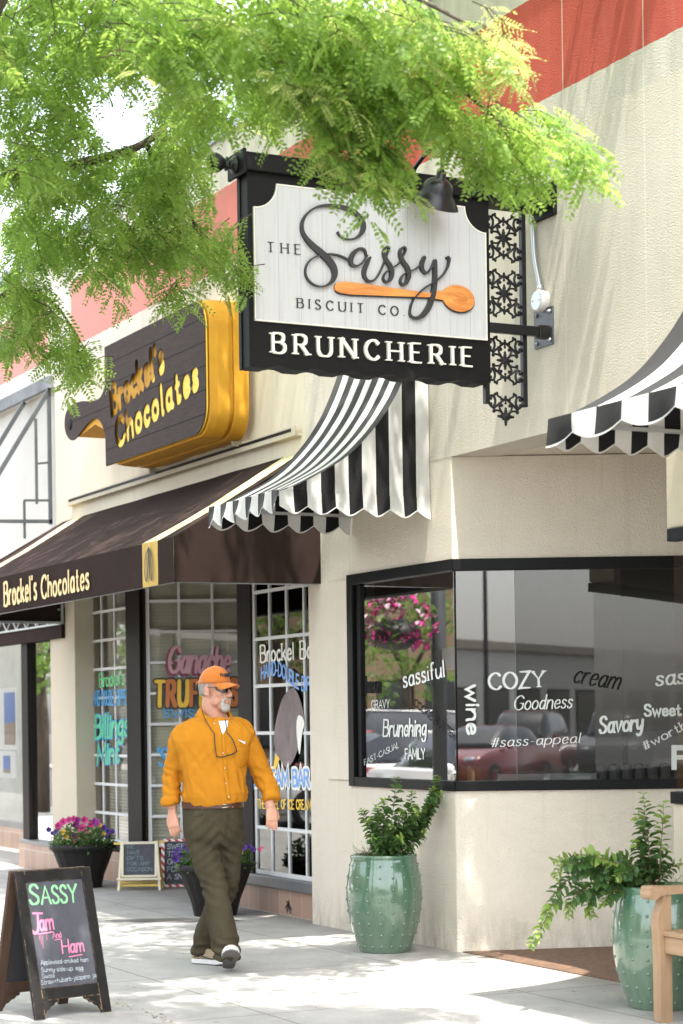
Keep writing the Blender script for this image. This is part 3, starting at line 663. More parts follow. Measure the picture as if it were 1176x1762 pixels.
for (a, b, c_, d, lab) in ((-3, 26, 1183, 1290, 'white poster with a tall photo of a rock building under blue sky'), (-3, 26, 1293, 1338, 'small white poster with a photo of a pale house below the tall poster')):
    c0 = onY((a+b)/2, (c_+d)/2, .95); t = thing('poster', lab, 'poster', c0, 0, 'posters in the neighbour window')
    P0, P1_ = onY(a, d, .95), onY(b, c_, .95)
    MB().box((P0[0], .95, P0[2]), (P1_[0], .96, P1_[2])).build('sheet', M_PAPER, t)
    q0, q1 = onY(a+9 if d > 1291 else a+11, d-8, .945), onY(b-9 if d > 1291 else b-1, c_+8, .945); MB().box((q0[0], .943, q0[2]), (q1[0], .946, q1[2])).build('photo', M_PH, t)
# bare awning frame on the neighbour
M_STEEL = mat('grey painted steel', (.055, .062, .066), .5, var=.2)
st = thing('awning_frame', 'bare grey steel awning frame without canvas on the white building', 'frame', (-7.95, 0, 4.2))
MB().bar((-7.95, -.03, 4.86), (-7.95, -.03, 3.5), .035).build('wall_post', M_STEEL, st)
MB().bar((-7.95, -.03, 4.84), (-7.95, -.95, 3.35), .042).build('diagonal_brace', M_STEEL, st)
MB().bar((-8.75, -.03, 4.84), (-8.75, -.95, 3.35), .042).build('diagonal_brace', M_STEEL, st)
MB().bar((-7.95, -.02, 3.53), (-7.95, -1.0, 3.5), .035).build('cross_bar', M_STEEL, st)
MB().bar((-7.95, -.17, 4.55), (-7.95, -.17, 3.7), .025).bar((-7.95, -.17, 4.1), (-7.95, -.03, 4.12), .02).bar((-7.95, -.03, 3.74), (-7.95, -.3, 3.73), .022).bar((-7.95, -.3, 3.73), (-7.95, -.3, 3.35), .022).build('thin_rod', M_STEEL, st)
# ------------------------------------------------------------------ awnings
M_SW = mat('white awning canvas', (.62, .62, .60), .85, var=.09, vs=2.5, bump=.12, bs=300, sheen=.2, spec=.2)
M_SB = mat('black awning canvas', (.009, .009, .01), .8, var=.2, vs=6, bump=.12, bs=300, spec=.15, sheen=.12)
def canvas_trans(m, w):
    N = NT(m); b = N.n['Principled BSDF']; out = N.n['Material Output']; t = N.new('BsdfTranslucent'); t.inputs[0].default_value = (.7, .68, .62, 1)
    mx = N.new('MixShader'); mx.inputs[0].default_value = w; N.link(b.outputs[0], mx.inputs[1]); N.link(t.outputs[0], mx.inputs[2]); N.link(mx.outputs[0], out.inputs[0])
canvas_trans(M_SW, .12)
PROF = [(-1.1, 2.955), (-1.0, 2.99), (-.9, 3.035), (-.713, 3.135), (-.6, 3.21), (-.508, 3.292), (-.403, 3.403), (-.306, 3.528), (-.21, 3.689), (-.106, 3.934), (-.04, 4.2), (-.02, 4.32)]
PROFS = [np.array(p) for p in catmull([np.array((y, z, 0)) for y, z in PROF], 4)]
def prof_z(y): return float(np.interp(y, [p[0] for p in PROFS], [p[1] for p in PROFS]))
def valance(mb, p0, p1, out, nst, ztop, first, seed):
    """Scalloped striped strip hanging from p0 to p1 (xy)."""
    p0, p1, out = np.array(p0, float), np.array(p1, float), np.array(out, float); sub = 8; n = nst * sub
    rows = [[], [], [], [], []]; tr = []
    for i in range(n + 1):
        s = i / sub; ph = (s - .5 + first) * math.pi      # white crest, black lobe
        lob = .5 - .5 * math.cos(s * math.pi * 1.0 * 2 / 2 * 1 * 1 + (0 if first else math.pi) + math.pi / 2 * 0) if False else .5 + .5 * math.sin(math.pi * (s - .5) + (0 if first else math.pi))
        lob = lob ** .55
        d = .095 + .05 * lob
        wv = .012 * math.sin(s * math.pi * 1.0 + seed) + .006 * math.sin(s * 2.3 + seed * 3)
        b = p0 + (p1 - p0) * (i / n)
        for r in range(5):
            f = r / 4; off = out * (wv * f * f + .004 + .008 * f); zz = ztop - d * f * (.93 if r == 4 else .93)
            rows[r].append((b[0] + off[0], b[1] + off[1], zz))
        off = out * (wv + .0125); tr.append((b[0] + off[0], b[1] + off[1], ztop - d))
    mb.grid(rows, mfun=lambda i, j: (j // sub + first) % 2)
    mb.grid([rows[4], tr], mi=1)
def striped_awning(x0, x1, label):
    n = 11; t = thing('striped_awning', label, 'awning', (x0, 0, 2.95), 0, 'black and white striped awnings')
    mb = MB(); G = []
    sub = 3
    for (y, z) in [(p[0], p[1]) for p in PROFS]:
        G.append([(x0 + (x1-x0)*i/(n*sub), y, z - .012*math.sin(math.pi*i/(n*sub))*math.sin(math.pi*min(1, -y/1.1)) + .004*mnoise.noise((i*.7, y*4, x0))) for i in range(n*sub+1)])
    mb.grid(G, mfun=lambda i, j: (j // sub) % 2); mb.build('top_canvas', [M_SB, M_SW], t, fix=False)
    for x, sg in ((x0, -1), (x1, 1)):
        mb = MB(); ny = 11; sub = 4
        R0 = []; R1 = []; R2 = []
        for i in range(ny*sub + 1):
            y = -1.1 + 1.09 * i / (ny*sub); R0.append((x, y, prof_z(y) - .003)); R2.append((x, y, 2.95)); R1.append((x + sg*.004*math.sin(i*.5), y, (prof_z(y) + 2.95)/2))
        mb.grid([R0, R1, R2], mfun=lambda i, j: (j // sub + 1) % 2); mb.build('side_panel', [M_SB, M_SW], t, fix=False)
    mb = MB(); valance(mb, (x0, -1.1), (x1, -1.1), (0, -1), n, 2.965, 0, x0); mb.build('valance', [M_SB, M_SW], t, fix=False)
    for x, sg in ((x0, -1), (x1, 1)):
        mb = MB(); valance(mb, (x, -1.1), (x, -.01), (sg, 0), 11, 2.955, 1, x); mb.build('valance', [M_SB, M_SW], t, fix=False)
    mb = MB(); k = .012
    mb.bar((x0+.02, -1.085, 2.94), (x1-.02, -1.085, 2.94), .02); mb.bar((x0+.02, -1.09, 2.94), (x0+.02, -.01, 2.94), .02); mb.bar((x1-.02, -1.09, 2.94), (x1-.02, -.01, 2.94), .02)
    mb.build('frame', M_GALV, t)
    return t
striped_awning(-1.376, -.25, 'black and white striped awning above the brown awning, partly behind the hanging sign')
striped_awning(2.888, 5.2, 'black and white striped awning over the entry beside the bench')

M_BA = mat('brown awning canvas', (.031, .0205, .0175), .85, var=.1, vs=4, bump=.12, bs=260, spec=.05)
M_BCR = mat('cream awning band', (.60, .53, .30), .8, var=.08, vs=8, bump=.1, bs=200)
M_BYL = mat('yellow emblem patch', (.55, .36, .07), .7, var=.2, vs=6, vstretch=(1, 1, .3))
M_LETC = mat('pale yellow lettering', (.72, .55, .27), .7, var=.04)
X0, X1, YF, ZB, ZF, ZW = -7.66, -1.9, -1.15, 2.49, 2.81, 3.50
ba = thing('brown_awning', 'long dark brown sloping canvas awning with cream bands and pale lettering', 'awning', (X1, 0, ZB))
mb = MB(); 
def bandx(x): return 1 if (-2.51 < x < -2.2 or -7.36 < x < -7.05) else 0
xs = sorted(set([X0, X1, -2.51, -2.2, -7.36, -7.05] + [X0 + (X1-X0)*i/40 for i in range(41)])); ns = 8
G = [[(x, YF - YF*r/ns, ZF + (ZW-ZF)*r/ns - .02*math.sin(math.pi*r/ns) + .008*mnoise.noise((x*1.3, r*.5, 0))) for x in xs] for r in range(ns+1)]
mb.grid(G, mfun=lambda i, j: bandx((xs[j]+xs[j+1])/2)); mb.build('top_canvas', [M_BA, M_BCR], ba, fix=False)
mb = MB(); G = [[(x, YF - .004 + (.006*mnoise.noise((x*2.2, r, 4)) if r else 0), ZF - (ZF-ZB)*r/3) for x in xs] for r in range(4)]
mb.grid(G, mfun=lambda i, j: 2 if -2.51 < (xs[j]+xs[j+1])/2 < -2.2 else (1 if bandx((xs[j]+xs[j+1])/2) else 0)); vl = mb.build('valance', [M_BA, M_BCR, M_BYL], ba, fix=False)
for x in (X0, X1):
    mb = MB(); mb.poly([(x, YF, ZB), (x, 0, ZB+.01), (x, 0, ZW), (x, YF, ZF)], (-.004 if x == X1 else .004, 0, 0)); mb.build('side_panel', M_BA, ba)
mb = MB()
for z, y in ((ZB+.01, YF+.02),): mb.bar((X0+.03, y, z), (X1-.03, y, z), .022)
for x in (X0+.03, X1-.03): mb.bar((x, YF+.02, ZB+.01), (x, -.02, ZB+.01), .022); mb.bar((x, -.03, ZB+.01), (x, -.03, ZB+.6), .022)
mb.build('frame', M_GALV, ba)
tr_ = MB().box((-12, -.04, ZB-.14), (-7.63, .04, ZB+.16)).build('dark_fascia', M_BA, nb)
mb = MB()
for z in (ZB-.0, ZB+.14): mb.bar((-12, -.06, z), (-7.62, -.06, z), .018)
for i in range(12):
    x = -7.66 - i*.34; mb.bar((x, -.06, ZB), (x-.17, -.06, ZB+.13), .01); mb.bar((x-.17, -.06, ZB+.13), (x-.34, -.06, ZB), .01)
mb.build('awning_truss', M_GALV, nb)
pv = ((0, YF-.012, 0), (0, 1, 0))
letter('lettering', vl, *pv, "Brockel's", (8, 1043), (64, 1030), 40, 'deco', M_LETC, z=.003, dz=.0001, track=.24)
letter('lettering', vl, *pv, 'Chocolates', (72, 1030), (154, 1012), 38, 'deco', M_LETC, z=.003, dz=.0001, track=.22)
mb = MB()
def em(pts, hw=.006):
    fr = (np.array((-2.355, YF-.012, 2.65)), np.array((1., 0, 0)), np.array((0, 0, 1.)), np.array((0, -1., 0))); ribbon(mb, catmull(pts, 5), hw, fr, None, .003 + .0002*len(mb.f) % .002)
em([(0, .12), (-.07, .05), (-.085, -.06), (-.05, -.12), (-.02, -.03), (0, .12)]); em([(0, .12), (.07, .05), (.085, -.06), (.05, -.12), (.02, -.03), (0, .12)])
em([(-.01, .1), (-.05, .02), (-.055, -.11)], .004); em([(.01, .1), (.05, .02), (.055, -.11)], .004); em([(0, .12), (0, .02), (-.02, -.1)], .004); em([(0, .12), (.0, .04), (.02, -.1)], .004)
mb.build('emblem', BLP, vl, fix=False)

# ------------------------------------------------------------------ hanging bistro sign
M_SIGNB = mat('black sign paint', (.006, .0058, .0058), .6, var=.2, vs=4, bump=.05, bs=50, spec=.2)
M_IRON = mat('black wrought iron', (.009, .009, .01), .38, var=.2, bump=.1, bs=120, spec=.35)
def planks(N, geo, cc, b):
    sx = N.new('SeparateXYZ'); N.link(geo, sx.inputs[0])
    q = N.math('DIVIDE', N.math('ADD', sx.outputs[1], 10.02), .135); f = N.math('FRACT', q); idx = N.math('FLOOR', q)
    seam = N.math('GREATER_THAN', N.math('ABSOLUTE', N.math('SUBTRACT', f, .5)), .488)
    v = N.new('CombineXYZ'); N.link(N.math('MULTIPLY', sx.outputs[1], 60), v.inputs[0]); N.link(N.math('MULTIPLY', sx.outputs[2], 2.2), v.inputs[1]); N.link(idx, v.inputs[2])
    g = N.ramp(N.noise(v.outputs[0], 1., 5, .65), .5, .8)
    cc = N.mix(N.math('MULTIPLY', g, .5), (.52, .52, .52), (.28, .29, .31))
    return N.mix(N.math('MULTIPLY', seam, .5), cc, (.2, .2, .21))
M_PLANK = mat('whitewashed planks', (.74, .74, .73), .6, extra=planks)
M_SPOON = mat('orange wood', (.78, .33, .07), .45, col2=(.5, .15, .03), vs=5, vstretch=(1, 1.2, 7), coat=.2)
M_SPOONI = mat('orange wood bowl', (.68, .26, .05), .45, col2=(.42, .11, .02), vs=6, vstretch=(1, 1, 6))
M_DKLET = mat('charcoal lettering', (.025, .025, .027), .4, coat=.1); M_CREAMLET = mat('cream raised letters', (.8, .77, .68), .5, var=.03)
XS = 1.24
def sp(px, py): return onX(px, py, XS)
hs = thing('hanging_sign', 'black framed hanging restaurant sign with white plank panel and orange spoon', 'sign', (XS, 0, 3.44))
def sy(px, py): q = sp(px, py); return q[1], q[2]
YL, YR = sy(431, 500)[0], sy(843, 500)[0]
ZT = 4.50
def bottom(n=160):
    out = []; w = YR - YL
    for i in range(n + 1):
        u = i / n; ph = (u * 6.6 + .86) % 1; h = math.sin(math.pi * min(1, max(0, (ph - .3) / .62))) if ph > .3 else 0
        out.append((XS, YL + w*u, 3.434 + .017 * h))
    return out
mb = MB(); ol = bottom() + [(XS, YR, ZT), (XS, YL, ZT)]; mb.poly(ol, (-.13, 0, 0)); board = mb.build('board', M_SIGNB, hs)
mb = MB(); mb.box((XS-.135, YL-.012, 3.435), (XS-.10, YL-.0005, ZT)); mb.box((XS-.03, YL-.012, 3.435), (XS+.004, YL-.0005, ZT)); mb.box((XS-.10, YL-.006, 3.44), (XS-.03, YL-.0003, ZT)); mb.build('end_channel', M_SIGNB, hs)
a = sy(437, 360); bq = sy(472, 319); c = sy(437, 553); d = sy(835, 583); e = sy(835, 395); f = sy(795, 355)
PL, PR, PB, PT = (a[0]+c[0])/2, (d[0]+e[0])/2, (c[1]+d[1])/2, (bq[1]+f[1])/2; rr_ = (bq[0]-PL + PR-f[0])/2
ol = [(XS, PL, PB), (XS, PR, PB)]
ol += [(XS, PR - rr_*math.sin(t), PT - rr_*math.cos(t)) for t in np.linspace(0, math.pi/2, 12)][::1]
ol += [(XS, PL + rr_*math.cos(t), PT - rr_*math.sin(t)) for t in np.linspace(0, math.pi/2, 12)]
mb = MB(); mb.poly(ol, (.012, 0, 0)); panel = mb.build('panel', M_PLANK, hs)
# rim of the panel
mb = MB(); fr_ = (np.array((XS, 0, 0)), np.array((0, 1., 0)), np.array((0, 0, 1.)), np.array((1., 0, 0)))
ribbon(mb, [(p[1], p[2]) for p in ol] + [(ol[0][1], ol[0][2])], .0035, fr_, .0, .016, caps=False); mb.build('rim', M_CREAMLET, panel)
def zs(zx, zy): y, z = sy(450 + zx/2.94, 340 + zy/2.94); return (y, z)
K = 1/2.94/340
def script(strokes, nm='lettering'):
    mb = MB()
    for i, st in enumerate(strokes):
        P = [np.array((*zs(x, y), w*1.18*K)) for x, y, w in st]; Q = catmull(P, 9)
        ribbon(mb, [(q[0], q[1]) for q in Q], [max(.002, q[2]) for q in Q], fr_, .012, [.028 + .001*i, .036 + .001*i])
    return mb.build(nm, M_DKLET, panel)
script([
 [(378,180,5),(388,196,3),(412,211,2.6),(446,214,3),(480,202,6),(503,172,11),(507,140,12),(490,104,11),(455,74,10.5),(410,55,9.5),(360,46,8),(310,45,6.5),(262,56,4.5),(222,86,4.5),(199,126,6.5),(197,168,8),(214,206,10),(250,246,13),(294,284,15.5),(334,324,17),(358,364,15),(360,404,11),(340,436,7),(304,453,3),(264,448,3),(232,426,3),(214,392,3),(217,352,3),(240,318,3),(280,298,3),(325,290,3),(365,293,3),(404,306,3.2),(440,326,4)],
 [(523,302,4),(512,270,6),(486,264,7),(458,284,10),(443,316,11),(448,344,8),(474,350,4.5),(504,330,3.5),(524,298,3.5)],
 [(540,308,6),(526,336,9),(512,370,11),(512,402,9),(532,426,6),(562,420,4),(586,388,3.2),(606,346,3.2),(622,300,3.5),(636,266,4.5),(630,253,4.5),(614,262,5),(609,286,7),(622,320,10),(644,356,11),(650,392,11),(638,422,8),(618,430,5),(606,412,3.6),(618,384,3.2),(650,360,3.2),(684,338,3.2),(702,306,3.2),(718,272,4.5),(712,256,4.5),(697,263,5),(690,288,7),(704,326,10),(728,362,11),(734,400,11),(722,434,8),(704,446,5),(692,430,3.6),(700,402,3.2),(730,380,3.2),(768,366,3.2),(794,344,3.4)],
 [(814,308,9),(803,334,10),(803,366,9),(822,386,5.5),(846,364,3.4),(864,322,3.4)],
 [(868,326,10),(868,380,11),(866,440,12),(856,500,13),(834,560,13),(802,602,11),(768,613,6),(744,600,3.6),(742,568,3.2),(756,524,3.2),(786,486,3.2),(826,454,3.2),(870,428,3.2),(906,396,3.2),(930,356,3.4),(938,318,5),(930,308,7)]])
def signtext(s, l, r, h, st, m, base, z=.003, **k):
    p0 = (XS + base, 0, 0); return letter('lettering', panel if base > .005 else board, p0, (1, 0, 0), s, l, r, h, st, m, z=z, dz=.00008, **k)
z2 = lambda x, y: (450 + x/2.94, 340 + y/2.94)
signtext('THE', z2(30, 274), z2(198, 288), 17, 'romanb', M_DKLET, .0125, track=.75)
signtext('BISCUIT CO.', z2(182, 556), z2(722, 600), 16, 'romanb', M_DKLET, .0125, track=.62)
signtext('BRUNCHERIE', (469, 607), (812, 631), 34, 'romanb', M_CREAMLET, .0, z=.014, depth=.016, track=.55)
# spoon
mb = MB(); hd = [(365, 440), (358, 458), (364, 474), (385, 486), (440, 494), (560, 499), (700, 504), (842, 509), (870, 516)]; tp = [(884, 476), (840, 487), (700, 468), (560, 448), (470, 436), (420, 430), (385, 431)]
pts = [zs(*p) for p in hd] ; top = [zs(*p) for p in tp]
cx, cz = zs(986, 514); ry = 106*K; rz = 75*K; tl = -.10
bowl = [(cx + ry*math.cos(t)*math.cos(tl) - rz*math.sin(t)*math.sin(tl), cz + ry*math.cos(t)*math.sin(tl) + rz*math.sin(t)*math.cos(tl)) for t in np.linspace(math.pi*1.12, math.pi*2.9, 44)]
ol = pts + bowl + top
def at3(p, x): return (XS + x, p[0], p[1])
mb.poly([at3(p, .0125) for p in ol], (.018, 0, 0)); spn = mb.build('spoon', M_SPOON, panel, bevel=.004)
mb = MB(); cc_ = np.mean(np.array(bowl), 0); rings = []
for k_, dx in ((1., .0306), (.86, .0312), (.84, .029), (.5, .0305), (.02, .031)): rings.append([at3(cc_ + (np.array(p) - cc_)*k_*.97, dx) for p in bowl])
for r0, r1 in zip(rings[1:], rings[2:]): mb.grid([r0, r1])
mb.build('spoon_bowl', M_SPOONI, panel)
mb = MB(); cen = np.mean(np.array(ol), 0); ol2 = [(p[0] + .004, p[1] - .007) for p in ol]; mb.poly([at3(p, .0122) for p in ol2], (.012, 0, 0)); mb.build('spoon_shadow_outline', M_DKLET, panel)  # dark outline shadow under the spoon, built in as an offset shape
# beam, finial, posts, arm, plates
beam = MB().box((XS-.17, YL-.03, ZT), (XS+.035, .0, ZT+.085)).box((XS-.155, YL-.022, ZT+.085), (XS+.02, 0, ZT+.105)).box((XS-.18, YL-.05, ZT-.02), (XS+.045, YL-.03, ZT+.115)).box((XS-.2, -.03, ZT-.05), (XS+.065, 0, ZT+.15)).build('beam', M_SIGNB, hs, bevel=.006)
mb = MB(); fx = XS - .065; mb.lathe([(.045, 0), (.05, .012), (.03, .028), (.024, .045), (.04, .055), (.024, .064), (.03, .072), (.048, .095), (.055, .12), (.048, .146), (.03, .163), (.001, .17)], (fx, YL-.05, ZT+.045), 20, axis=(0, -1, 0)); mb.build('finial', M_IRON, hs)
YP0, YP1 = sy(846, 600)[0], sy(913, 600)[0]
mb = MB(); mb.box((XS-.09, YR-.002, 3.335), (XS-.055, YR+.028, ZT)); mb.build('post', M_IRON, hs, bevel=.003)
mb = MB(); mb.box((XS-.09, YP1-.015, 3.33), (XS-.055, YP1+.015, ZT)); mb.build('post', M_IRON, hs, bevel=.003)
mb = MB(); mb.box((XS-.05, YR-.01, 3.745), (XS-.008, -.012, 3.80)); mb.box((XS-.058, -.09, 3.735), (XS, -.02, 3.81)); mb.build('arm', M_IRON, hs, bevel=.004)
mb = MB(); mb.box((1.05, -.012, 3.70), (1.255, -.0005, 3.925)); pt_ = mb.build('wall_plate', mat('grey black plate', (.06, .065, .075), .4, var=.1), hs, bevel=.002)
for x in (1.078, 1.227):
    for z in (3.728, 3.897): MB().lathe([(.013, 0), (.013, .008), (.007, .012), (.007, .02)], (x, -.012, z), 10, axis=(0, -1, 0), closed=True).build('bolt', mat('bolt steel', (.4, .4, .42), .35, metal=.8), pt_)
# cast-iron scroll panels
YC = (YR + .028 + YP1 - .015) / 2; HWD = (YP1 - .015 - YR - .028) / 2; PER = .1425
def scroll_unit(mb, zc, halves=(1, -1)):
    r = .0064; X = XS - .072
    def w(u, v): return np.array((X, YC + u*HWD, zc + v*PER))
    def t(pts, rad=r): mb.tube([w(*p) for p in catmull([np.array((*p, 0))[:2] for p in pts], 5)], rad, 6)
    def bl(u, v, rad): mb.ball(w(u, v), rad, 8)
    for sv in halves:
        for su in (1, -1):
            t([(0, .68*sv), (su*.1, .68*sv), (su*.42, .5*sv), (su*.74, .28*sv)], r*1.15)
            t([(su*.92, .46*sv), (su*.78, .36*sv), (su*.64, .5*sv), (su*.62, .68*sv), (su*.72, .82*sv), (su*.88, .83*sv), (su*.95, .75*sv), (su*.86, .69*sv)], r*1.2); bl(su*.9, .48*sv, r*2.1); bl(su*.87, .72*sv, r*1.7)
            t([(su*.74, .28*sv), (su*.6, .24*sv), (su*.36, .22*sv), (su*.14, .06*sv)]); bl(su*.7, .2*sv, r*1.8)
            t([(su*.16, .1*sv), (su*.34, .3*sv), (su*.38, .44*sv), (su*.26, .5*sv), (su*.2, .42*sv)]); bl(su*.25, .45*sv, r*1.7)
            t([(su*.2, .70*sv), (su*.3, .78*sv), (su*.46, .84*sv), (su*.5, 1.0*sv)]); bl(su*.62, .9*sv, r*1.5); t([(su*.66, .8*sv), (su*.6, .92*sv), (su*.5, .97*sv)], r*.8)
        t([(-.3, .70*sv), (.3, .70*sv)], r*1.1); t([(0, .56*sv), (0, .82*sv)], r*.9); bl(0, .82*sv, r*1.3); bl(0, .76*sv, r*1.6); bl(0, .55*sv, r*1.3)
    for (du, dv, L) in ((1, 0, .52), (-1, 0, .52), (0, 1, .4), (0, -1, .4), (.7, .45, .3), (-.7, .45, .3), (.7, -.45, .3), (-.7, -.45, .3)):
        P = [w(du*L*k_, dv*L*k_) for k_ in (0, .3, .55, .7, .85, 1)]; mb.tube(P, [.004, .007, .013, .008, .009, .001], 6)
    for k_ in range(6): bl(.13*math.cos(k_*1.047), .1*math.sin(k_*1.047), r*1.9)
    bl(0, 0, r*2.4)
for zz in (sy(878, 405)[1], sy(880, 501)[1], sy(882, 617)[1], sy(884, 714)[1]):
    mb = MB(); scroll_unit(mb, zz, (1, -1) if zz > 3.35 else (1,))
    mb.build('iron_scroll', M_IRON, hs, fix=False)
# sign lamp
lm = thing('sign_lamp', 'black dome lamp hanging over the white sign panel', 'lamp', sp(745, 350))
lc = np.array(onX(747, 352, XS + .16)); ax = np.array((.5, .05, 1.)); ax /= np.linalg.norm(ax)
mb = MB(); prof = [(1.12*r_, z_) for r_, z_ in ((.128, -.005), (.124, .006), (.116, .02), (.1, .045), (.088, .06), (.082, .078), (.078, .1), (.066, .125), (.046, .142), (.026, .15), (.024, .19), (.001, .19))]
mb.lathe(prof, lc, 32, axis=ax); mb.lathe([(p[0]*.95, p[1]-.003) for p in prof[:9]], lc, 32, axis=ax, mi=1); mb.build('lamp_shade', [mat('black enamel', (.008, .008, .009), .3, var=.1, spec=.4), mat('lamp inside', (.5, .5, .48), .5)], lm, fix=False)
q = lc + ax*.19; mb = MB(); mb.tube(catmull([q, q + np.array((0, 0, .1)), q + np.array((-.06, 0, .17)), np.array((XS-.06, q[1], ZT+.16)), np.array((XS-.08, q[1], ZT+.1))], 6), .012, 10); mb.build('gooseneck', M_IRON, lm)

# ------------------------------------------------------------------ cutting-board sign
def boardwood(N, geo, cc, b):
    sx = N.new('SeparateXYZ'); N.link(geo, sx.inputs[0])
    q = N.math('FRACT', N.math('DIVIDE', N.math('ADD', sx.outputs[2], 9.09), .185)); seam = N.math('GREATER_THAN', N.math('ABSOLUTE', N.math('SUBTRACT', q, .5)), .475)
    g = N.noise(N.mapping(geo, (1.6, 1, 22)), 4, 5, .7)
    cc = N.mix(N.ramp(g, .3, .75), (.064, .048, .045), (.038, .028, .026)); return N.mix(seam, cc, (.012, .009, .008))
M_CBW = mat('dark board planks', (.09, .07, .065), .8, spec=.15, extra=boardwood, bump=.25, bs=30, bstretch=(1.5, 1, 18), bdist=.006)
def rust(N, geo, cc, b):
    f = N.ramp(N.noise(geo, 5.5, 6, .75), .66, .7); return N.mix(N.math('MULTIPLY', f, .85), cc, (.14, .12, .1))
M_CBY = mat('yellow enamel cabinet', (.60, .31, .03), .6, col2=(.52, .25, .025), vs=4, extra=rust, spec=.2)
YBD = -.42
cbs = thing('cutting_board_sign', 'dark brown cutting-board shaped wall sign with a yellow cabinet behind it', 'sign', (-4.2, 0, 3.72))
def by(px, py): q = onY(px, py, YBD); return (q[0], q[2])
# measured outline of the board, level with the street
BL, BR_, BT, BB = by(181, 700)[0], by(353, 640)[0], (by(181, 598)[1] + by(330, 520)[1])/2, (by(181, 806)[1] + by(320, 750)[1])/2
rc = .22
neck = [by(181, 662), by(172, 684), by(156, 690), by(141, 690), by(127, 695), by(115, 706), by(111, 725), by(113, 745), by(121, 757), by(130, 755), by(143, 738), by(156, 724), by(166, 720), by(174, 728), by(181, 748)]
neckc = [tuple(p[:2]) for p in catmull([np.array((*p, 0)) for p in neck], 4)]
ol = [(BL, BB), (BR_-rc, BB)] + [(BR_-rc + rc*math.sin(t), BB+rc - rc*math.cos(t)) for t in np.linspace(.1, math.pi/2, 9)] + [(BR_-rc + rc*math.cos(t), BT-rc + rc*math.sin(t)) for t in np.linspace(0, math.pi/2, 9)] + [(BL, BT)] + neckc
mb = MB(); mb.poly([(p[0], YBD, p[1]) for p in ol], (0, .009, 0)); bd = mb.build('board', M_CBW, cbs)
# letters are cut right through the board
cut = MB(); pbd = (0, YBD, 0)
def cutl(s, l, r, h, tr=.34):
    fr, L = frame_on(pbd, (0, 1, 0), l, r); up = onP(l[0], l[1]-h, pbd, (0, 1, 0)); text(cut, s, fr, L, np.linalg.norm(up - fr[0]), 'deco', z=.03, depth=.12, track=tr, grow=.017, dz=.0013)
cutl("Brockel's", (193, 712), (281, 636), 48); cutl('Chocolates', (201, 768), (340, 666), 45)
co = cut.build('cutter', M_CBW, None, fix=False)
bm_ = bd.modifiers.new('cut', 'BOOLEAN'); bm_.object = co; bm_.operation = 'DIFFERENCE'; bm_.solver = 'EXACT'; bm_.use_self = True
dg = bpy.context.evaluated_depsgraph_get(); dg.update(); nm = bpy.data.meshes.new_from_object(bd.evaluated_get(dg)); bd.modifiers.clear(); bd.data = nm; bpy.data.objects.remove(co)
mb = MB()
mb.poly([(p[0]*1., YBD+.0105, p[1]) for p in ol[:20]], (0, .012, 0))
mb.build('letter_backing', mat('bright yellow backing', (.86, .56, .07), .6, var=.03), cbs)
M2 = .06
def rrect(x0, x1, z0, z1, r, y, n=16):
    P = []
    for (cx_, cz_, a0) in ((x1-r, z0+r, -math.pi/2), (x1-r, z1-r, 0), (x0+r, z1-r, math.pi/2), (x0+r, z0+r, math.pi)):
        for k_ in range(n): t = a0 + math.pi/2*k_/(n-1); P.append((cx_ + r*math.cos(t), y, cz_ + r*math.sin(t)))
    return P
mb = MB(); x0, x1 = BL+.03, BR_+.01
mb.loft([rrect(x0, x1, BB-.015, BT+.015, rc, YBD+.036), rrect(x0, x1+.01, BB-.025, BT+.02, rc, YBD+.10), rrect(x0, x1+.01, BB-.03, BT+.025, rc, YBD+.2)], smooth=False)
mb.loft([rrect(x0+.03, x1-.01, BB-.01, BT+.01, rc, YBD+.2), rrect(x0+.03, x1-.01, BB-.01, BT+.01, rc, YBD+.235)], smooth=False)
mb.loft([rrect(x0, x1+.015, BB-.035, BT+.03, rc+.01, YBD+.235), rrect(x0, x1+.015, BB-.035, BT+.03, rc+.01, -.06)], smooth=False)
mb.build('cabinet', M_CBY, cbs, bevel=.006)
hl = [by(181, 668), by(160, 694), by(135, 697), by(120, 712), by(120, 748), by(132, 750), by(160, 728), by(181, 740)]
mb = MB(); mb.poly([(p[0], YBD+.021, p[1]-.01) for p in hl], (0, .3, 0)); mb.build('handle_cabinet', M_CBY, cbs, bevel=.01)
mb = MB(); q = by(121, 730); mb.lathe([(.055, 0), (.055, .004)], (q[0], YBD+.001, q[1]), 20, axis=(0, -1, 0), closed=True); mb.build('handle_hole', M_BLKV, cbs)
mb = MB()
for x in (BL+.25, BR_-.2): mb.box((x, -.12, BB-.075), (x+.02, -.005, BB-.036))
mb.box((BR_-.1, -.12, BT+.03), (BR_+.25, -.09, BT+.06)); mb.build('bracket', M_CREAM, cbs)
# ------------------------------------------------------------------ chalkboards
def worn(N, geo, cc, b):
    bv = N.new('Bevel'); bv.samples = 4; bv.inputs['Radius'].default_value = .006; g = N.new('NewGeometry')
    d = N.new('VectorMath', operation='DOT_PRODUCT'); N.link(bv.outputs[0], d.inputs[0]); N.link(g.outputs['Normal'], d.inputs[1])
    e = N.ramp(d.outputs['Value'], .97, .8); n1 = N.ramp(N.noise(geo, 22, 5, .7), .47, .55); n2 = N.ramp(N.noise(N.mapping(geo, (1, 1, .3)), 38, 4, .75), .68, .72)
    return N.mix(N.math('MAXIMUM', N.math('MULTIPLY', e, n1), N.math('MULTIPLY', n2, .6)), cc, (.42, .27, .13))
M_WORN = mat('distressed black wood', (.017, .0155, .0145), .7, spec=.2, var=.2, vs=12, extra=worn, bump=.2, bs=40, bstretch=(3, 3, .6))
M_WORNB = mat('brown stained wood', (.085, .045, .025), .65, var=.25, vs=6, vstretch=(3, 3, .5))
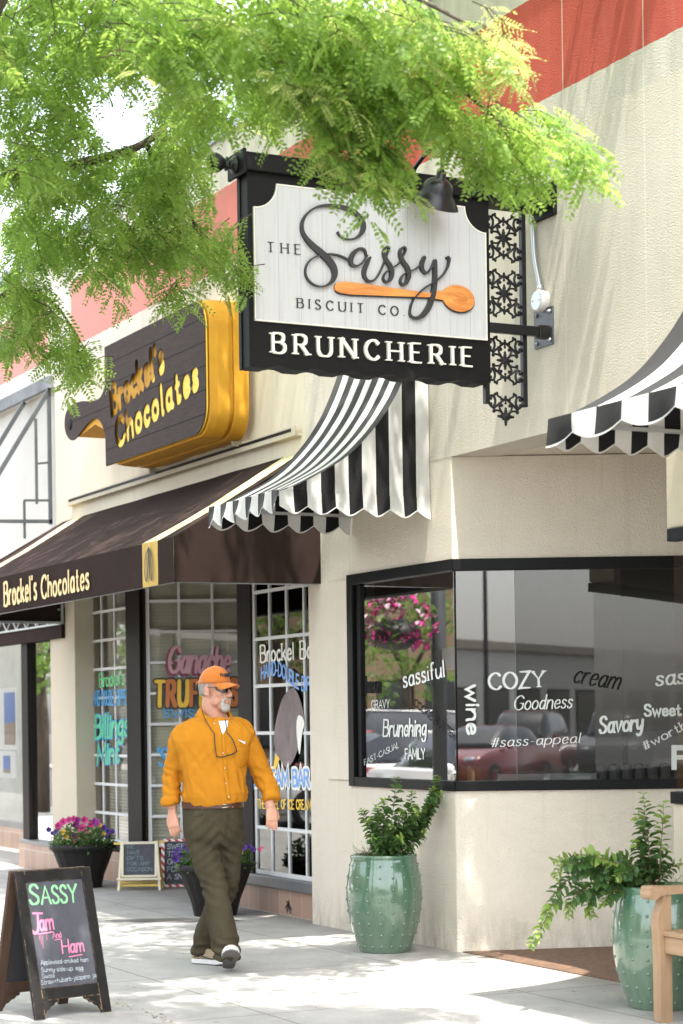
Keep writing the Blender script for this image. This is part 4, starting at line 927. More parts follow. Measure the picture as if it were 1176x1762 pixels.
def slate(N, geo, cc, b):
    s = N.ramp(N.noise(N.mapping(geo, (2, 2, 1)), 3.5, 6, .7), .4, .8); return N.mix(N.math('MULTIPLY', s, .55), cc, (.13, .13, .15))
M_SLATE = mat('dusty chalkboard', (.055, .055, .068), .75, extra=slate)
def chalk(name, rgb):
    return mat(name, srgb(*rgb), .95, var=.06, vs=30)
C_GRN, C_PNK, C_WHT, C_BLU2 = chalk('green chalk', (140, 198, 148)), chalk('pink chalk', (212, 125, 158)), chalk('white chalk', (185, 195, 202)), chalk('pale blue chalk', (130, 160, 170))
F1, F2 = onZ(60, 1757), onZ(191, 1741)
wv = F2 - F1; wl = np.linalg.norm(wv); wv /= wl; fn = np.array((wv[1], -wv[0], 0)); fn = fn if fn[0] > 0 else -fn
DEP = .43; HT = .745
ctr = (F1 + F2)/2 - fn*DEP/2
af = thing('sandwich_board', 'tall distressed black sandwich chalkboard lettered SASSY Jam And Ham on the sidewalk', 'chalkboard', ctr)
LP = math.hypot(DEP/2 - .02, HT)
def fp(u, v, d=0, sg=1):        # u across, v up the leaf, d outward
    up = np.array((0, 0, HT)) - fn*sg*(DEP/2 - .02); up /= np.linalg.norm(up)
    out = np.cross(wv, up)*1.; out = out if np.dot(out, fn*sg) > 0 else -out
    return ctr + fn*sg*DEP/2 + wv*u + up*v + out*d
def leaf(sg, m, mboard, parent):
    H = wl/2
    def q(mb, u0, u1, v0, v1, d0, d1):
        P = [fp(u, v, d, sg) for d in (d0, d1) for v in (v0, v1) for u in (u0, u1)]
        mb.add(P, [(0, 2, 3, 1), (4, 5, 7, 6), (0, 1, 5, 4), (1, 3, 7, 5), (3, 2, 6, 7), (2, 0, 4, 6)])
    mb = MB(); q(mb, -H, -H+.058, 0, LP, -.011, .011); q(mb, H-.058, H, 0, LP, -.011, .011); q(mb, -H+.058, H-.058, LP-.062, LP-.001, -.0105, .0105); q(mb, -H+.058, H-.058, .095, .158, -.0105, .0105)
    for s in (-1, 1):
        o = [(H-.058, .095), (H-.15, .095), (H-.148, .082), (H-.128, .076), (H-.12, .064), (H-.1, .06), (H-.09, .046), (H-.072, .04), (H-.066, .025), (H-.058, .015)]
        mb.poly([fp(s*u, v, -.009, sg) for u, v in o], fp(0, .3, .009, sg) - fp(0, .3, -.009, sg))
    fr = mb.build('frame' if sg > 0 else 'back_leaf', m, parent, bevel=.004)
    mb = MB(); q(mb, -H+.056, H-.056, .156, LP-.06, -.004, .004); b = mb.build('board', mboard, fr if sg < 0 else parent); return fr, b
_, brd = leaf(1, M_WORN, M_SLATE, af); leaf(-1, M_WORNB, mat('plain dark slate', (.03, .03, .035), .8), af)  # rear board is a plain, darker slate than the front
up_ = fp(0, 1) - fp(0, 0); pA_ = fp(0, .4, .004); nA_ = np.cross(wv, up_); nA_ = nA_ if np.dot(nA_, CAM - pA_) > 0 else -nA_
def CH(s, l, r, h, m, st='chalk', **k): return letter('lettering', brd, pA_, nA_, s, l, r, h, st, m, z=.0012, dz=.00003, **k)
CH('S', (51, 1556), (67, 1556), 33, C_GRN, 'chalk'); CH('ASSY', (72, 1556), (133, 1552), 30, C_GRN, 'chalk')
CH('J', (56, 1606), (72, 1606), 34, C_PNK, 'chalk'); CH('am', (69, 1602), (93, 1599), 28, C_PNK, 'chalk'); CH('And', (91, 1615), (106, 1613), 10, C_PNK, 'sans'); CH('Ham', (108, 1641), (145, 1637), 23, C_PNK, 'chalk')
mb = MB(); frc, _L = frame_on(pA_, nA_, (66, 1607), (90, 1604))
def under(l, r, hw=.003):
    a, b = onP(*l, pA_, nA_), onP(*r, pA_, nA_); o = frc[0]; A2 = [(np.dot(p-o, frc[1]), np.dot(p-o, frc[2])) for p in (a, b)]; ribbon(mb, A2, hw, frc, None, .0014)
under((66, 1608), (91, 1604)); under((94, 1618), (104, 1616), .002); under((119, 1647), (141, 1643))
for (x, y, y2) in ((70, 1610, 1625), (73, 1610, 1632), (80, 1608, 1618), (67, 1610, 1618)): under((x, y), (x+1, y2), .0008)
mb.build('underline', C_PNK, brd, fix=False)
for s, l, r in (('* Applewood-smoked ham', (65, 1661), (152, 1655)), ('* Sunny-side-up egg', (65, 1674), (143, 1669)), ('* Swiss', (66, 1685), (94, 1682)), ('* Straw-rhubarb-jalape~no jam'.replace('~n', 'n'), (66, 1696), (171, 1681))): CH(s, l, r, 8, C_WHT, 'thin')

def local_frame(o, e1=(1, 0, 0), e2=(0, 0, 1), n=(0, -1, 0)): return (np.array(o, float), np.array(e1, float), np.array(e2, float), np.array(n, float))
# small easel chalkboard
M_CRW = mat('cream painted wood', (.70, .64, .48), .5, var=.06, vs=8); M_YLW = mat('yellow painted wood', (.68, .50, .10), .5, var=.08)
S1 = 188.
ez = thing('easel_chalkboard', 'small cream framed easel chalkboard with yellow legs, chalked We Have Gifts', 'chalkboard', onZ(240, 1533), ROTZ)
def tilt(x, z, y0=-.02, s=.16): return (x, y0 + z*s, z)
mb = MB()
for s in (-1, 1): mb.bar(tilt(s*.185, 0), tilt(s*.155, .44), .022)
mb.bar(tilt(-.2, .105, -.032), tilt(.2, .105, -.032), .025, .02); mb.bar(tilt(-.15, .125), tilt(-.15, .43), .022); mb.bar(tilt(.15, .125), tilt(.15, .43), .022); mb.bar(tilt(-.15, .425), tilt(.15, .425), .022); mb.bar(tilt(-.15, .13), tilt(.15, .13), .02)
mb.build('frame', M_CRW, ez, local=True, bevel=.003)
mb = MB()
for s in (-1, 1): mb.bar((s*.19, .22, 0), (s*.16, .06, .42), .02)
mb.bar((-.19, .03, .045), (.19, .03, .045), .02); mb.bar((-.18, .17, .06), (.18, .17, .06), .02); mb.bar((.12, .07, .43), (.23, .07, .43), .02); mb.bar((-.23, .07, .42), (-.12, .07, .42), .02); mb.build('rear_legs', M_YLW, ez, local=True, bevel=.003)
mb = MB(); P = [tilt(-.14, .135), tilt(.14, .135), tilt(.14, .418), tilt(-.14, .418)]; mb.poly(P, (0, .006, -.001)); eb = mb.build('board', M_SLATE, ez, local=True)
mb = MB(); sl = 1/math.hypot(1, .16)
for i, (s, w) in enumerate((('WE', .07), ('HAVE', .11), ('GIFTS', .15), ('FOR ANY', .2), ('OCCASION', .23))):
    p = np.array(tilt(-.115 + .01*(i % 2) , .375 - i*.05)); text(mb, s, local_frame(p, (1, 0, 0), (0, .16*sl, sl), (0, -sl, .16*sl)), w, .033, 'thin', z=.003, dz=.00003)
mb.build('lettering', C_BLU2, eb, local=True, fix=False)
# red and white bordered chalkboard
rb = thing('striped_chalkboard', 'small chalkboard with a red and white striped border behind the flower bowl', 'chalkboard', onZ(318, 1527), ROTZ)
def candy(N, geo, cc, b):
    sx = N.new('SeparateXYZ'); N.link(geo, sx.inputs[0]); f = N.math('FRACT', N.math('MULTIPLY', N.math('ADD', sx.outputs[0], sx.outputs[2]), 15)); return N.mix(N.math('GREATER_THAN', f, .5), (.55, .03, .04), (.8, .78, .75))
M_CANDY = mat('candy stripe', (.6, .05, .05), .5, extra=candy)
mb = MB(); w, h = .2, .41
def t2(x, z, y=0): return (x, y + z*.2, z)
for (a, b) in (((-w, .0), (-w, h)), ((w, 0), (w, h)), ((-w, .0), (w, .0)), ((-w, h), (w, h))):
    mb.bar(t2(a[0], a[1]+.015), t2(b[0], b[1]+.015), .03, .02)
mb.build('frame', M_CANDY, rb, local=True); mb = MB(); mb.poly([t2(-w+.015, .03, .004), t2(w-.015, .03, .004), t2(w-.015, h, .004), t2(-w+.015, h, .004)], (0, .006, 0)); b2 = mb.build('board', M_SLATE, rb, local=True)
mb = MB(); mb.bar((-.15, .25, 0), (-.15, .1, h), .02); mb.bar((.15, .25, 0), (.15, .1, h), .02); mb.build('rear_legs', M_WORNB, rb, local=True)
mb = MB(); sl = 1/math.hypot(1, .2)
for i, (s, w_) in enumerate((('SWEET', .2), ('TREATS', .24), ('GREAT', .2), ('FOR', .12), ('A SNACK', .26))):
    text(mb, s, local_frame(t2(-.16, .345 - i*.068), (1, 0, 0), (0, .2*sl, sl), (0, -sl, .2*sl)), w_, .045, 'chalk', z=.004, dz=.00003)
mb.build('lettering', C_WHT, b2, local=True, fix=False)

# ------------------------------------------------------------------ plants
def leafmat(name, col, col2, tr=.35, glow=(.26, .42, .05), gf=.5):
    if name in MATS: return MATS[name]
    m = mat(name, col, .4, spec=.5); N = NT(m); b = N.n['Principled BSDF']; out = N.n['Material Output']
    ri = N.new('NewGeometry').outputs['Random Per Island']; c = N.mix(ri, col, col2); N.link(c, b.inputs['Base Color'])
    t = N.new('BsdfTranslucent'); N.link(N.mix(gf, c, glow), t.inputs[0]); mx = N.new('MixShader'); mx.inputs[0].default_value = tr
    N.link(b.outputs[0], mx.inputs[1]); N.link(t.outputs[0], mx.inputs[2]); N.link(mx.outputs[0], out.inputs[0]); return m
M_SHRUB = leafmat('shrub leaf', (.035, .09, .03), (.085, .17, .045)); M_SHRUBY = leafmat('young shrub leaf', (.16, .26, .05), (.24, .33, .07)); M_STEM = mat('shrub stem', (.16, .1, .05), .7)
M_PETL = leafmat('bedding leaf', (.045, .11, .03), (.09, .17, .04)); M_SOIL = mat('potting soil', (.04, .03, .022), .95, bump=.6, bs=60)
M_DRY = mat('dry twigs', (.13, .085, .05), .9); M_WISP = leafmat('wispy grass', (.12, .17, .06), (.2, .24, .1))
def add_leaf(mb, p, d, up, L, Wd, mi=0, fold=.25, curl=.2):
    d = np.array(d, float); d /= np.linalg.norm(d); s = np.cross(d, up); s /= np.linalg.norm(s) + 1e-9; n = np.cross(s, d)
    p = np.array(p, float)
    m1 = p + d*L*.35 - n*L*curl*.05; m2 = p + d*L*.7 - n*L*curl*.25; tip = p + d*L*.97 - n*L*curl*.7
    V = [p, m1, m2, tip, m1 + s*Wd*.5 + n*Wd*fold, m2 + s*Wd*.38 + n*Wd*fold*.7, m1 - s*Wd*.5 + n*Wd*fold, m2 - s*Wd*.38 + n*Wd*fold*.7]
    mb.add(V, [(0, 4, 1), (1, 4, 5, 2), (2, 5, 3), (0, 1, 6), (1, 2, 7, 6), (2, 3, 7)], mi, True)
def leafy_stem(ms, ml, pts, rng, L=.042, gap=.02, young=.15, start=.15, r=.0035, dens=1.):
    C = catmull(pts, 8); seg = np.array(C); acc = 0; n = len(C)
    ms.tube(C, [r*(1 - .75*i/(n-1)) for i in range(n)], 5)
    total = sum(np.linalg.norm(seg[i+1]-seg[i]) for i in range(n-1)); pos = total*start; side = rng.random()*6
    while pos < total:
        a = 0
        for i in range(n-1):
            l = np.linalg.norm(seg[i+1]-seg[i])
            if a + l >= pos: break
            a += l
        t = seg[i+1]-seg[i]; t /= np.linalg.norm(t)+1e-9; p = seg[i] + t*(pos-a); f = pos/total
        u = np.cross(t, (.3, .2, 1)); u /= np.linalg.norm(u)+1e-9; v = np.cross(t, u)
        for k in (0, math.pi):
            if rng.random() > dens: continue
            ang = side + k + rng.gauss(0, .3); o = u*math.cos(ang) + v*math.sin(ang); d = t*.45 + o + np.array((0, 0, .05 - .25*rng.random()))
            sz = L*rng.uniform(.7, 1.15)*(1 - .5*max(0, f-.75)/.25)
            add_leaf(ml, p, d, (rng.gauss(0, .5), rng.gauss(0, .5), 1), sz, sz*.56, 1 if f > 1 - young else 0, curl=rng.uniform(.1, .5))
        side += 1.4; pos += gap*rng.uniform(.8, 1.3)
def frontal(c, yoff=0.):
    n = np.array((-CS, SN, 0)); p0 = np.array(c, float) + n*yoff; return lambda px, py: onP(px, py, p0, n)
# glazed pots
def glaze(N, geo, cc, b):
    st = N.ramp(N.noise(N.mapping(geo, (9, 9, .5)), 2., 5, .6), .35, .7); sx = N.new('SeparateXYZ'); N.link(geo, sx.inputs[0])
    hi = N.ramp(N.math('ADD', sx.outputs[2], N.math('MULTIPLY', N.noise(N.mapping(geo, (7, 7, 1)), 3, 3), .35)), .15, .75)
    c = N.mix(st, (.04, .115, .068), (.125, .195, .13)); return N.mix(hi, N.mix(.55, c, (.175, .24, .165)), c)
M_GLAZE = mat('green glazed ceramic', (.1, .25, .15), .12, extra=glaze, coat=.8, spec=.6, bump=.12, bs=10, bstretch=(1, 1, .4))
def glazed_pot(c, label, rot):
    t = thing('glazed_pot', label, 'pot', c, rot, 'green glazed pots with shrubs')
    prof = [(.0, .0), (.158, .0), (.166, .012), (.192, .08), (.222, .18), (.241, .28), (.247, .36), (.243, .44), (.231, .52), (.217, .585), (.214, .605), (.219, .618), (.215, .63), (.198, .63), (.19, .6), (.19, .55)]
    mb = MB(); P = catmull([np.array((r, z, 0)) for r, z in prof[1:11]], 4); mb.lathe([(0.001, 0)] + [(p[0], p[1]) for p in P] + prof[11:], (0, 0, 0), 48)
    rs = [p[0] for p in P]; zs_ = [p[1] for p in P]
    for k in range(8):
        z = .045 + k*.074; r = float(np.interp(z, zs_, rs))
        for j in range(18):
            a = 2*math.pi*(j + .0*(k % 2))/18; mb.ball(((r-.003)*math.cos(a), (r-.003)*math.sin(a), z), .0098, 8)
    mb.build('pot', M_GLAZE, t, local=True, fix=False)
    mb = MB(); mb.lathe([(.001, .585), (.1, .59), (.192, .58)], (0, 0, 0), 24); mb.build('soil', M_SOIL, t, local=True, fix=False); return t
c1 = onZ(663, 1637); c2 = onZ(1138, 1733); 
pot1 = glazed_pot(c1, 'green studded glazed pot at the corner below the window, shrub leaning right', .1); pot2 = glazed_pot(c2, 'green studded glazed pot beside the bench, shrub trailing left', .5)
def grow(t, c, stems, rng, name='shrub'):
    ms, ml = MB(), MB()
    for px, yo, kw in stems:
        F = frontal(c); P = []
        for i, q in enumerate(px): f = i/(len(px)-1); w = frontal(c, yo*f)(*q); P.append(w)
        leafy_stem(ms, ml, P, rng, **kw)
    ms.build('stem', M_STEM, t, fix=False); ml.build('foliage', [M_SHRUB, M_SHRUBY], t, fix=False)
rg = random.Random(3)
S = []
base1 = (665, 1478)
for tip, mid, yo in (((621, 1392), (640, 1430), 0), ((633, 1410), (645, 1445), -.1), ((684, 1333), (676, 1400), 0), ((660, 1375), (662, 1425), -.12), ((648, 1385), (655, 1430), .1), ((692, 1395), (680, 1435), -.1), ((711, 1362), (700, 1410), .05), ((720, 1395), (700, 1430), -.15), ((705, 1420), (690, 1445), .1), ((733, 1430), (705, 1455), -.1), ((640, 1440), (650, 1460), -.2), ((675, 1420), (668, 1450), -.2), ((690, 1440), (680, 1460), -.25), ((715, 1385), (705, 1425), -.05)):
    S.append(([base1, mid, tip], yo, dict(L=.08 if tip == (684, 1333) else .066, gap=.028 if tip == (684, 1333) else .0115, young=.1)))
for tip, k in (((752, 1335), 0), ((768, 1342), .1), ((760, 1365), -.1), ((745, 1355), -.05)): S.append(([base1, (690, 1465), (722, 1425), (742, 1385), tip], k, dict(L=.062, gap=.0095, start=.35, young=.05)))
grow(pot1, c1, S, rg)
base2 = (1122, 1535); S = []
for P, yo, kw in (([base2, (1118, 1460), (1112, 1420), (1108, 1365)], 0, dict(L=0.077, gap=0.0199)), ([base2, (1116, 1470), (1105, 1430), (1098, 1400)], .08, dict(L=0.069, gap=0.0168)), ([(1135, 1535), (1137, 1470), (1141, 1420), (1143, 1378)], -.05, dict(L=0.069, gap=0.0268, young=.7, start=.5)),
    ([base2, (1085, 1498), (1030, 1475), (990, 1472)], -.1, dict(L=0.069, gap=0.0153, young=.5)), ([base2, (1075, 1500), (1010, 1485), (970, 1490), (955, 1510)], -.15, dict(L=0.069, gap=0.0122)), ([base2, (1060, 1505), (1000, 1500), (965, 1530), (945, 1570), (925, 1610), (912, 1632)], -.2, dict(L=0.065, gap=0.0131, young=.3)),
    ([base2, (1060, 1520), (1010, 1530), (985, 1550), (978, 1580)], -.2, dict(L=0.069, gap=0.0122)), ([base2, (1070, 1525), (1030, 1530), (1012, 1560), (1020, 1580)], -.1, dict(L=0.069, gap=0.0122)), ([base2, (1080, 1510), (1050, 1500), (1035, 1480)], 0, dict(L=0.069, gap=0.0138)), ([base2, (1090, 1490), (1075, 1475), (1060, 1470)], .1, dict(L=0.062, gap=0.0153)),
    ([base2, (1110, 1490), (1098, 1460), (1092, 1445)], 0, dict(L=0.069, gap=0.0122)), ([base2, (1130, 1500), (1145, 1470), (1150, 1460)], .1, dict(L=0.062, gap=0.0138)), ([base2, (1140, 1510), (1160, 1490), (1172, 1485)], 0, dict(L=0.062, gap=0.0138)), ([base2, (1080, 1530), (1050, 1540), (1035, 1560)], -.2, dict(L=0.062, gap=0.0122)), ([base2, (1000, 1490), (965, 1480), (952, 1483)], -.05, dict(L=0.069, gap=0.0153, start=.4)), ([base2, (1100, 1510), (1080, 1500), (1060, 1510)], -.2, dict(L=0.062, gap=0.0107))):
    S.append((P, yo, kw))
grow(pot2, c2, S, rg)
for t, c, bx in ((pot1, c1, (620, 710)), (pot2, c2, (1085, 1165))):
    mb = MB()
    for i in range(130):
        a = rg.uniform(0, 6.28); r = .17*math.sqrt(rg.random()); b = np.array(c) + (r*math.cos(a), r*math.sin(a), .58); l = rg.uniform(.06, .15); d = np.array((math.cos(a)*.7, math.sin(a)*.7, rg.uniform(.4, 1)))
        mid = b + d*l*.6; tip = b + d*l + np.array((rg.gauss(0, .02), rg.gauss(0, .02), -.01)); w = np.array((-math.sin(a), math.cos(a), 0))*.0016
        mb.add([b-w, b+w, mid+w, mid-w, tip], [(0, 1, 2, 3), (3, 2, 4)], 0)
        for k in range(4):
            q = b + (tip-b)*rg.uniform(.4, 1); add_leaf(mb, q, (rg.gauss(0, 1), rg.gauss(0, 1), .6), (0, 0, 1), .014, .005, 0)
    for i in range(60):
        b = np.array(frontal(c)(bx[0] + rg.uniform(-6, 22), 0)); b = np.array(c) + (b - np.array(c))*np.array((1, 1, 0)) + np.array((rg.gauss(0, .02), rg.gauss(0, .02), .6)); d = np.array((rg.gauss(-.2, .5), rg.gauss(-.3, .5), rg.uniform(.4, 1)))
        mb.tube([b, b + d*.04, b + d*rg.uniform(.05, .1) + np.array((rg.gauss(0, .02), 0, 0))], [.0012, .0009, .0006], 3, 1)
    mb.build('underplanting', [M_WISP, M_DRY], t, fix=False)
# black fluted bowls of flowers
M_BOWL = mat('black plastic planter', (.018, .0165, .0165), .5, spec=.2, var=.2, vs=5, bump=.06, bs=60)
rgf = random.Random(2)
FLC = {'magenta': mat('magenta petal', (.40, .008, .14), .6, col2=(.52, .02, .2), vs=30), 'pink': mat('pink petal', (.65, .12, .22), .6), 'violet': mat('violet petal', (.035, .008, .14), .6, col2=(.07, .015, .22), vs=30), 'purple': mat('purple petal', (.30, .015, .24), .6), 'yellow': mat('yellow petal', (.75, .42, .02), .6)}
FLD = {'magenta': mat('magenta throat', (.16, .004, .06), .7), 'pink': mat('pink throat', (.4, .03, .06), .7), 'violet': mat('violet throat', (.01, .003, .03), .7), 'purple': mat('purple throat', (.12, .005, .10), .7), 'yellow': mat('orange throat', (.45, .15, .01), .7)}
def flower(t, p, n, r, col):
    n = np.array(n, float); n /= np.linalg.norm(n); u = np.cross(n, (.3, .1, 1)); u /= np.linalg.norm(u); v = np.cross(n, u); V = [np.array(p) - n*r*.3]; F = []; k = 15
    for i in range(k):
        a = 2*math.pi*i/k; q = r*(.85 + .18*abs(math.cos(2.5*a))); V.append(np.array(p) + (u*math.cos(a) + v*math.sin(a))*q*.34 - n*r*.06); 
    for i in range(k):
        a = 2*math.pi*i/k; q = r*(.82 + .2*abs(math.cos(2.5*a))); V.append(np.array(p) + (u*math.cos(a) + v*math.sin(a))*q + n*r*(.08 + .22*math.sin(5*a + 1) + rgf.gauss(0, .05)))
    F = [(0, 1 + i, 1 + (i+1) % k) for i in range(k)] + [(1+i, 1+k+i, 1+k+(i+1) % k, 1+(i+1) % k) for i in range(k)]
    mb = MB(); mb.add(V, F, 0, True); mb.f_ = None; mb.m = [1 if i < k else 0 for i in range(len(mb.m))]; mb.build('flower', [FLC[col], FLD[col]], t, fix=False)
def bowl(c, label, flowers, seed, zoff=1.):
    t = thing('flower_bowl', label, 'planter', c, .0, 'black fluted bowls of flowers'); rg = random.Random(seed)
    wob = lambda a, z: 1 - (.03*abs(math.sin(a*9)) if .03 < z < .33 else 0)
    mb = MB(); mb.lathe([(.001, 0), (.165, 0), (.17, .02), (.195, .12), (.235, .22), (.268, .31), (.283, .345), (.30, .35), (.306, .375), (.30, .405), (.28, .405), (.27, .37)], c, 72, wob=wob); mb.build('bowl', M_BOWL, t, fix=False)
    mb = MB(); mb.lathe([(.001, .385), (.275, .375)], c, 24); mb.build('soil', M_SOIL, t, fix=False)
    mb = MB()
    for i in range(1150):
        a = rg.uniform(0, 6.28); r = .30*math.sqrt(rg.random()); h = .39 + rg.random()*(.23*(1 - (r/.36)**2)) - (.05 if r > .27 else 0); p = np.array(c) + (r*math.cos(a), r*math.sin(a), h)
        add_leaf(mb, p, (math.cos(a)*.6 + rg.gauss(0, .6), math.sin(a)*.6 + rg.gauss(0, .6), rg.gauss(.3, .5)), (rg.gauss(0, .4), rg.gauss(0, .4), 1), rg.uniform(.03, .05), .02)
    mb.build('foliage', M_PETL, t, fix=False)
    F = frontal(c, -.12)
    for (px, py, col, r) in flowers:
        p = F(px, py); flower(t, p, (CAM - p)/10 + np.array((rg.gauss(0, .35), rg.gauss(0, .35), .35 + rg.random()*.3)), r, col)
    return t
cb1, cb2 = onZ(144, 1527), onZ(371, 1575)
fl1 = [(101, 1421, 'magenta', .036), (109, 1414, 'magenta', .036), (119, 1411, 'magenta', .032), (127, 1409, 'magenta', .03), (134, 1411, 'purple', .03), (142, 1424, 'magenta', .038), (131, 1420, 'purple', .036), (146, 1411, 'magenta', .034), (157, 1419, 'magenta', .032), (163, 1413, 'purple', .03), (168, 1416, 'purple', .03), (126, 1438, 'purple', .036), (109, 1432, 'yellow', .026), (114, 1439, 'yellow', .026), (96, 1431, 'violet', .024), (84, 1428, 'violet', .026), (90, 1434, 'violet', .02), (180, 1424, 'violet', .026), (187, 1430, 'violet', .028), (194, 1431, 'violet', .026), (183, 1438, 'violet', .024), (172, 1420, 'yellow', .022), (179, 1436, 'yellow', .02), (137, 1440, 'pink', .016), (128, 1448, 'pink', .018), (150, 1432, 'pink', .014), (136, 1430, 'pink', .014)]
bowl(cb1, 'black fluted bowl of magenta and purple flowers beside the cream pillar', fl1, 1)
fl2 = [(303, 1478, 'violet', .034), (312, 1470, 'violet', .026), (306, 1464, 'violet', .028), (320, 1458, 'violet', .024), (327, 1466, 'violet', .026), (333, 1474, 'violet', .022), (300, 1470, 'violet', .02), (430, 1457, 'violet', .022), (437, 1462, 'violet', .022), (420, 1459, 'violet', .026), (413, 1466, 'yellow', .028), (447, 1462, 'pink', .018), (452, 1459, 'pink', .015), (345, 1462, 'pink', .016), (360, 1460, 'violet', .024)]
bowl(cb2, 'black fluted bowl of violet flowers behind the walking man', fl2, 2)

# ------------------------------------------------------------------ bench
def grain(N, geo, cc, b): return cc
M_TEAK = mat('weathered teak', (.36, .24, .14), .6, col2=(.27, .17, .095), vs=4, vstretch=(1, 9, 9), bump=.12, bs=18, bstretch=(1, 12, 12))
M_TEAKV = mat('weathered teak upright', (.36, .24, .14), .6, col2=(.27, .17, .095), vs=4, vstretch=(9, 9, 1), bump=.12, bs=18, bstretch=(12, 12, 1))
bx0, by0, by1 = 3.12, -.63, -.08
bn = thing('bench', 'weathered teak bench with scrolled arm at the lower right edge', 'bench', (bx0, by0, 0)); bx1 = 4.7
for x in (bx0, bx1):
    mb = MB(); w = .062
    pf = [(-.035, 0), (.035, 0), (.035, .36), (.032, .44), (.045, .5), (.06, .56), (.075, .625), (.005, .625), (-.005, .57), (-.03, .52), (-.04, .46), (-.038, .38)]
    pf = [(-.034, 0), (.034, 0), (.036, .40), (.034, .46), (.034, .625), (-.012, .625), (-.018, .58), (-.042, .53), (-.044, .47), (-.036, .38)]
    mb.poly([(x - w/2, by0 - a, z) for a, z in [(-p[0], p[1]) for p in pf]], (w, 0, 0)); mb.build('leg', M_TEAKV, bn, bevel=.006)
    MB().poly([(x-w/2, by1-.03, 0), (x-w/2, by1+.03, 0), (x-w/2, by1+.03, .45), (x-w/2, by1+.07, .95), (x-w/2, by1+.03, .95), (x-w/2, by1-.03, .45)], (w, 0, 0)).build('leg', M_TEAKV, bn, bevel=.006)
    am = catmull([np.array((by0-.095, .645, 0)), np.array((by0-.09, .668, 0)), np.array((by0-.05, .672, 0)), np.array((by0+.1, .665, 0)), np.array((by1+.02, .668, 0))], 4); lo = catmull([np.array((by1+.02, .632, 0)), np.array((by0+.1, .628, 0)), np.array((by0-.02, .625, 0)), np.array((by0-.06, .605, 0)), np.array((by0-.09, .61, 0)), np.array((by0-.098, .63, 0))], 4)
    MB().poly([(x-.042, p[0], p[1]) for p in am + lo], (.084, 0, 0)).build('armrest', M_TEAK, bn, bevel=.008)
mb = MB()
for i in range(7): y = by0 - .02 + i*.085; mb.box((bx0-.0, y, .425), (bx1, y+.068, .45))
mb.build('seat', M_TEAK, bn, bevel=.004)
mb = MB(); mb.box((bx0+.031, by0-.01, .34), (bx1-.031, by0+.02, .423)); mb.box((bx0-.015, by0+.035, .35), (bx0+.015, by1-.03, .42)); mb.box((bx1-.015, by0+.035, .35), (bx1+.015, by1-.03, .42)); mb.build('apron', M_TEAK, bn, bevel=.004)
mb = MB(); mb.box((bx0+.031, by1+.03, .88), (bx1-.031, by1+.065, .96)); mb.box((bx0+.031, by1-.0, .5), (bx1-.031, by1+.03, .56))
for i in range(14): x = bx0 + .1 + i*.105; mb.bar((x, by1+.015, .55), (x, by1+.047, .885), .045, .015, up=(0, 1, 0))
mb.build('backrest', M_TEAK, bn, bevel=.004)
# ------------------------------------------------------------------ the walking man
from mathutils.bvhtree import BVHTree
PB = onZ(372, 1668); RV = np.array((SN, CS, 0)); DV = np.array((-CS, SN, 0))
man = thing('person', 'man walking in orange cap, orange shirt and brown trousers, head turned aside', 'person', PB, ROTZ)
def L(px, py, dy=0.):
    p = onP(px, py, PB + DV*dy, DV) - PB; return np.array((np.dot(p, RV), dy, p[2]))
SP = FPX / np.dot(PB - CAM, DV)
def hwm(pxs): return pxs / SP
def remesh(mb, vox, it=2, name='tmp'):
    o = mb.build(name, MATS['black vinyl'], None, local=True)
    r = o.modifiers.new('r', 'REMESH'); r.mode = 'VOXEL'; r.voxel_size = vox; r.use_smooth_shade = True
    if it: s = o.modifiers.new('s', 'SMOOTH'); s.factor = .5; s.iterations = it
    dg = bpy.context.evaluated_depsgraph_get(); dg.update(); me = bpy.data.meshes.new_from_object(o.evaluated_get(dg)); bpy.data.objects.remove(o); return me
def put(me, name, mats, parent, disp=None):
    if disp:
        me.calc_loop_triangles(); n = len(me.vertices); V = np.empty(n*3); me.vertices.foreach_get('co', V); V = V.reshape(-1, 3)
        Nn = np.array([v.normal[:] for v in me.vertices]); D = np.array([disp(v, q) for v, q in zip(V, Nn)]); V = V + Nn*D[:, None]; me.vertices.foreach_set('co', V.ravel())
    me.materials.clear(); [me.materials.append(m) for m in mats]
    me.polygons.foreach_set('use_smooth', [True]*len(me.polygons)); me.polygons.foreach_set('material_index', [0]*len(me.polygons)); me.update()
    o = bpy.data.objects.new(name, me); COL.objects.link(o); o.parent = parent; WLOC[o.name] = WLOC[man.name]; return o
def ering(c, hw, hd, n=28, p=2.4, axis=None, side=None):
    """Superellipse ring; by default horizontal, else square to axis."""
    c = np.array(c, float); R = []
    if axis is None: a, b = np.array((1., 0, 0)), np.array((0, 1., 0))
    else:
        ax = np.array(axis, float); ax /= np.linalg.norm(ax); a = np.array((1., 0, 0)) if side is None else np.array(side, float); a = a - ax*np.dot(a, ax); a /= np.linalg.norm(a); b = np.cross(ax, a)
    for i in range(n):
        t = 2*math.pi*i/n; ct, st_ = math.cos(t), math.sin(t)
        R.append(c + a*hw*math.copysign(abs(ct)**(2/p), ct) + b*hd*math.copysign(abs(st_)**(2/p), st_))
    return R
def limb(mb, pts, rad, flat=1., n=20, per=5, p=2.1):
    Q = catmull([np.array((*q, r)) for q, r in zip(pts, rad)], per); R = []
    for i, q in enumerate(Q):
        d = Q[min(i+1, len(Q)-1)][:3] - Q[max(i-1, 0)][:3]; R.append(ering(q[:3], q[3], q[3]*flat, n, p, d))
    mb.loft(R)
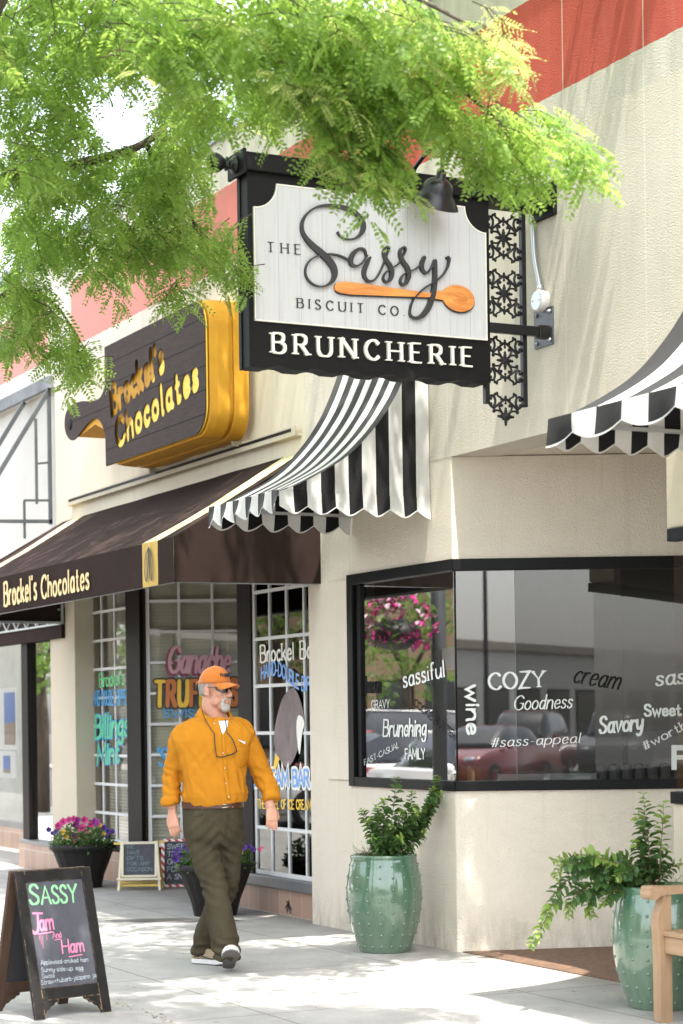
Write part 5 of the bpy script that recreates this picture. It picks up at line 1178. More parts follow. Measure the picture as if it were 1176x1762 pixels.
# joints ---------------------------------------------------------------
torso = [(1236, 374, 40, .095, .03), (1244, 370, 58, .11, .025), (1251, 368, 67, .12, .02), (1261, 367, 73, .132, .01), (1273, 366, 72, .145, .0), (1300, 366, 61, .152, -.01), (1330, 367, 55, .158, -.015), (1355, 369, 55, .162, -.02), (1372, 370, 57, .164, -.02), (1382, 371, 55, .158, -.02)]
shR, elR, wrR = L(318, 1278, .02), L(296, 1330, .03), L(296, 1392, .0)
shL, elL, wrL = L(418, 1278, .03), L(450, 1328, .05), L(466, 1392, -.06)
# --- body (skin) ---
body = MB()
body.loft([ering(L(cx, py, dy), hwm(hw)*(.74 if py < 1262 else .84 if py < 1330 else .74), hd*(.7 if py < 1262 else .82 if py < 1330 else .74)) for py, cx, hw, hd, dy in torso])
body.loft([ering(L(366, py, 0), hwm(46)*s, .12*s) for py, s in ((1378, 1), (1410, 1), (1440, .9), (1455, .6))])
TL1 = [L(343, 1420), L(347, 1447, -.02), L(357, 1480, -.06), L(368, 1520, -.11), L(373, 1550, -.13), L(383, 1600, -.13), L(390, 1635, -.13), L(392, 1652, -.135)]; TR1 = [.095, .098, .09, .080, .080, .083, .080, .076]
TL2 = [L(394, 1420), L(395, 1447, .02), L(394, 1480, .05), L(391, 1515, .09), L(382, 1545, .15), L(361, 1590, .24), L(351, 1630, .30), L(351, 1648, .31)]; TR2 = [.088, .09, .080, .076, .072, .070, .072, .07]
for P_, R_ in ((TL1, TR1), (TL2, TR2)): limb(body, P_, [r*.62 for r in R_])
limb(body, [shR, elR, wrR], [.038, .033, .031]); limb(body, [shL, elL, wrL], [.038, .033, .031])
HO = L(371, 1187, -.0); YAW = math.radians(56); PIT = math.radians(4)
RH = np.array(Matrix.Rotation(YAW, 3, 'Z') @ Matrix.Rotation(PIT, 3, 'X'))
def hd(p): return HO + RH @ np.array(p, float)
limb(body, [hd((0, .02, -.06)), hd((0, .025, -.12)), L(377, 1240, .03), L(376, 1262, .03)], [.060, .057, .060, .055])
head = body
def hb(c, r): body.ball(hd(c), 1., 20, sc=r, rot=RH)
hb((0, .018, .04), (.076, .098, .09)); hb((0, .03, -.025), (.064, .058, .06)); hb((0, -.03, -.03), (.058, .064, .087)); hb((0, -.058, -.095), (.036, .036, .03)); hb((0, -.02, -.075), (.049, .053, .04))
for s in (-1, 1):
    hb((s*.036, -.06, -.02), (.024, .024, .026)); hb((s*.03, -.084, .024), (.028, .012, .010)); hb((s*.011, -.102, -.034), (.0095, .012, .008)); hb((s*.043, -.03, -.066), (.015, .038, .030))
    # ear
    body.tube([hd((s*.078, .006 + .018*math.sin(t), -.004 + .031*math.cos(t))) for t in np.linspace(-.5, 4.3, 16)], .0052, 8); hb((s*.076, .006, -.004), (.006, .016, .026)); hb((s*.078, -.004, -.032), (.005, .008, .01)); hb((s*.079, -.008, -.006), (.005, .005, .008))
limb(body, [hd((0, -.086, .02)), hd((0, -.1, .0)), hd((0, -.117, -.026)), hd((0, -.112, -.036))], [.009, .010, .0125, .009])
hb((0, -.093, -.062), (.022, .011, .0065)); hb((0, -.092, -.074), (.020, .011, .007)); hb((0, -.088, -.055), (.028, .016, .012))
# hands: palm, thumb from its side, four curled fingers of unequal length
def hand(w, d, back, thumb_side, sz=1.):
    d = np.array(d, float); d /= np.linalg.norm(d); back = np.array(back, float); back = back - d*np.dot(back, d); back /= np.linalg.norm(back); s = np.cross(d, back)*thumb_side
    P = lambda a, b, c: w + (d*a + s*b + back*c)*sz
    body.loft([ering(P(a, 0 + o, 0), hw*sz, hdp*sz, 18, 2.6, d, s) for a, hw, hdp, o in ((-.02, .027, .021, 0), (.015, .031, .018, .002), (.05, .039, .016, .002), (.085, .041, .014, .0), (.097, .037, .012, -.001))])
    for k, (b, ln, ang) in enumerate(((.029, .072, .03), (.0095, .08, .0), (-.0105, .075, -.03), (-.029, .058, -.07))):
        cur = .35 + .12*k; p = P(.085, b, 0); dirv = d + s*ang; pts = [P(.07, b, 0), p]; a = cur*.5
        for f in (.45, .32, .23):
            v = dirv*math.cos(a) - back*math.sin(a); p = p + v*ln*f*sz; pts.append(p); a += cur*.85
        body.tube(catmull(pts, 4), list(np.interp(np.linspace(0, 1, 4*(len(pts)-1)+1), [0, .3, .6, .85, 1], [.0098*sz, .0094*sz, .0088*sz, .008*sz, .0058*sz])), 10)
    pts = [P(.012, .018, -.004), P(.035, .04, -.012), P(.062, .05, -.02), P(.085, .048, -.028)]
    body.tube(catmull(pts, 4), list(np.interp(np.linspace(0, 1, 13), [0, .4, .8, 1], [.016*sz, .0125*sz, .0098*sz, .007*sz])), 10)
hand(L(297, 1398, -.005), L(302, 1456, -.05) - L(297, 1398, 0), (-.45, -.9, .1), -1 if False else 1, .98)
hand(L(466, 1388, -.06), L(470, 1428, -.11) - L(466, 1388, -.06), (.35, -.9, .15), -1, .95)
def skin(N, geo, cc, b):
    f = N.ramp(N.noise(geo, 16, 4), .4, .7); c = N.mix(N.math('MULTIPLY', f, .5), (.52, .28, .19), (.46, .2, .14)); return N.mix(N.math('MULTIPLY', N.ramp(N.noise(geo, 90, 3), .55, .7), .3), c, (.36, .17, .11))
M_SKIN = mat('skin', (.5, .27, .19), .5, extra=skin, spec=.35, bump=.1, bs=150, bdist=.002); M_SKIN.node_tree.nodes['Principled BSDF'].inputs['Subsurface Weight'].default_value = .15
M_SKIN.node_tree.nodes['Principled BSDF'].inputs['Subsurface Scale'].default_value = .01
me = remesh(body, .0042, 4); me.materials.append(M_SKIN)
bo = put(me, 'body', [M_SKIN], man)
# --- shirt ---
def folds(scale, amp, st, seed):
    def f(v, n):
        p = (v[0]*scale*st[0] + seed, v[1]*scale*st[1], v[2]*scale*st[2]); a = mnoise.noise(p); b = mnoise.noise((p[0]*2.3+5, p[1]*2.3, p[2]*2.1)); return amp*((.5-abs(a)*2)*.8 + .4*b)
    return f
shirt = MB()
shirt.loft([ering(L(cx, py, dy), hwm(hw), h) for py, cx, hw, h, dy in torso] + [ering(L(371, 1390, -.02), hwm(53), .15)])
shirt.loft([ering(L(382, 1247, .02), hwm(30), .09), ering(L(380, 1262, .0), hwm(40), .10)])
limb(shirt, [L(326, 1272, .02), L(309, 1277, .01), L(302, 1304, .02), L(297, 1335, .03), L(295, 1362, .01), L(294, 1378, .0)], [.066, .068, .059, .056, .055, .05], 1.05)
limb(shirt, [L(410, 1272, .02), L(426, 1279, .02), L(440, 1305, .04), L(453, 1335, .05), L(462, 1355, .0), L(468, 1372, -.03)], [.066, .069, .064, .063, .057, .048], 1.05)
def cuff(c, ax, r):
    ax = np.array(ax, float); ax /= np.linalg.norm(ax)
    shirt.loft([ering(c + ax*a, r*k, r*k, 22, 2.1, ax) for a, k in ((-.025, .9), (-.018, 1.06), (0, 1.1), (.018, 1.06), (.026, .9))])
cuff(L(293, 1380, .0), L(296, 1392, 0) - L(294, 1362, .01), .056); cuff(L(467, 1372, -.035), L(468, 1378, -.05) - L(461, 1350, .0), .053)
me = remesh(shirt, .0075, 3)
f1, f2, f3 = folds(9, .017, (1.3, 1.3, .22), 3), folds(19, .009, (1.2, 1.2, .35), 9), folds(5, .006, (1, 1, 1), 1)
hem = L(370, 1378)[2]
eR, eL_ = L(296, 1345, .02), L(457, 1345, .02)
for v_ in me.vertices:
    w = min(1, max(0, (hem + .11 - v_.co.z)/.11)); fx_ = min(1, max(0, (v_.co.x + .03)/.18))
    if abs(v_.co.x) < .24: v_.co.z += w*(.008 + .026*fx_)
def shirt_disp(v, n):
    arm = max(0, min(1, (abs(v[0] - .0) - .19)/.05)); vv = v + np.array((0, 0, 0)); vs = np.array((v[0] + .35*v[2], v[1], v[2])); d = (f1(vs, n)*.8 + f2(vs, n)*.6)*(1 - .5*arm)
    k = max(0, 1 - abs(v[2] - hem - .02)/.09); d += k*.007*mnoise.noise((v[0]*15, v[1]*15, v[2]*3))      # gathered hem
    for e in (eR, eL_):
        q = np.linalg.norm(v - e); w = max(0, 1 - q/.16); d += w*.011*math.sin(v[2]*110 + 4*mnoise.noise((v[0]*15, v[1]*15, v[2]*15)) + v[0]*40)*.6
    if v[2] < hem + .05: d *= max(.15, 1 - 1.2*abs(n[2]))*.8
    # pulls from shoulder towards the button line
    d += .004*math.sin((v[2]*.8 + abs(v[0]-.03)*.9)*70 + 3*mnoise.noise((v[0]*6, v[1]*6, v[2]*6)))*max(0, 1 - abs(v[2]-1.28)/.2)*.7
    return d
M_SHIRT = mat('orange shirt', (.475, .19, .0145), .85, var=.05, vs=5, bump=.55, bs=22, bstretch=(1, 1, .3), spec=.1, bdist=.012)
shirt_o = put(me, 'shirt', [M_SHIRT], man, shirt_disp)
T = BVHTree.FromPolygons([v.co for v in me.vertices], [p.vertices[:] for p in me.polygons])
Rm = np.stack([RV, DV, (0, 0, 1.)])
camL = Rm @ (CAM - PB)
def on(px, py, off=.004):
    d = Rm @ ray(px, py); d = d/np.linalg.norm(d); h = T.ray_cast(Vector(camL), Vector(d))
    p = np.array(h[0]) if h[0] is not None else L(px, py, -.12); return p - d*off
def drape(name, A, B, m, off, par=None, nu=10, nv=8, thick=.002):
    A = [np.array(p, float) for p in A]; B = [np.array(p, float) for p in B]
    def samp(P, t):
        q = t*(len(P)-1); i = min(int(q), len(P)-2); return P[i] + (P[i+1]-P[i])*(q-i)
    G = [[on(*(samp(A, v/nv)*(1-u/nu) + samp(B, v/nv)*u/nu), off) for u in range(nu+1)] for v in range(nv+1)]
    mb = MB(); mb.grid(G); o = mb.build(name, m, par or shirt_o, local=True, fix=False); s = o.modifiers.new('t', 'SOLIDIFY'); s.thickness = thick; s.offset = 0; return o
M_TEE = mat('white tee', (.8, .8, .8), .85, var=.03, bump=.1, bs=200)
drape('undershirt', [(376, 1241), (379, 1250), (382, 1261)], [(393, 1240), (392, 1250), (384, 1264)], M_TEE, .006, man, 8, 10)
cc0 = L(371, 1228, .02); zb, zf_ = L(371, 1213)[2], L(371, 1241)[2]; OPEN = math.radians(26)
def collar(t0, t1):
    mb = MB(); G = []
    for i in range(25):
        t = t0 + (t1 - t0)*i/24                        # 0 = the opening, pi = nape
        fr = .5 + .5*math.cos(t); zt = zb + (zf_ - zb)*fr**1.3; end = max(0, 1 - abs(abs(t) - .42)/.5)
        ax_, ay_ = math.sin(t + OPEN), -math.cos(t + OPEN)
        row = []
        for k_, (rx, ry, dz_) in enumerate(((.074, .072, -.03), (.078, .076, .0), (.084, .082, .004), (.1, .096, -.022 - .012*end), (.116 + .012*end, .11 + .02*end, -.048 - .034*end))): row.append(cc0*np.array((1, 1, 0)) + np.array((rx*ax_*1.08, ry*ay_, zt + dz_)))
        G.append(row)
    mb.grid(G); o = mb.build('collar', M_SHIRT, shirt_o, local=True, fix=False); sd = o.modifiers.new('t', 'SOLIDIFY'); sd.thickness = .003
collar(.3, 3.18); collar(-.3, -3.18)
drape('placket', [(381, 1262), (383, 1300), (386, 1340), (391, 1376)], [(386, 1261), (390, 1300), (393, 1340), (397, 1376)], M_SHIRT, .0035, None, 3, 26)
drape('pocket', [(404, 1288), (405, 1312), (414, 1322)], [(430, 1284), (429, 1305), (424, 1316)], M_SHIRT, .003, None, 8, 8)
drape('paper_slip', [(410, 1273), (411, 1274)], [(423, 1277), (422, 1281)], M_TEE, .007, None, 6, 2)
mb = MB()
for q in ((369, 1245), (384, 1296), (387, 1322), (389, 1348), (394, 1372)): mb.ball(on(*q, .006), .0045, 8, sc=(1, .5, 1))
mb.build('button', mat('pearl button', (.7, .62, .5), .3), shirt_o, local=True, fix=False)
# eyeglasses on a cord
M_CORD = mat('black cord', (.012, .011, .012), .5)
eg = MB(); eg.tube([on(*q[:2], .016) for q in catmull([np.array(q, float) for q in ((348, 1222), (352, 1235), (360, 1250), (369, 1262))], 6)], .0026, 6); eg.tube([on(*q[:2], .018) for q in catmull([np.array(q, float) for q in ((388, 1238), (389, 1245), (390, 1253), (391, 1262))], 6)], .0026, 6); cord = eg.build('eyeglass_cord', M_CORD, man, local=True)
eg = MB()
for P in ([(369, 1262), (370, 1280), (373, 1303)], [(391, 1261), (400, 1272), (408, 1293)]): eg.tube([on(*q[:2], .02) for q in catmull([np.array(q, float) for q in P], 8)], .0034, 6)
eg.tube([on(*q[:2], .022) for q in catmull([np.array(q, float) for q in ((373, 1302), (382, 1303), (389, 1301), (392, 1300), (400, 1298), (408, 1293))], 6)], .004, 6); eg.build('eyeglasses', M_CORD, cord, local=True)
# --- trousers ---
M_TROU = mat('brown trousers', (.044, .036, .022), .85, col2=(.07, .058, .037), vs=4, vstretch=(1.5, 1.5, .5), bump=.5, bs=20, bstretch=(1, 1, .45), spec=.08, bdist=.010)
tr = MB()
tr.loft([ering(L(366, py, dy), hwm(hw), hdp, 28, 2.5) for py, hw, hdp, dy in ((1371, 50, .14, -.01), (1377, 50, .142, -.01), (1388, 51, .15, -.005), (1405, 51, .158, 0), (1425, 50, .16, .0), (1440, 48, .15, .0), (1455, 40, .12, 0))])
limb(tr, TL1, TR1, 1.05, 24); limb(tr, TL2, TR2, 1.1, 24)
me = remesh(tr, .0075, 3)
g1, g2 = folds(7, .014, (1.2, 1.2, .3), 21), folds(13, .006, (1., 1., .8), 31)
kn = [L(368, 1530, -.1), L(388, 1525, .1)]; an = [L(391, 1640, -.13), L(351, 1640, .3)]; cr = L(378, 1450, -.1)
def tdisp(v, n):
    d = g1(v, n)*.7 + g2(v, n)*.6
    for e, R_, A in ((kn[0], .16, .013), (kn[1], .13, .011), (an[0], .15, .016), (an[1], .15, .016)):
        w = max(0, 1 - np.linalg.norm(v-e)/R_); d += w*A*math.sin(v[2]*95 + v[0]*50 + 5*mnoise.noise((v[0]*10, v[1]*10, v[2]*10)))
    q = v - cr; w = max(0, 1 - np.linalg.norm(q)/.26); d += w*.008*math.sin((q[2]*.75 + abs(q[0])*.65)*120 + 2*mnoise.noise((v[0]*8, v[1]*8, v[2]*8)))
    return d
trs = put(me, 'trousers', [M_TROU], man, tdisp)
T = BVHTree.FromPolygons([v.co for v in me.vertices], [p.vertices[:] for p in me.polygons])
drape('fly_seam', [(391, 1392), (391, 1420), (384, 1448)], [(392.5, 1392), (392.5, 1420), (385, 1448)], M_TROU, .002, trs, 1, 16, .003)
drape('pocket_seam', [(322, 1393), (326, 1401), (335, 1404), (350, 1401)], [(322, 1394.5), (326.5, 1402.5), (335, 1405.6), (350, 1402.6)], M_TROU, .002, trs, 1, 14, .003)
M_BELT = mat('dark brown leather belt', (.07, .022, .012), .35, coat=.2); mb = MB()
rg_ = lambda py, g: ering(L(366.5, py, -.006), hwm(51.5) + g, .155 + g, 48, 2.5)
mb.loft([rg_(1389.5, .002), rg_(1389.5, .007), rg_(1379, .007), rg_(1379, .002)], caps=False, smooth=False); belt = mb.build('belt', M_BELT, man, local=True, fix=False)
Tb = BVHTree.FromPolygons([Vector(v) for v in mb.v], mb.f); T0 = T; T = Tb
mb = MB(); q = [on(x, y, .006) for x, y in ((383, 1379), (393, 1378), (393, 1389), (383, 1390), (383, 1379))]; mb.tube(q, .0032, 6); mb.tube([on(383, 1384.5, .008), on(392, 1384, .008)], .002, 6); mb.tube([on(401, 1378, .008), on(401, 1389, .008)], .003, 6); mb.build('buckle', mat('brass buckle', (.7, .6, .42), .3, metal=.9), belt, local=True); T = T0
# --- cap, hair, beard, sunglasses ---
M_CAP = mat('orange cap', (.53, .165, .028), .85, var=.07, vs=18, bump=.12, bs=220, sheen=.2, spec=.2)
mb = MB(); G = []
for i in range(15):
    ph = (math.pi/2)*i/14; row = []
    for j in range(41):
        t = 2*math.pi*j/40; r = math.sin(ph)**.82 if i else 0; z = .038 + .095*math.cos(ph)**.9 - (.012*math.sin(ph) if True else 0)
        sx = .083*(1 + .012*math.cos(6*t)*math.sin(ph)); sy_ = .105 if math.cos(t) < 0 else .1
        back = .012*max(0, math.cos(t))
        row.append(hd((sx*r*math.sin(t), .014 + sy_*r*math.cos(t)*1., z + .012 - back*r + .008*max(0, -math.cos(t))*r)))
    G.append(row)
mb.grid(G); cap = mb.build('cap', M_CAP, man, local=True, fix=False); sd = cap.modifiers.new('t', 'SOLIDIFY'); sd.thickness = .003
mb = MB(); G = []
for i in range(9):
    f = i/8; row = []
    for j in range(21):
        a = -1 + j/10; x = .073*a*(1 - .1*f); y0 = -.088 + .05*(a*a); y = y0 - .082*f*(1 - .42*a*a*a*a); z = .046 - .022*a*a*(.5+f) - .012*f
        row.append(hd((x, y, z)))
    G.append(row)
mb.grid(G); br = mb.build('brim', M_CAP, cap, local=True, fix=False); sd = br.modifiers.new('t', 'SOLIDIFY'); sd.thickness = .004
mb = MB(); mb.ball(hd((0, .014, .146)), .006, 8); mb.build('cap_button', M_CAP, cap, local=True)
mb = MB(); mb.tube([hd((.03*s_, .115 + .004*(1-abs(s_)), .035)) for s_ in (-1, -.5, 0, .5, 1)], .006, 6); mb.tube([hd((-.03, .116, .04)), hd((-.026, .127, .032)), hd((-.022, .13, .022))], .006, 6); mb.build('cap_strap', M_CAP, cap, local=True)
# lettering on the cap front, a little to his right of the middle
mb = MB(); word = 'PIONEER'
for k_, ch in enumerate(word):
    a = -.54 + .165*k_ - (.05 if k_ > 1 else .0) - (.02 if k_ == 1 else 0); r = .0; c0 = hd((.083*math.sin(a)*.97, .014 - .105*math.cos(a)*.97, .083)); t_ = RH @ np.array((math.cos(a), math.sin(a)*1.15, 0)); t_ /= np.linalg.norm(t_); nn = RH @ np.array((math.sin(a), -math.cos(a), .62)); nn /= np.linalg.norm(nn); uu = np.cross(nn, t_)
    text(mb, ch, (c0 - t_*.006, t_, uu, nn), .011 if ch != 'I' else .003, .019, 'bold', z=.0045, depth=.003)
mb.build('cap_lettering', mat('navy thread', (.015, .018, .04), .7), cap, local=True, fix=False)
M_HAIR = mat('grey hair', (.33, .31, .28), .8, var=.25, vs=60, vstretch=(1, 1, .3), bump=.6, bs=120, bstretch=(1, 1, .25))
mb = MB(); G = []
for i in range(7):
    f = i/6; row = []
    for j in range(33):
        t = math.radians(-104 + 208*j/32)       # around the back, from temple to temple
        z = .05 - f*(.09 if abs(t) < 1.5 else .05 + .03*max(0, 1 - (abs(t)-1.5)*1.6)); 
        rx, ry2 = .0795 - .013*f*f, .1 - .014*f*f
        nz = .002*mnoise.noise((t*9, f*3, 1))
        row.append(hd(((rx+nz)*math.sin(t), .018 + (ry2+nz)*math.cos(t), z)))
    G.append(row)
mb.grid(G); hr = mb.build('hair', M_HAIR, man, local=True, fix=False); sd = hr.modifiers.new('t', 'SOLIDIFY'); sd.thickness = .006; sd.offset = -1
M_BEARD = mat('white beard', (.52, .47, .41), .85, var=.2, vs=80, bump=.8, bs=110, bstretch=(1, 1, .3))
bd_ = MB()
def bb(c, r): bd_.ball(hd(c), 1., 14, sc=r, rot=RH)
bb((0, -.082, -.108), (.034, .026, .026)); bb((0, -.088, -.09), (.026, .016, .014))
for s in (-1, 1): bb((s*.028, -.080, -.085), (.011, .016, .03)); bb((s*.018, -.098, -.052), (.017, .009, .008)); bb((s*.032, -.088, -.06), (.009, .01, .012))
me = remesh(bd_, .0035, 2); put(me, 'beard', [M_BEARD], man, lambda v, n: .0035*mnoise.noise((v[0]*170, v[1]*170, v[2]*90)) - .0005)
M_LENS = mat('dark lens', (.008, .008, .009), .08, coat=.5, spec=.8)
mb = MB(); G = []
for i in range(6):
    f = i/5; row = []
    for j in range(31):
        a = -1 + j/15; aa = abs(a); th_ = a*1.12; h = (.036*(1 - .25*aa**3) * (.45 if aa < .1 else 1)); top = .022 - .002*aa
        row.append(hd((.078*math.sin(th_), -.02 - .081*math.cos(th_), top - h*f*(1 - .45*max(0, aa-.55)/.45))))
    G.append(row)
mb.grid(G); sg_ = mb.build('sunglasses', M_LENS, man, local=True, fix=False); sd = sg_.modifiers.new('t', 'SOLIDIFY'); sd.thickness = .003
mb = MB()
for s in (-1, 1): mb.tube([hd((s*.077, -.058, .016)), hd((s*.081, -.03, .016)), hd((s*.083, -.004, .015))], .0032, 6)
mb.build('temple_arm', M_LENS, sg_, local=True)
# --- shoes ---
M_SUEDE = mat('tan mesh shoe', (.34, .26, .16), .8, var=.15, vs=30, bump=.3, bs=160); M_SOLE = mat('white rubber sole', (.7, .69, .66), .5); M_OUT = mat('grey outsole', (.2, .19, .18), .7, bump=.6, bs=60); M_STRP = mat('dark shoe trim', (.03, .035, .04), .5); M_LACE = mat('pale lace', (.6, .58, .55), .8)
def shoe(heel, fwd, up, label=None):
    fwd = np.array(fwd, float); fwd /= np.linalg.norm(fwd); up = np.array(up, float); up = up - fwd*np.dot(up, fwd); up /= np.linalg.norm(up); sd_ = np.cross(fwd, up)
    W_ = lambda a, b, c: heel + fwd*a + sd_*b + up*c
    sec = [(-.005, .024, .06), (.02, .034, .078), (.06, .036, .085), (.1, .036, .08), (.14, .042, .068), (.19, .049, .056), (.235, .046, .046), (.268, .034, .036), (.285, .014, .024)]
    mb = MB(); R = []
    for a, hw, h in sec:
        z0 = .024 + (.012*max(0, a-.2)/.085)
        R.append([W_(a, hw*math.copysign(abs(math.cos(t))**.8, math.cos(t)), z0 + max(.006, h - z0 + .02)*(math.sin(t) if math.sin(t) > 0 else 0)) for t in np.linspace(0, 2*math.pi, 24, endpoint=False)])
    mb.loft(R); s = mb.build('shoe', M_SUEDE, man, local=True)
    ol = []
    for a, hw, h in sec: ol.append((a, hw+.004))
    full = [(a, w) for a, w in ol] + [(.292, .002)] + [(a, -w) for a, w in ol[::-1]] + [(-.012, 0)]
    tz = lambda a: .014*max(0, a-.2)/.085
    mb = MB(); lo = [W_(a, b, .004 + tz(a)) for a, b in full]; hi = [W_(a, b, .03 + tz(a)) for a, b in full]; n = len(full); mb.add(lo + hi, [(i, (i+1) % n, n+(i+1) % n, n+i) for i in range(n)] + [tuple(range(n, 2*n))], 0)
    lo2 = [W_(a*.98+.002, b*.96, -.001 + tz(a)) for a, b in full]; mb.add(lo2, [tuple(range(n))], 1); mb.add(lo + lo2, [(i, (i+1) % n, n+(i+1) % n, n+i) for i in range(n)], 1)
    mb.build('sole', [M_SOLE, M_OUT], s, local=True, bevel=.003)
    mb = MB()
    for sgn in (-1, 1): mb.tube([W_(a, sgn*(hw+.001), z) for a, hw, z in ((.02, .034, .04), (.06, .037, .055), (.1, .038, .045), (.14, .043, .038), (.18, .048, .036))], .007, 6, flat=.5)
    mb.build('trim', M_STRP, s, local=True)
    mb = MB()
    for k_ in range(4): a = .105 + k_*.022; z = .092 - k_*.009; mb.tube([W_(a, -.022, z-.008), W_(a+.006, 0, z+.003), W_(a, .022, z-.008)], .003, 5)
    mb.build('lace', M_LACE, s, local=True); return s
h1 = L(392, 1668, -.10); h1[2] = .0
zf = np.array((.12, -.82, .40)); shoe(h1 + np.array((0, .045, .012)), zf, (0, .4, .85))
h2 = L(340, 1661, .28); h2[2] = .004
shoe(np.array((h2[0]-.02, .30, .004)), (.86, -.5, 0), (0, 0, 1))
# ------------------------------------------------------------------ honey locust on the kerb
LR = np.random.default_rng(11)
def make_spray(rng, fronds=9, length=.42, droop=.5, npair=8, lf=.036):
    """A drooping twig with feathery leaves; returns quads (n,4,3) and the twig line, growing along +X."""
    Q = []; tw = []; p = np.zeros(3); d = np.array((1., 0, .15)); n = fronds
    for i in range(n + 1):
        tw.append(p.copy()); f = i / n
        if i:
            side = 1 if i % 2 else -1
            t = d/np.linalg.norm(d); s = np.cross((0, 0, 1.), t); s /= np.linalg.norm(s)+1e-9
            fd = t*.55 + s*side*rng.uniform(.5, 1.1) + np.array((0, 0, rng.uniform(-.5, .25))); fd /= np.linalg.norm(fd)
            fl = rng.uniform(.13, .19)*(1 - .35*f); q = p.copy(); roll = rng.normal(0, .5)
            for k in range(npair*2):
                fq = (k//2 + 1)/npair; pos = q + fd*fl*fq + np.array((0, 0, -.35*droop*fl*fq*fq))
                tt = fd + np.array((0, 0, -.7*droop*fq)); tt /= np.linalg.norm(tt)
                sv = np.cross(tt, (math.sin(roll), .2*math.cos(roll), 1.)); sv /= np.linalg.norm(sv)+1e-9
                ss = 1 if k % 2 else -1; ld = sv*ss*.92 + tt*.45 + np.array((0, 0, -.15)); ld /= np.linalg.norm(ld)
                ll = lf*(1 - .55*abs(fq-.45))*rng.uniform(.85, 1.15); wv_ = np.cross(ld, np.cross(tt, ld) + rng.normal(0, .25, 3)); wv_ = np.cross(np.cross(sv, tt) + rng.normal(0, .3, 3), ld); wv_ /= np.linalg.norm(wv_)+1e-9
                a = pos; Q.append((a, a + ld*ll*.5 + wv_*ll*.23, a + ld*ll, a + ld*ll*.5 - wv_*ll*.23))
        st = length/n; d = d + np.array((0, rng.normal(0, .12), -droop*1.6/n)); p = p + d/np.linalg.norm(d)*st
    return np.array(Q), np.array(tw)
SPR = [make_spray(LR, 6 + i % 3, LR.uniform(.2, .34), LR.uniform(.5, 1.1)) for i in range(10)]
SPRN = [make_spray(LR, 7, LR.uniform(.22, .34), LR.uniform(.3, .7), 10, .022) for i in range(5)]
BIG = [make_spray(LR, 6, .6, .6, 5, .085) for i in range(4)]
def place(lst, pos, az, sc, tiltv, rng):
    Q, tw = lst[rng.integers(len(lst))]; c, s = math.cos(az), math.sin(az); ct, st_ = math.cos(tiltv), math.sin(tiltv)
    R = np.array([[c, -s, 0], [s, c, 0], [0, 0, 1.]]) @ np.array([[ct, 0, -st_], [0, 1, 0], [st_, 0, ct]])
    o = np.array((0, 0, 0.)) if lst is BIG else Q.reshape(-1, 3).mean(0)*.8
    return ((Q.reshape(-1, 3)-o)*sc) @ R.T + pos, ((tw-o)*sc) @ R.T + pos
def quads_mesh(name, arr, m, parent, base):
    V = np.concatenate(arr) - base; n = len(V); me = bpy.data.meshes.new(name); me.vertices.add(n); me.vertices.foreach_set('co', V.ravel())
    me.loops.add(n); me.loops.foreach_set('vertex_index', np.arange(n)); me.polygons.add(n//4); me.polygons.foreach_set('loop_start', np.arange(0, n, 4)); me.polygons.foreach_set('loop_total', np.full(n//4, 4))
    me.materials.append(m); me.update(calc_edges=True); me.validate(); o = bpy.data.objects.new(name, me); COL.objects.link(o); o.parent = parent; WLOC[o.name] = WLOC[parent.name]; return o
M_LOC = leafmat('locust leaf', (.085, .18, .026), (.20, .34, .06), .6, (.46, .62, .13), .65); M_LOCN = leafmat('locust new growth', (.28, .36, .09), (.40, .44, .16), .6, (.62, .66, .22), .6)
M_BARK = mat('locust bark', (.10, .075, .055), .9, var=.3, vs=8, vstretch=(2, 2, .5), bump=.7, bs=25, bstretch=(2, 2, .5), bdist=.02)
tb = np.array((1.6, -4.35, 0.)); tree = thing('locust_tree', 'leafy street tree with feathery green leaves hanging over the shop signs', 'tree', tb)
D = lambda px, py, d: onD(px, py, d)
trunk_top = np.array((1.75, -4.3, 3.1))
mb = MB(); mb.tube(catmull([tb - (0, 0, .1), tb + (.02, 0, .5), tb + (.05, .02, 1.6), trunk_top], 6), list(np.interp(np.linspace(0, 1, 19), [0, .1, 1], [.17, .13, .11])), 14); mb.build('trunk', M_BARK, tree)
LIMB = [  # centre lines: from the fork, through the picture
 [trunk_top, D(-120, 420, 9.6), D(0, 310, 9.7), D(140, 280, 9.8), D(250, 245, 9.9), D(330, 170, 10.0), D(430, 90, 10.1)],
 [trunk_top, D(-160, 100, 9.0), D(40, -90, 8.9), D(260, -60, 8.8), D(470, -20, 8.6), D(640, 60, 8.6), D(790, 150, 8.6), D(880, 230, 8.6)],
 [trunk_top, D(-60, 560, 10.6), D(20, 500, 10.8), D(90, 520, 11.0), D(140, 590, 11.1)],
 [D(250, 245, 9.9), D(300, 330, 10.4), D(360, 420, 10.6), D(420, 470, 10.7)],
 [D(470, 20, 8.6), D(560, -60, 8.4), D(680, -20, 8.3), D(800, 40, 8.2), D(850, 90, 8.2)],
 [trunk_top, D(-200, 0, 9), D(-60, -250, 8.5), D(200, -420, 8), D(520, -420, 7.7), D(760, -300, 7.6)],
 [trunk_top, tb + (-.9, .3, 4.6), tb + (-2.2, .6, 5.6), tb + (-3.3, .8, 6.2)], [trunk_top, tb + (.8, -.8, 4.6), tb + (1.8, -1.6, 5.8), tb + (2.6, -2.2, 6.5)], [trunk_top, tb + (1.2, .6, 4.8), tb + (2.6, 1.2, 5.8), tb + (3.8, 1.5, 6.3)]]
mb = MB()
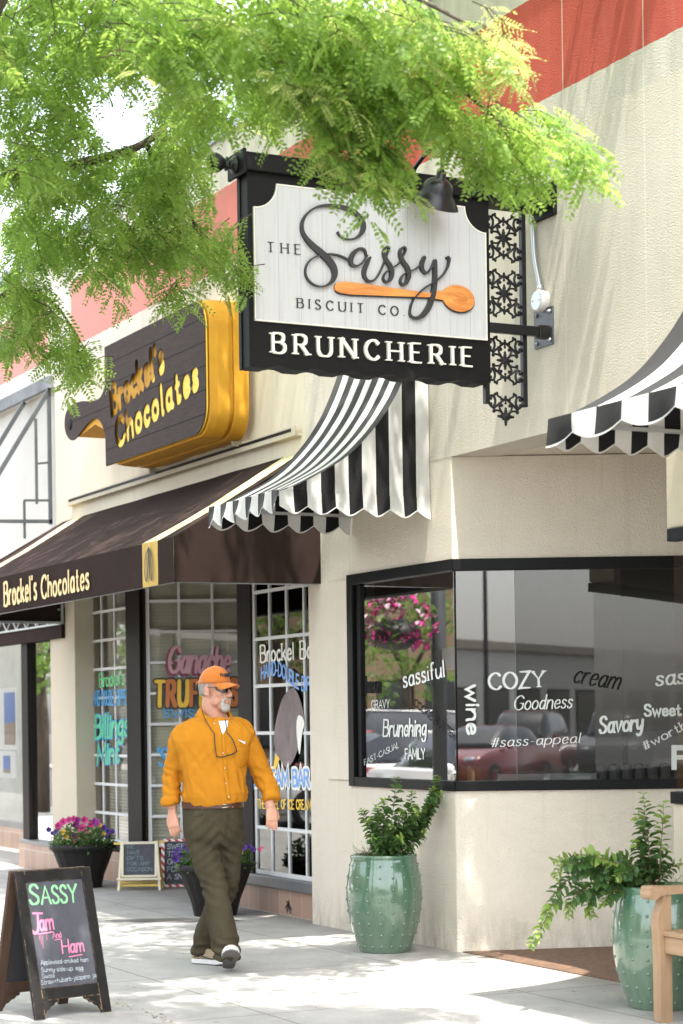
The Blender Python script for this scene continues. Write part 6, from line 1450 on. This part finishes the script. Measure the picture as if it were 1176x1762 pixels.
for i, P in enumerate(LIMB):
    r0 = (.040, .034, .022, .016, .018, .06, .06, .05, .05)[i]; C = catmull(P, 6); n = len(C); mb.tube(C, [r0*(1 - .8*k/(n-1)) for k in range(n)], 9)
mb.build('branch', M_BARK, tree, fix=False)
LF, NG, FAR, TW = [], [], [], MB()
def clump(px, py, rx, ry, d, dd, n, sc=(.75, 1.15), new=.06, az=None, tilt_=(-.5, .15), tw=.6):
    for _ in range(n):
        while True:
            u, v = LR.uniform(-1, 1, 2)
            if u*u + v*v < 1: break
        dp = d + LR.uniform(-dd, dd); pos = onD(px + u*rx, py + v*ry, dp)
        a = LR.uniform(0, 6.28) if az is None else az + LR.normal(0, .9)
        isn = LR.random() < new
        V, t = place(SPRN if isn else SPR, pos, a, LR.uniform(*sc), LR.uniform(*tilt_), LR); (NG if isn else LF).append(V)
        if LR.random() < tw: TW.tube(t[::2], [.0035*(1-.7*k/max(1, len(t[::2])-1)) for k in range(len(t[::2]))], 3, caps=False)
# image-plane layout of the visible crown: x, y, half sizes, distance, depth spread, sprays
EAST = ROTZ                                    # towards the right of the picture
CL = [(70, 300, 70, 22, 9.2, .2, 9), (50, 50, 110, 80, 9.4, .7, 60), (190, 40, 110, 60, 9.2, .6, 50), (60, 170, 90, 70, 9.7, .6, 40), (170, 110, 80, 50, 9.6, .5, 24), (30, 300, 60, 60, 10.1, .5, 26), (210, 330, 80, 60, 10.2, .5, 40), (110, 240, 70, 40, 10, .5, 16), (100, 330, 60, 40, 10.1, .5, 14),
      (290, 300, 55, 60, 10.2, .5, 32), (260, 400, 60, 60, 10.5, .4, 32), (310, 420, 45, 50, 10.6, .4, 20), (370, 420, 40, 30, 10.7, .3, 12), (405, 470, 22, 18, 10.75, .2, 6), (300, 500, 30, 30, 10.6, .2, 6), (60, 410, 60, 40, 10.7, .5, 26), (30, 500, 40, 40, 10.9, .4, 22), (60, 560, 55, 40, 11, .3, 22), (120, 610, 35, 25, 11.1, .25, 12), (150, 640, 14, 14, 11.1, .2, 4), (25, 590, 25, 25, 11, .2, 6), (130, 430, 50, 40, 10.6, .4, 14), (190, 430, 40, 40, 10.6, .4, 13), (200, 490, 30, 30, 10.7, .3, 6),
      (320, 195, 60, 42, 9.2, .5, 32), (318, 262, 24, 30, 9.6, .3, 9), (440, 185, 60, 35, 9.2, .4, 20)]
for x, y, rx, ry, d, dd, n in CL: clump(x, y, rx, ry, d, dd, int(n*.95)+1, new=.07, sc=(.85, 1.15))
BR = [(300, 60, 80, 60, 8.6, .4, 34, .14), (250, 110, 60, 40, 8.5, .3, 18, .25), (400, 70, 90, 60, 8.5, .4, 44, .1), (530, 50, 100, 50, 8.4, .4, 44, .1), (660, 50, 90, 50, 8.4, .4, 38, .12), (770, 90, 60, 45, 8.4, .3, 22, .25), (840, 100, 35, 50, 8.3, .3, 14, .7), (860, 60, 25, 25, 8.3, .2, 5, .8), (590, 140, 90, 45, 8.5, .3, 36, .1), (700, 160, 80, 40, 8.5, .3, 28, .1), (500, 120, 60, 50, 8.6, .4, 24, .1), (560, 210, 45, 30, 8.6, .25, 14, .15), (630, 225, 40, 35, 8.6, .25, 12, .15), (640, 290, 22, 20, 8.6, .15, 5, .3), (590, 275, 22, 14, 8.6, .15, 4, .3), (725, 205, 45, 22, 8.6, .25, 11, .06), (800, 225, 50, 25, 8.6, .25, 14, .08), (870, 225, 45, 22, 8.6, .2, 11, .12), (930, 225, 35, 20, 8.6, .2, 8, .15), (825, 262, 30, 18, 8.6, .2, 5, .08), (890, 270, 35, 22, 8.6, .2, 7, .05), (990, 260, 18, 22, 8.6, .15, 4, .1), (1010, 290, 10, 18, 8.6, .1, 2, .2), (870, 320, 12, 18, 8.6, .1, 2, 0), (640, 315, 26, 20, 8.5, .1, 7, .3), (565, 285, 36, 16, 8.5, .1, 7, .2), (670, 262, 26, 18, 8.5, .1, 4, .1), (920, 300, 25, 16, 8.6, .1, 3, .05), (840, 305, 20, 14, 8.6, .1, 2, 0)]
for x, y, rx, ry, d, dd, n, nw in BR: clump(x, y, rx, ry, d, dd, int(n*.85)+1, new=nw, az=EAST, sc=(.85, 1.25))
SD = np.array(SUN_DIR)/SUN_DIR.z
def pix0(p):
    d = p - CAM; x = d[0]*SN + d[1]*CS; z = -d[0]*CS + d[1]*SN; return HX + FPX*x/z, HY - FPX*d[2]/z, z
def lit(g):                                    # keeps an opening in the upper crown where the sun reaches the hanging branch
    a_, b_ = np.array((1.3, -2.9)), np.array((2.3, -.9)); g0 = (g - SD*g[2])[:2]; t_ = np.clip(np.dot(g0-a_, b_-a_)/np.dot(b_-a_, b_-a_), 0, 1)
    return np.linalg.norm(g0 - a_ - (b_-a_)*t_) < .7
# the rest of the crown, above and beside the frame, throws the dappled shade
for P, n, r in ((LIMB[5], 110, .75), (LIMB[6], 80, .9), (LIMB[7], 60, .9), (LIMB[8], 40, .7)):
    C = catmull(P, 8)
    for _ in range(n):
        q = C[int(len(C)*(.25 + .75*LR.random())) - 1] + LR.normal(0, r*.55, 3)*np.array((1, 1, .6)) + np.array((0, 0, .25))
        if q[1] > -.9 or lit(q): continue
        px, py, dz = pix0(q)
        if dz > .5 and -150 < px < 1326 and py > -60: continue
        V, t = place(BIG, q, LR.uniform(0, 6.28), LR.uniform(.8, 1.2), LR.uniform(-.4, .2), LR); FAR.append(V)
def pix(p):
    d = p - CAM; x = d[0]*SN + d[1]*CS; z = -d[0]*CS + d[1]*SN; return HX + FPX*(x*math.cos(ROLL) - d[2]*math.sin(ROLL))/z, HY - FPX*(x*math.sin(ROLL) + d[2]*math.cos(ROLL))/z, z
def shade(n, xr, yr, zr, cut=None, hr=(5.9, 7.4)):
    for _ in range(n):
        g = np.array((LR.uniform(*xr), LR.uniform(*yr), LR.uniform(*zr)))
        if cut and cut(g): continue
        if lit(g): continue
        for h in (LR.uniform(*hr), 7.6, 8.4, 9.2, 10):
            q = g + SD*(h - g[2]); px, py, dz = pix(q)
            if q[1] < -.5 and (py < -70*10/dz - 40 or px < -120 or px > 1290 or dz < .5): break
        else: continue
        V, t = place(BIG, q, LR.uniform(0, 6.28), LR.uniform(.85, 1.25), LR.uniform(-.4, .2), LR); FAR.append(V)
shade(330, (-7, .9), (-4.3, -.9), (0, 0), lambda g: (g[0] > -.5 and g[1] > -1.25) or (g[0] > .2 and g[1] > -1.9))
shade(90, (-.7, .6), (-2.1, -1.2), (.4, 1.8)); shade(110, (-7.5, -1.9), (-1.15, -.25), (2.5, 3.4)); shade(150, (1.15, 1.35), (-2.1, -.3), (3.4, 4.6)); shade(60, (-5.5, -2.5), (-.5, -.2), (3.7, 4.8)); shade(50, (-1.4, -.2), (-1.1, -.2), (3, 4)); shade(60, (.4, 1.8), (-3.5, -2.6), (0, .8))
quads_mesh('crown', LF + FAR, M_LOC, tree, tb); quads_mesh('new_leaves', NG, M_LOCN, tree, tb); TW.build('twig', M_BARK, tree, fix=False)
# ------------------------------------------------------------------ across the street (seen in the glass)
M_TYRE = mat('tyre rubber', (.02, .02, .02), .8); M_RIM = mat('alloy rim', (.45, .46, .48), .3, metal=.8); M_CGL = mat('car glass', (.02, .025, .03), .05, coat=.5); M_LAMP = mat('headlight lens', (.6, .62, .65), .1, coat=.6); M_TRIM = mat('black car trim', (.02, .02, .02), .5); M_TAIL = mat('red tail lens', (.4, .01, .01), .2, coat=.5)
def car(name, label, loc, rz, paint, suv=False):
    t = thing(name, label, 'car', loc, rz, 'cars parked across the street'); h = .32 if suv else 0
    prof = [(-2.25, .32), (-2.28, .6), (-2.2, .92 + h*.3), (-1.6, 1.0 + h*.4), (1.0, .98 + h*.4), (1.9, .86 + h*.3), (2.2, .72), (2.27, .5), (2.22, .28), (1.75, .24), (-1.8, .24)]
    C = [p[:2] for p in catmull([np.array((*p, 0)) for p in prof], 3, True)]
    mb = MB(); R = []
    for y, s in ((-.9, .9), (-.88, .965), (-.8, 1), (.8, 1), (.88, .965), (.9, .9)): R.append([(x*(.97 + .03*s), y, .6 + (z-.6)*s) for x, z in C])
    mb.loft(R); body = mb.build('body', paint, t, local=True)
    gh = [(-1.75, .98 + h*.4), (-1.2, 1.38 + h), (-.5, 1.46 + h), (.2, 1.43 + h), (1.05, .98 + h*.4)] if not suv else [(-2.1, 1.05), (-1.9, 1.7), (-.5, 1.8), (.3, 1.75), (1.1, 1.08)]
    G = [p[:2] for p in catmull([np.array((*p, 0)) for p in gh], 4)]
    mb = MB(); R = []
    for y, s in ((-.78, .0), (-.62, .93), (-.5, 1), (.5, 1), (.62, .93), (.78, .0)): R.append([(x, y, gh[0][1] + (z-gh[0][1])*max(s, .02)) for x, z in G])
    mb.loft(R); mb.build('windows', M_CGL, t, local=True)
    mb = MB(); mb.loft([[(x, y, gh[0][1] + (z-gh[0][1])*1.012) for x, z in G[int(len(G)*.3):int(len(G)*.72)]] + [(x, y, gh[0][1] + (z-gh[0][1])*1.0 - .02) for x, z in G[int(len(G)*.3):int(len(G)*.72)]][::-1] for y in (-.56, -.5, .5, .56)]); mb.build('roof', paint, t, local=True)
    for s in (-1, 1):
        for x in (-1.4, 1.38):
            w = MB().lathe([(.2, -.1), (.3, -.11), (.33, -.06), (.33, .06), (.3, .11), (.2, .1)], (x, s*.82, .33), 24, axis=(0, 1, 0)).build('wheel', M_TYRE, t, local=True); MB().lathe([(.001, .02*s), (.2, .095*s), (.21, .1*s)], (x, s*.82, .33), 20, axis=(0, 1, 0)).build('rim', M_RIM, w, local=True)
        MB().ball((2.08, s*.66, .72), 1, 12, sc=(.16, .2, .09)).build('headlight', M_LAMP, t, local=True); MB().ball((-2.17, s*.68, .85), 1, 12, sc=(.1, .18, .09)).build('tail_light', M_TAIL, t, local=True); MB().ball((.75, s*.98, 1.02 + h*.4), 1, 10, sc=(.06, .1, .07)).build('mirror', paint, t, local=True)
    MB().box((2.2, -.5, .42), (2.27, .5, .6)).build('grille', M_TRIM, t, local=True, bevel=.02)
    return t
RED = mat('red car paint', (.30, .03, .028), .25, coat=.8, var=.02); WHT = mat('white car paint', (.75, .75, .74), .3, coat=.6, var=.02); GRYC = mat('grey car paint', (.12, .13, .14), .3, coat=.6)
def mirror_pt(px, py, depth, p0, n):
    """Where a thing has to stand for its reflection in the pane to show at a photo point."""
    n = np.array(n, float)/np.linalg.norm(n); q = onD(px, py, depth); return q - 2*n*np.dot(q - np.array(p0), n)
PBg = bpt(0, -.02, 0); 
q = mirror_pt(835, 1300, 46, PBg, nB); car('parked_car', 'red parked car reflected left of the word COZY', (q[0], q[1], -.14), math.atan2(-nB[1], -nB[0]) + .5, RED)
q = mirror_pt(905, 1300, 53, PBg, nB); car('parked_car', 'taller red car parked behind another, reflected under the word Goodness', (q[0], q[1], -.14), math.atan2(-nB[1], -nB[0]) + .3, RED, True)
q = mirror_pt(1060, 1300, 58, PBg, nB); car('parked_car', 'grey car reflected faintly below the word Savory', (q[0], q[1], -.14), math.atan2(-nB[1], -nB[0]) + .2, GRYC, True)
q = mirror_pt(690, 1320, 30, (0, .02, 0), (0, 1, 0)); car('parked_car', 'white car reflected in the pane lettered FAMILY', (q[0], q[1], -.14), 2.2, WHT)
q = mirror_pt(640, 1310, 36, (0, .02, 0), (0, 1, 0)); car('parked_car', 'white car reflected behind the word GRAVY', (q[0], q[1], -.14), 2.2, WHT, True)
car('parked_car', 'red car parked down the street and reflected in the Billings Mint window', (-16, -7.2, -.14), 0, RED)
car('parked_car', 'white car parked at the kerb and reflected below the painted ice cream bar', (-11.2, -7.0, -.14), .1, WHT)
# buildings opposite
def opposite(x0, x1, h, m, label, yb=-24.):
    t = thing('street_building', label, 'building', ((x0+x1)/2, yb, 0), 0, 'buildings across the street')
    MB().box((x0, yb-8, -.2), (x1, yb, h)).build('wall', m, t); MB().box((x0-.1, yb-8.1, h), (x1+.1, yb+.25, h+.35)).build('cornice', M_CREAM, t)
    n = int((x1-x0)//3.2)
    for i in range(n):
        x = x0 + (i+.5)*(x1-x0)/n
        f = MB().box((x-1.2, yb+.001, .5), (x+1.2, yb+.08, 2.8)).build('window', M_BRZ, t); MB().box((x-1.1, yb+.08, .6), (x+1.1, yb+.085, 2.7)).build('pane', M_CGL, f)
    return t
M_TAN = mat('tan plaster', (.45, .30, .17), .9, var=.1); M_PALE = mat('pale plaster', (.8, .77, .7), .9, var=.08); M_BRICK = mat('brown brick', (.26, .14, .09), .9, var=.2)
opposite(-60, -34, 6, M_TAN, 'tan plaster shop row far down across the street'); opposite(-33, -14, 7.2, M_BRICK, 'brown brick shop row across the street'); opposite(-13, 6, 5, M_TAN, 'orange tan shop facing the chocolate shop'); opposite(24, 110, 4.4, M_PALE, 'low pale building reflected over the red cars', -30)
# trees and the flower post
M_FARL = leafmat('street tree leaf', (.07, .14, .02), (.14, .24, .03), .45)
def street_tree(x, y, label, r=1.6, h=4.2):
    t = thing('street_tree', label, 'tree', (x, y, 0), 0, 'trees along the street'); c = np.array((x, y, 0.))
    mb = MB(); mb.tube([c, c + (.05, 0, 1.5), c + (0, .05, h)], [.13, .11, .05], 10)
    for k in range(6): a = k*1.05; mb.tube([c + (0, 0, 2.2 + .2*k), c + (math.cos(a)*r*.5, math.sin(a)*r*.5, 3 + .25*k), c + (math.cos(a)*r*.9, math.sin(a)*r*.9, 3.3 + .3*k)], [.05, .035, .015], 6)
    mb.build('trunk', M_BARK, t, fix=False); A = []
    for k in range(170):
        u = LR.normal(0, 1, 3); u /= np.linalg.norm(u); p = c + (0, 0, h) + u*r*LR.uniform(.35, 1)**.5*np.array((1, 1, .8)) * (1 + .25*math.sin(5*u[0] + 3*u[2])); V, _t = place(BIG, p, LR.uniform(0, 6.28), LR.uniform(.7, 1.1), LR.uniform(-.5, .3), LR); A.append(V)
    quads_mesh('crown', A, M_FARL, t, c)
for px_, dp_, pl_, r_, h_, lab_ in ((700, 38, .02, 1.9, 3.5, 'green tree reflected behind the word sassiful'), (195, 33, .2, 1.6, 3.3, 'green tree reflected behind the words Billings Mint'), (72, 34, .05, 1.4, 3.4, 'green tree reflected in the narrow pane beside the cream pillar'), (480, 36, .12, 1.5, 3.8, 'green tree reflected above the painted ice cream bar')):
    q = mirror_pt(px_, 1240, dp_, (0, pl_, 0), (0, 1, 0)); street_tree(q[0], q[1], lab_, r_, h_)

q = mirror_pt(757, 1240, 22.5, (0, .02, 0), (0, 1, 0)); fpst = thing('flower_post', 'grey street post with a hanging basket of pink petunias reflected above sassiful', 'lamp post', (q[0], q[1], 0))
MB().tube([(q[0], q[1], 0), (q[0], q[1], 4.4)], .085, 12).build('post', M_STEEL, fpst)
MB().bar((q[0], q[1], 3.1), (q[0]-.0, q[1]+.75, 3.1), .04).build('basket_arm', M_STEEL, fpst); qb = np.array((q[0], q[1]+.55, 2.55)); MB().ball(qb - (0, 0, .1), 1, 14, sc=(.3, .3, .18)).build('basket', M_TRIM, fpst)
mb = MB(); rg5 = random.Random(8)
for i in range(420):
    a, b_ = rg5.uniform(0, 6.28), rg5.uniform(-.6, 1.2); r = .48*rg5.uniform(.6, 1); p = qb + np.array((r*math.cos(a)*math.cos(b_), r*math.sin(a)*math.cos(b_), .38*math.sin(b_)))
    d_ = np.array((rg5.gauss(0, 1), rg5.gauss(0, 1), rg5.gauss(0, 1)))
    add_leaf(mb, p, d_, (0, 0, 1), .09, .07, 0 if i % 5 < 2 else (1 if i % 5 < 4 else 2))
mb.build('flowers', [M_PETL, FLC['magenta'], mat('pale pink petal', (.6, .38, .48), .6)], fpst, fix=False)
MB().box((q[0]+.1, q[1]-.02, 2.05), (q[0]+.75, q[1]+.02, 2.3)).build('street_sign', M_WPAINT, fpst)

q = mirror_pt(838, 1240, 62, PBg, nB); up_ = thing('utility_pole', 'tall thin street light pole reflected left of the word COZY', 'pole', (q[0], q[1], -.14))
MB().tube([(q[0], q[1], -.14), (q[0], q[1], 8)], [.09, .06], 10).build('pole', M_STEEL, up_); MB().bar((q[0], q[1], 7.9), (q[0]+1.2, q[1]-1.2, 8.1), .06).build('arm', M_STEEL, up_); MB().box((q[0]+1.1, q[1]-1.4, 8.02), (q[0]+1.5, q[1]-1.1, 8.14)).build('luminaire', M_STEEL, up_)
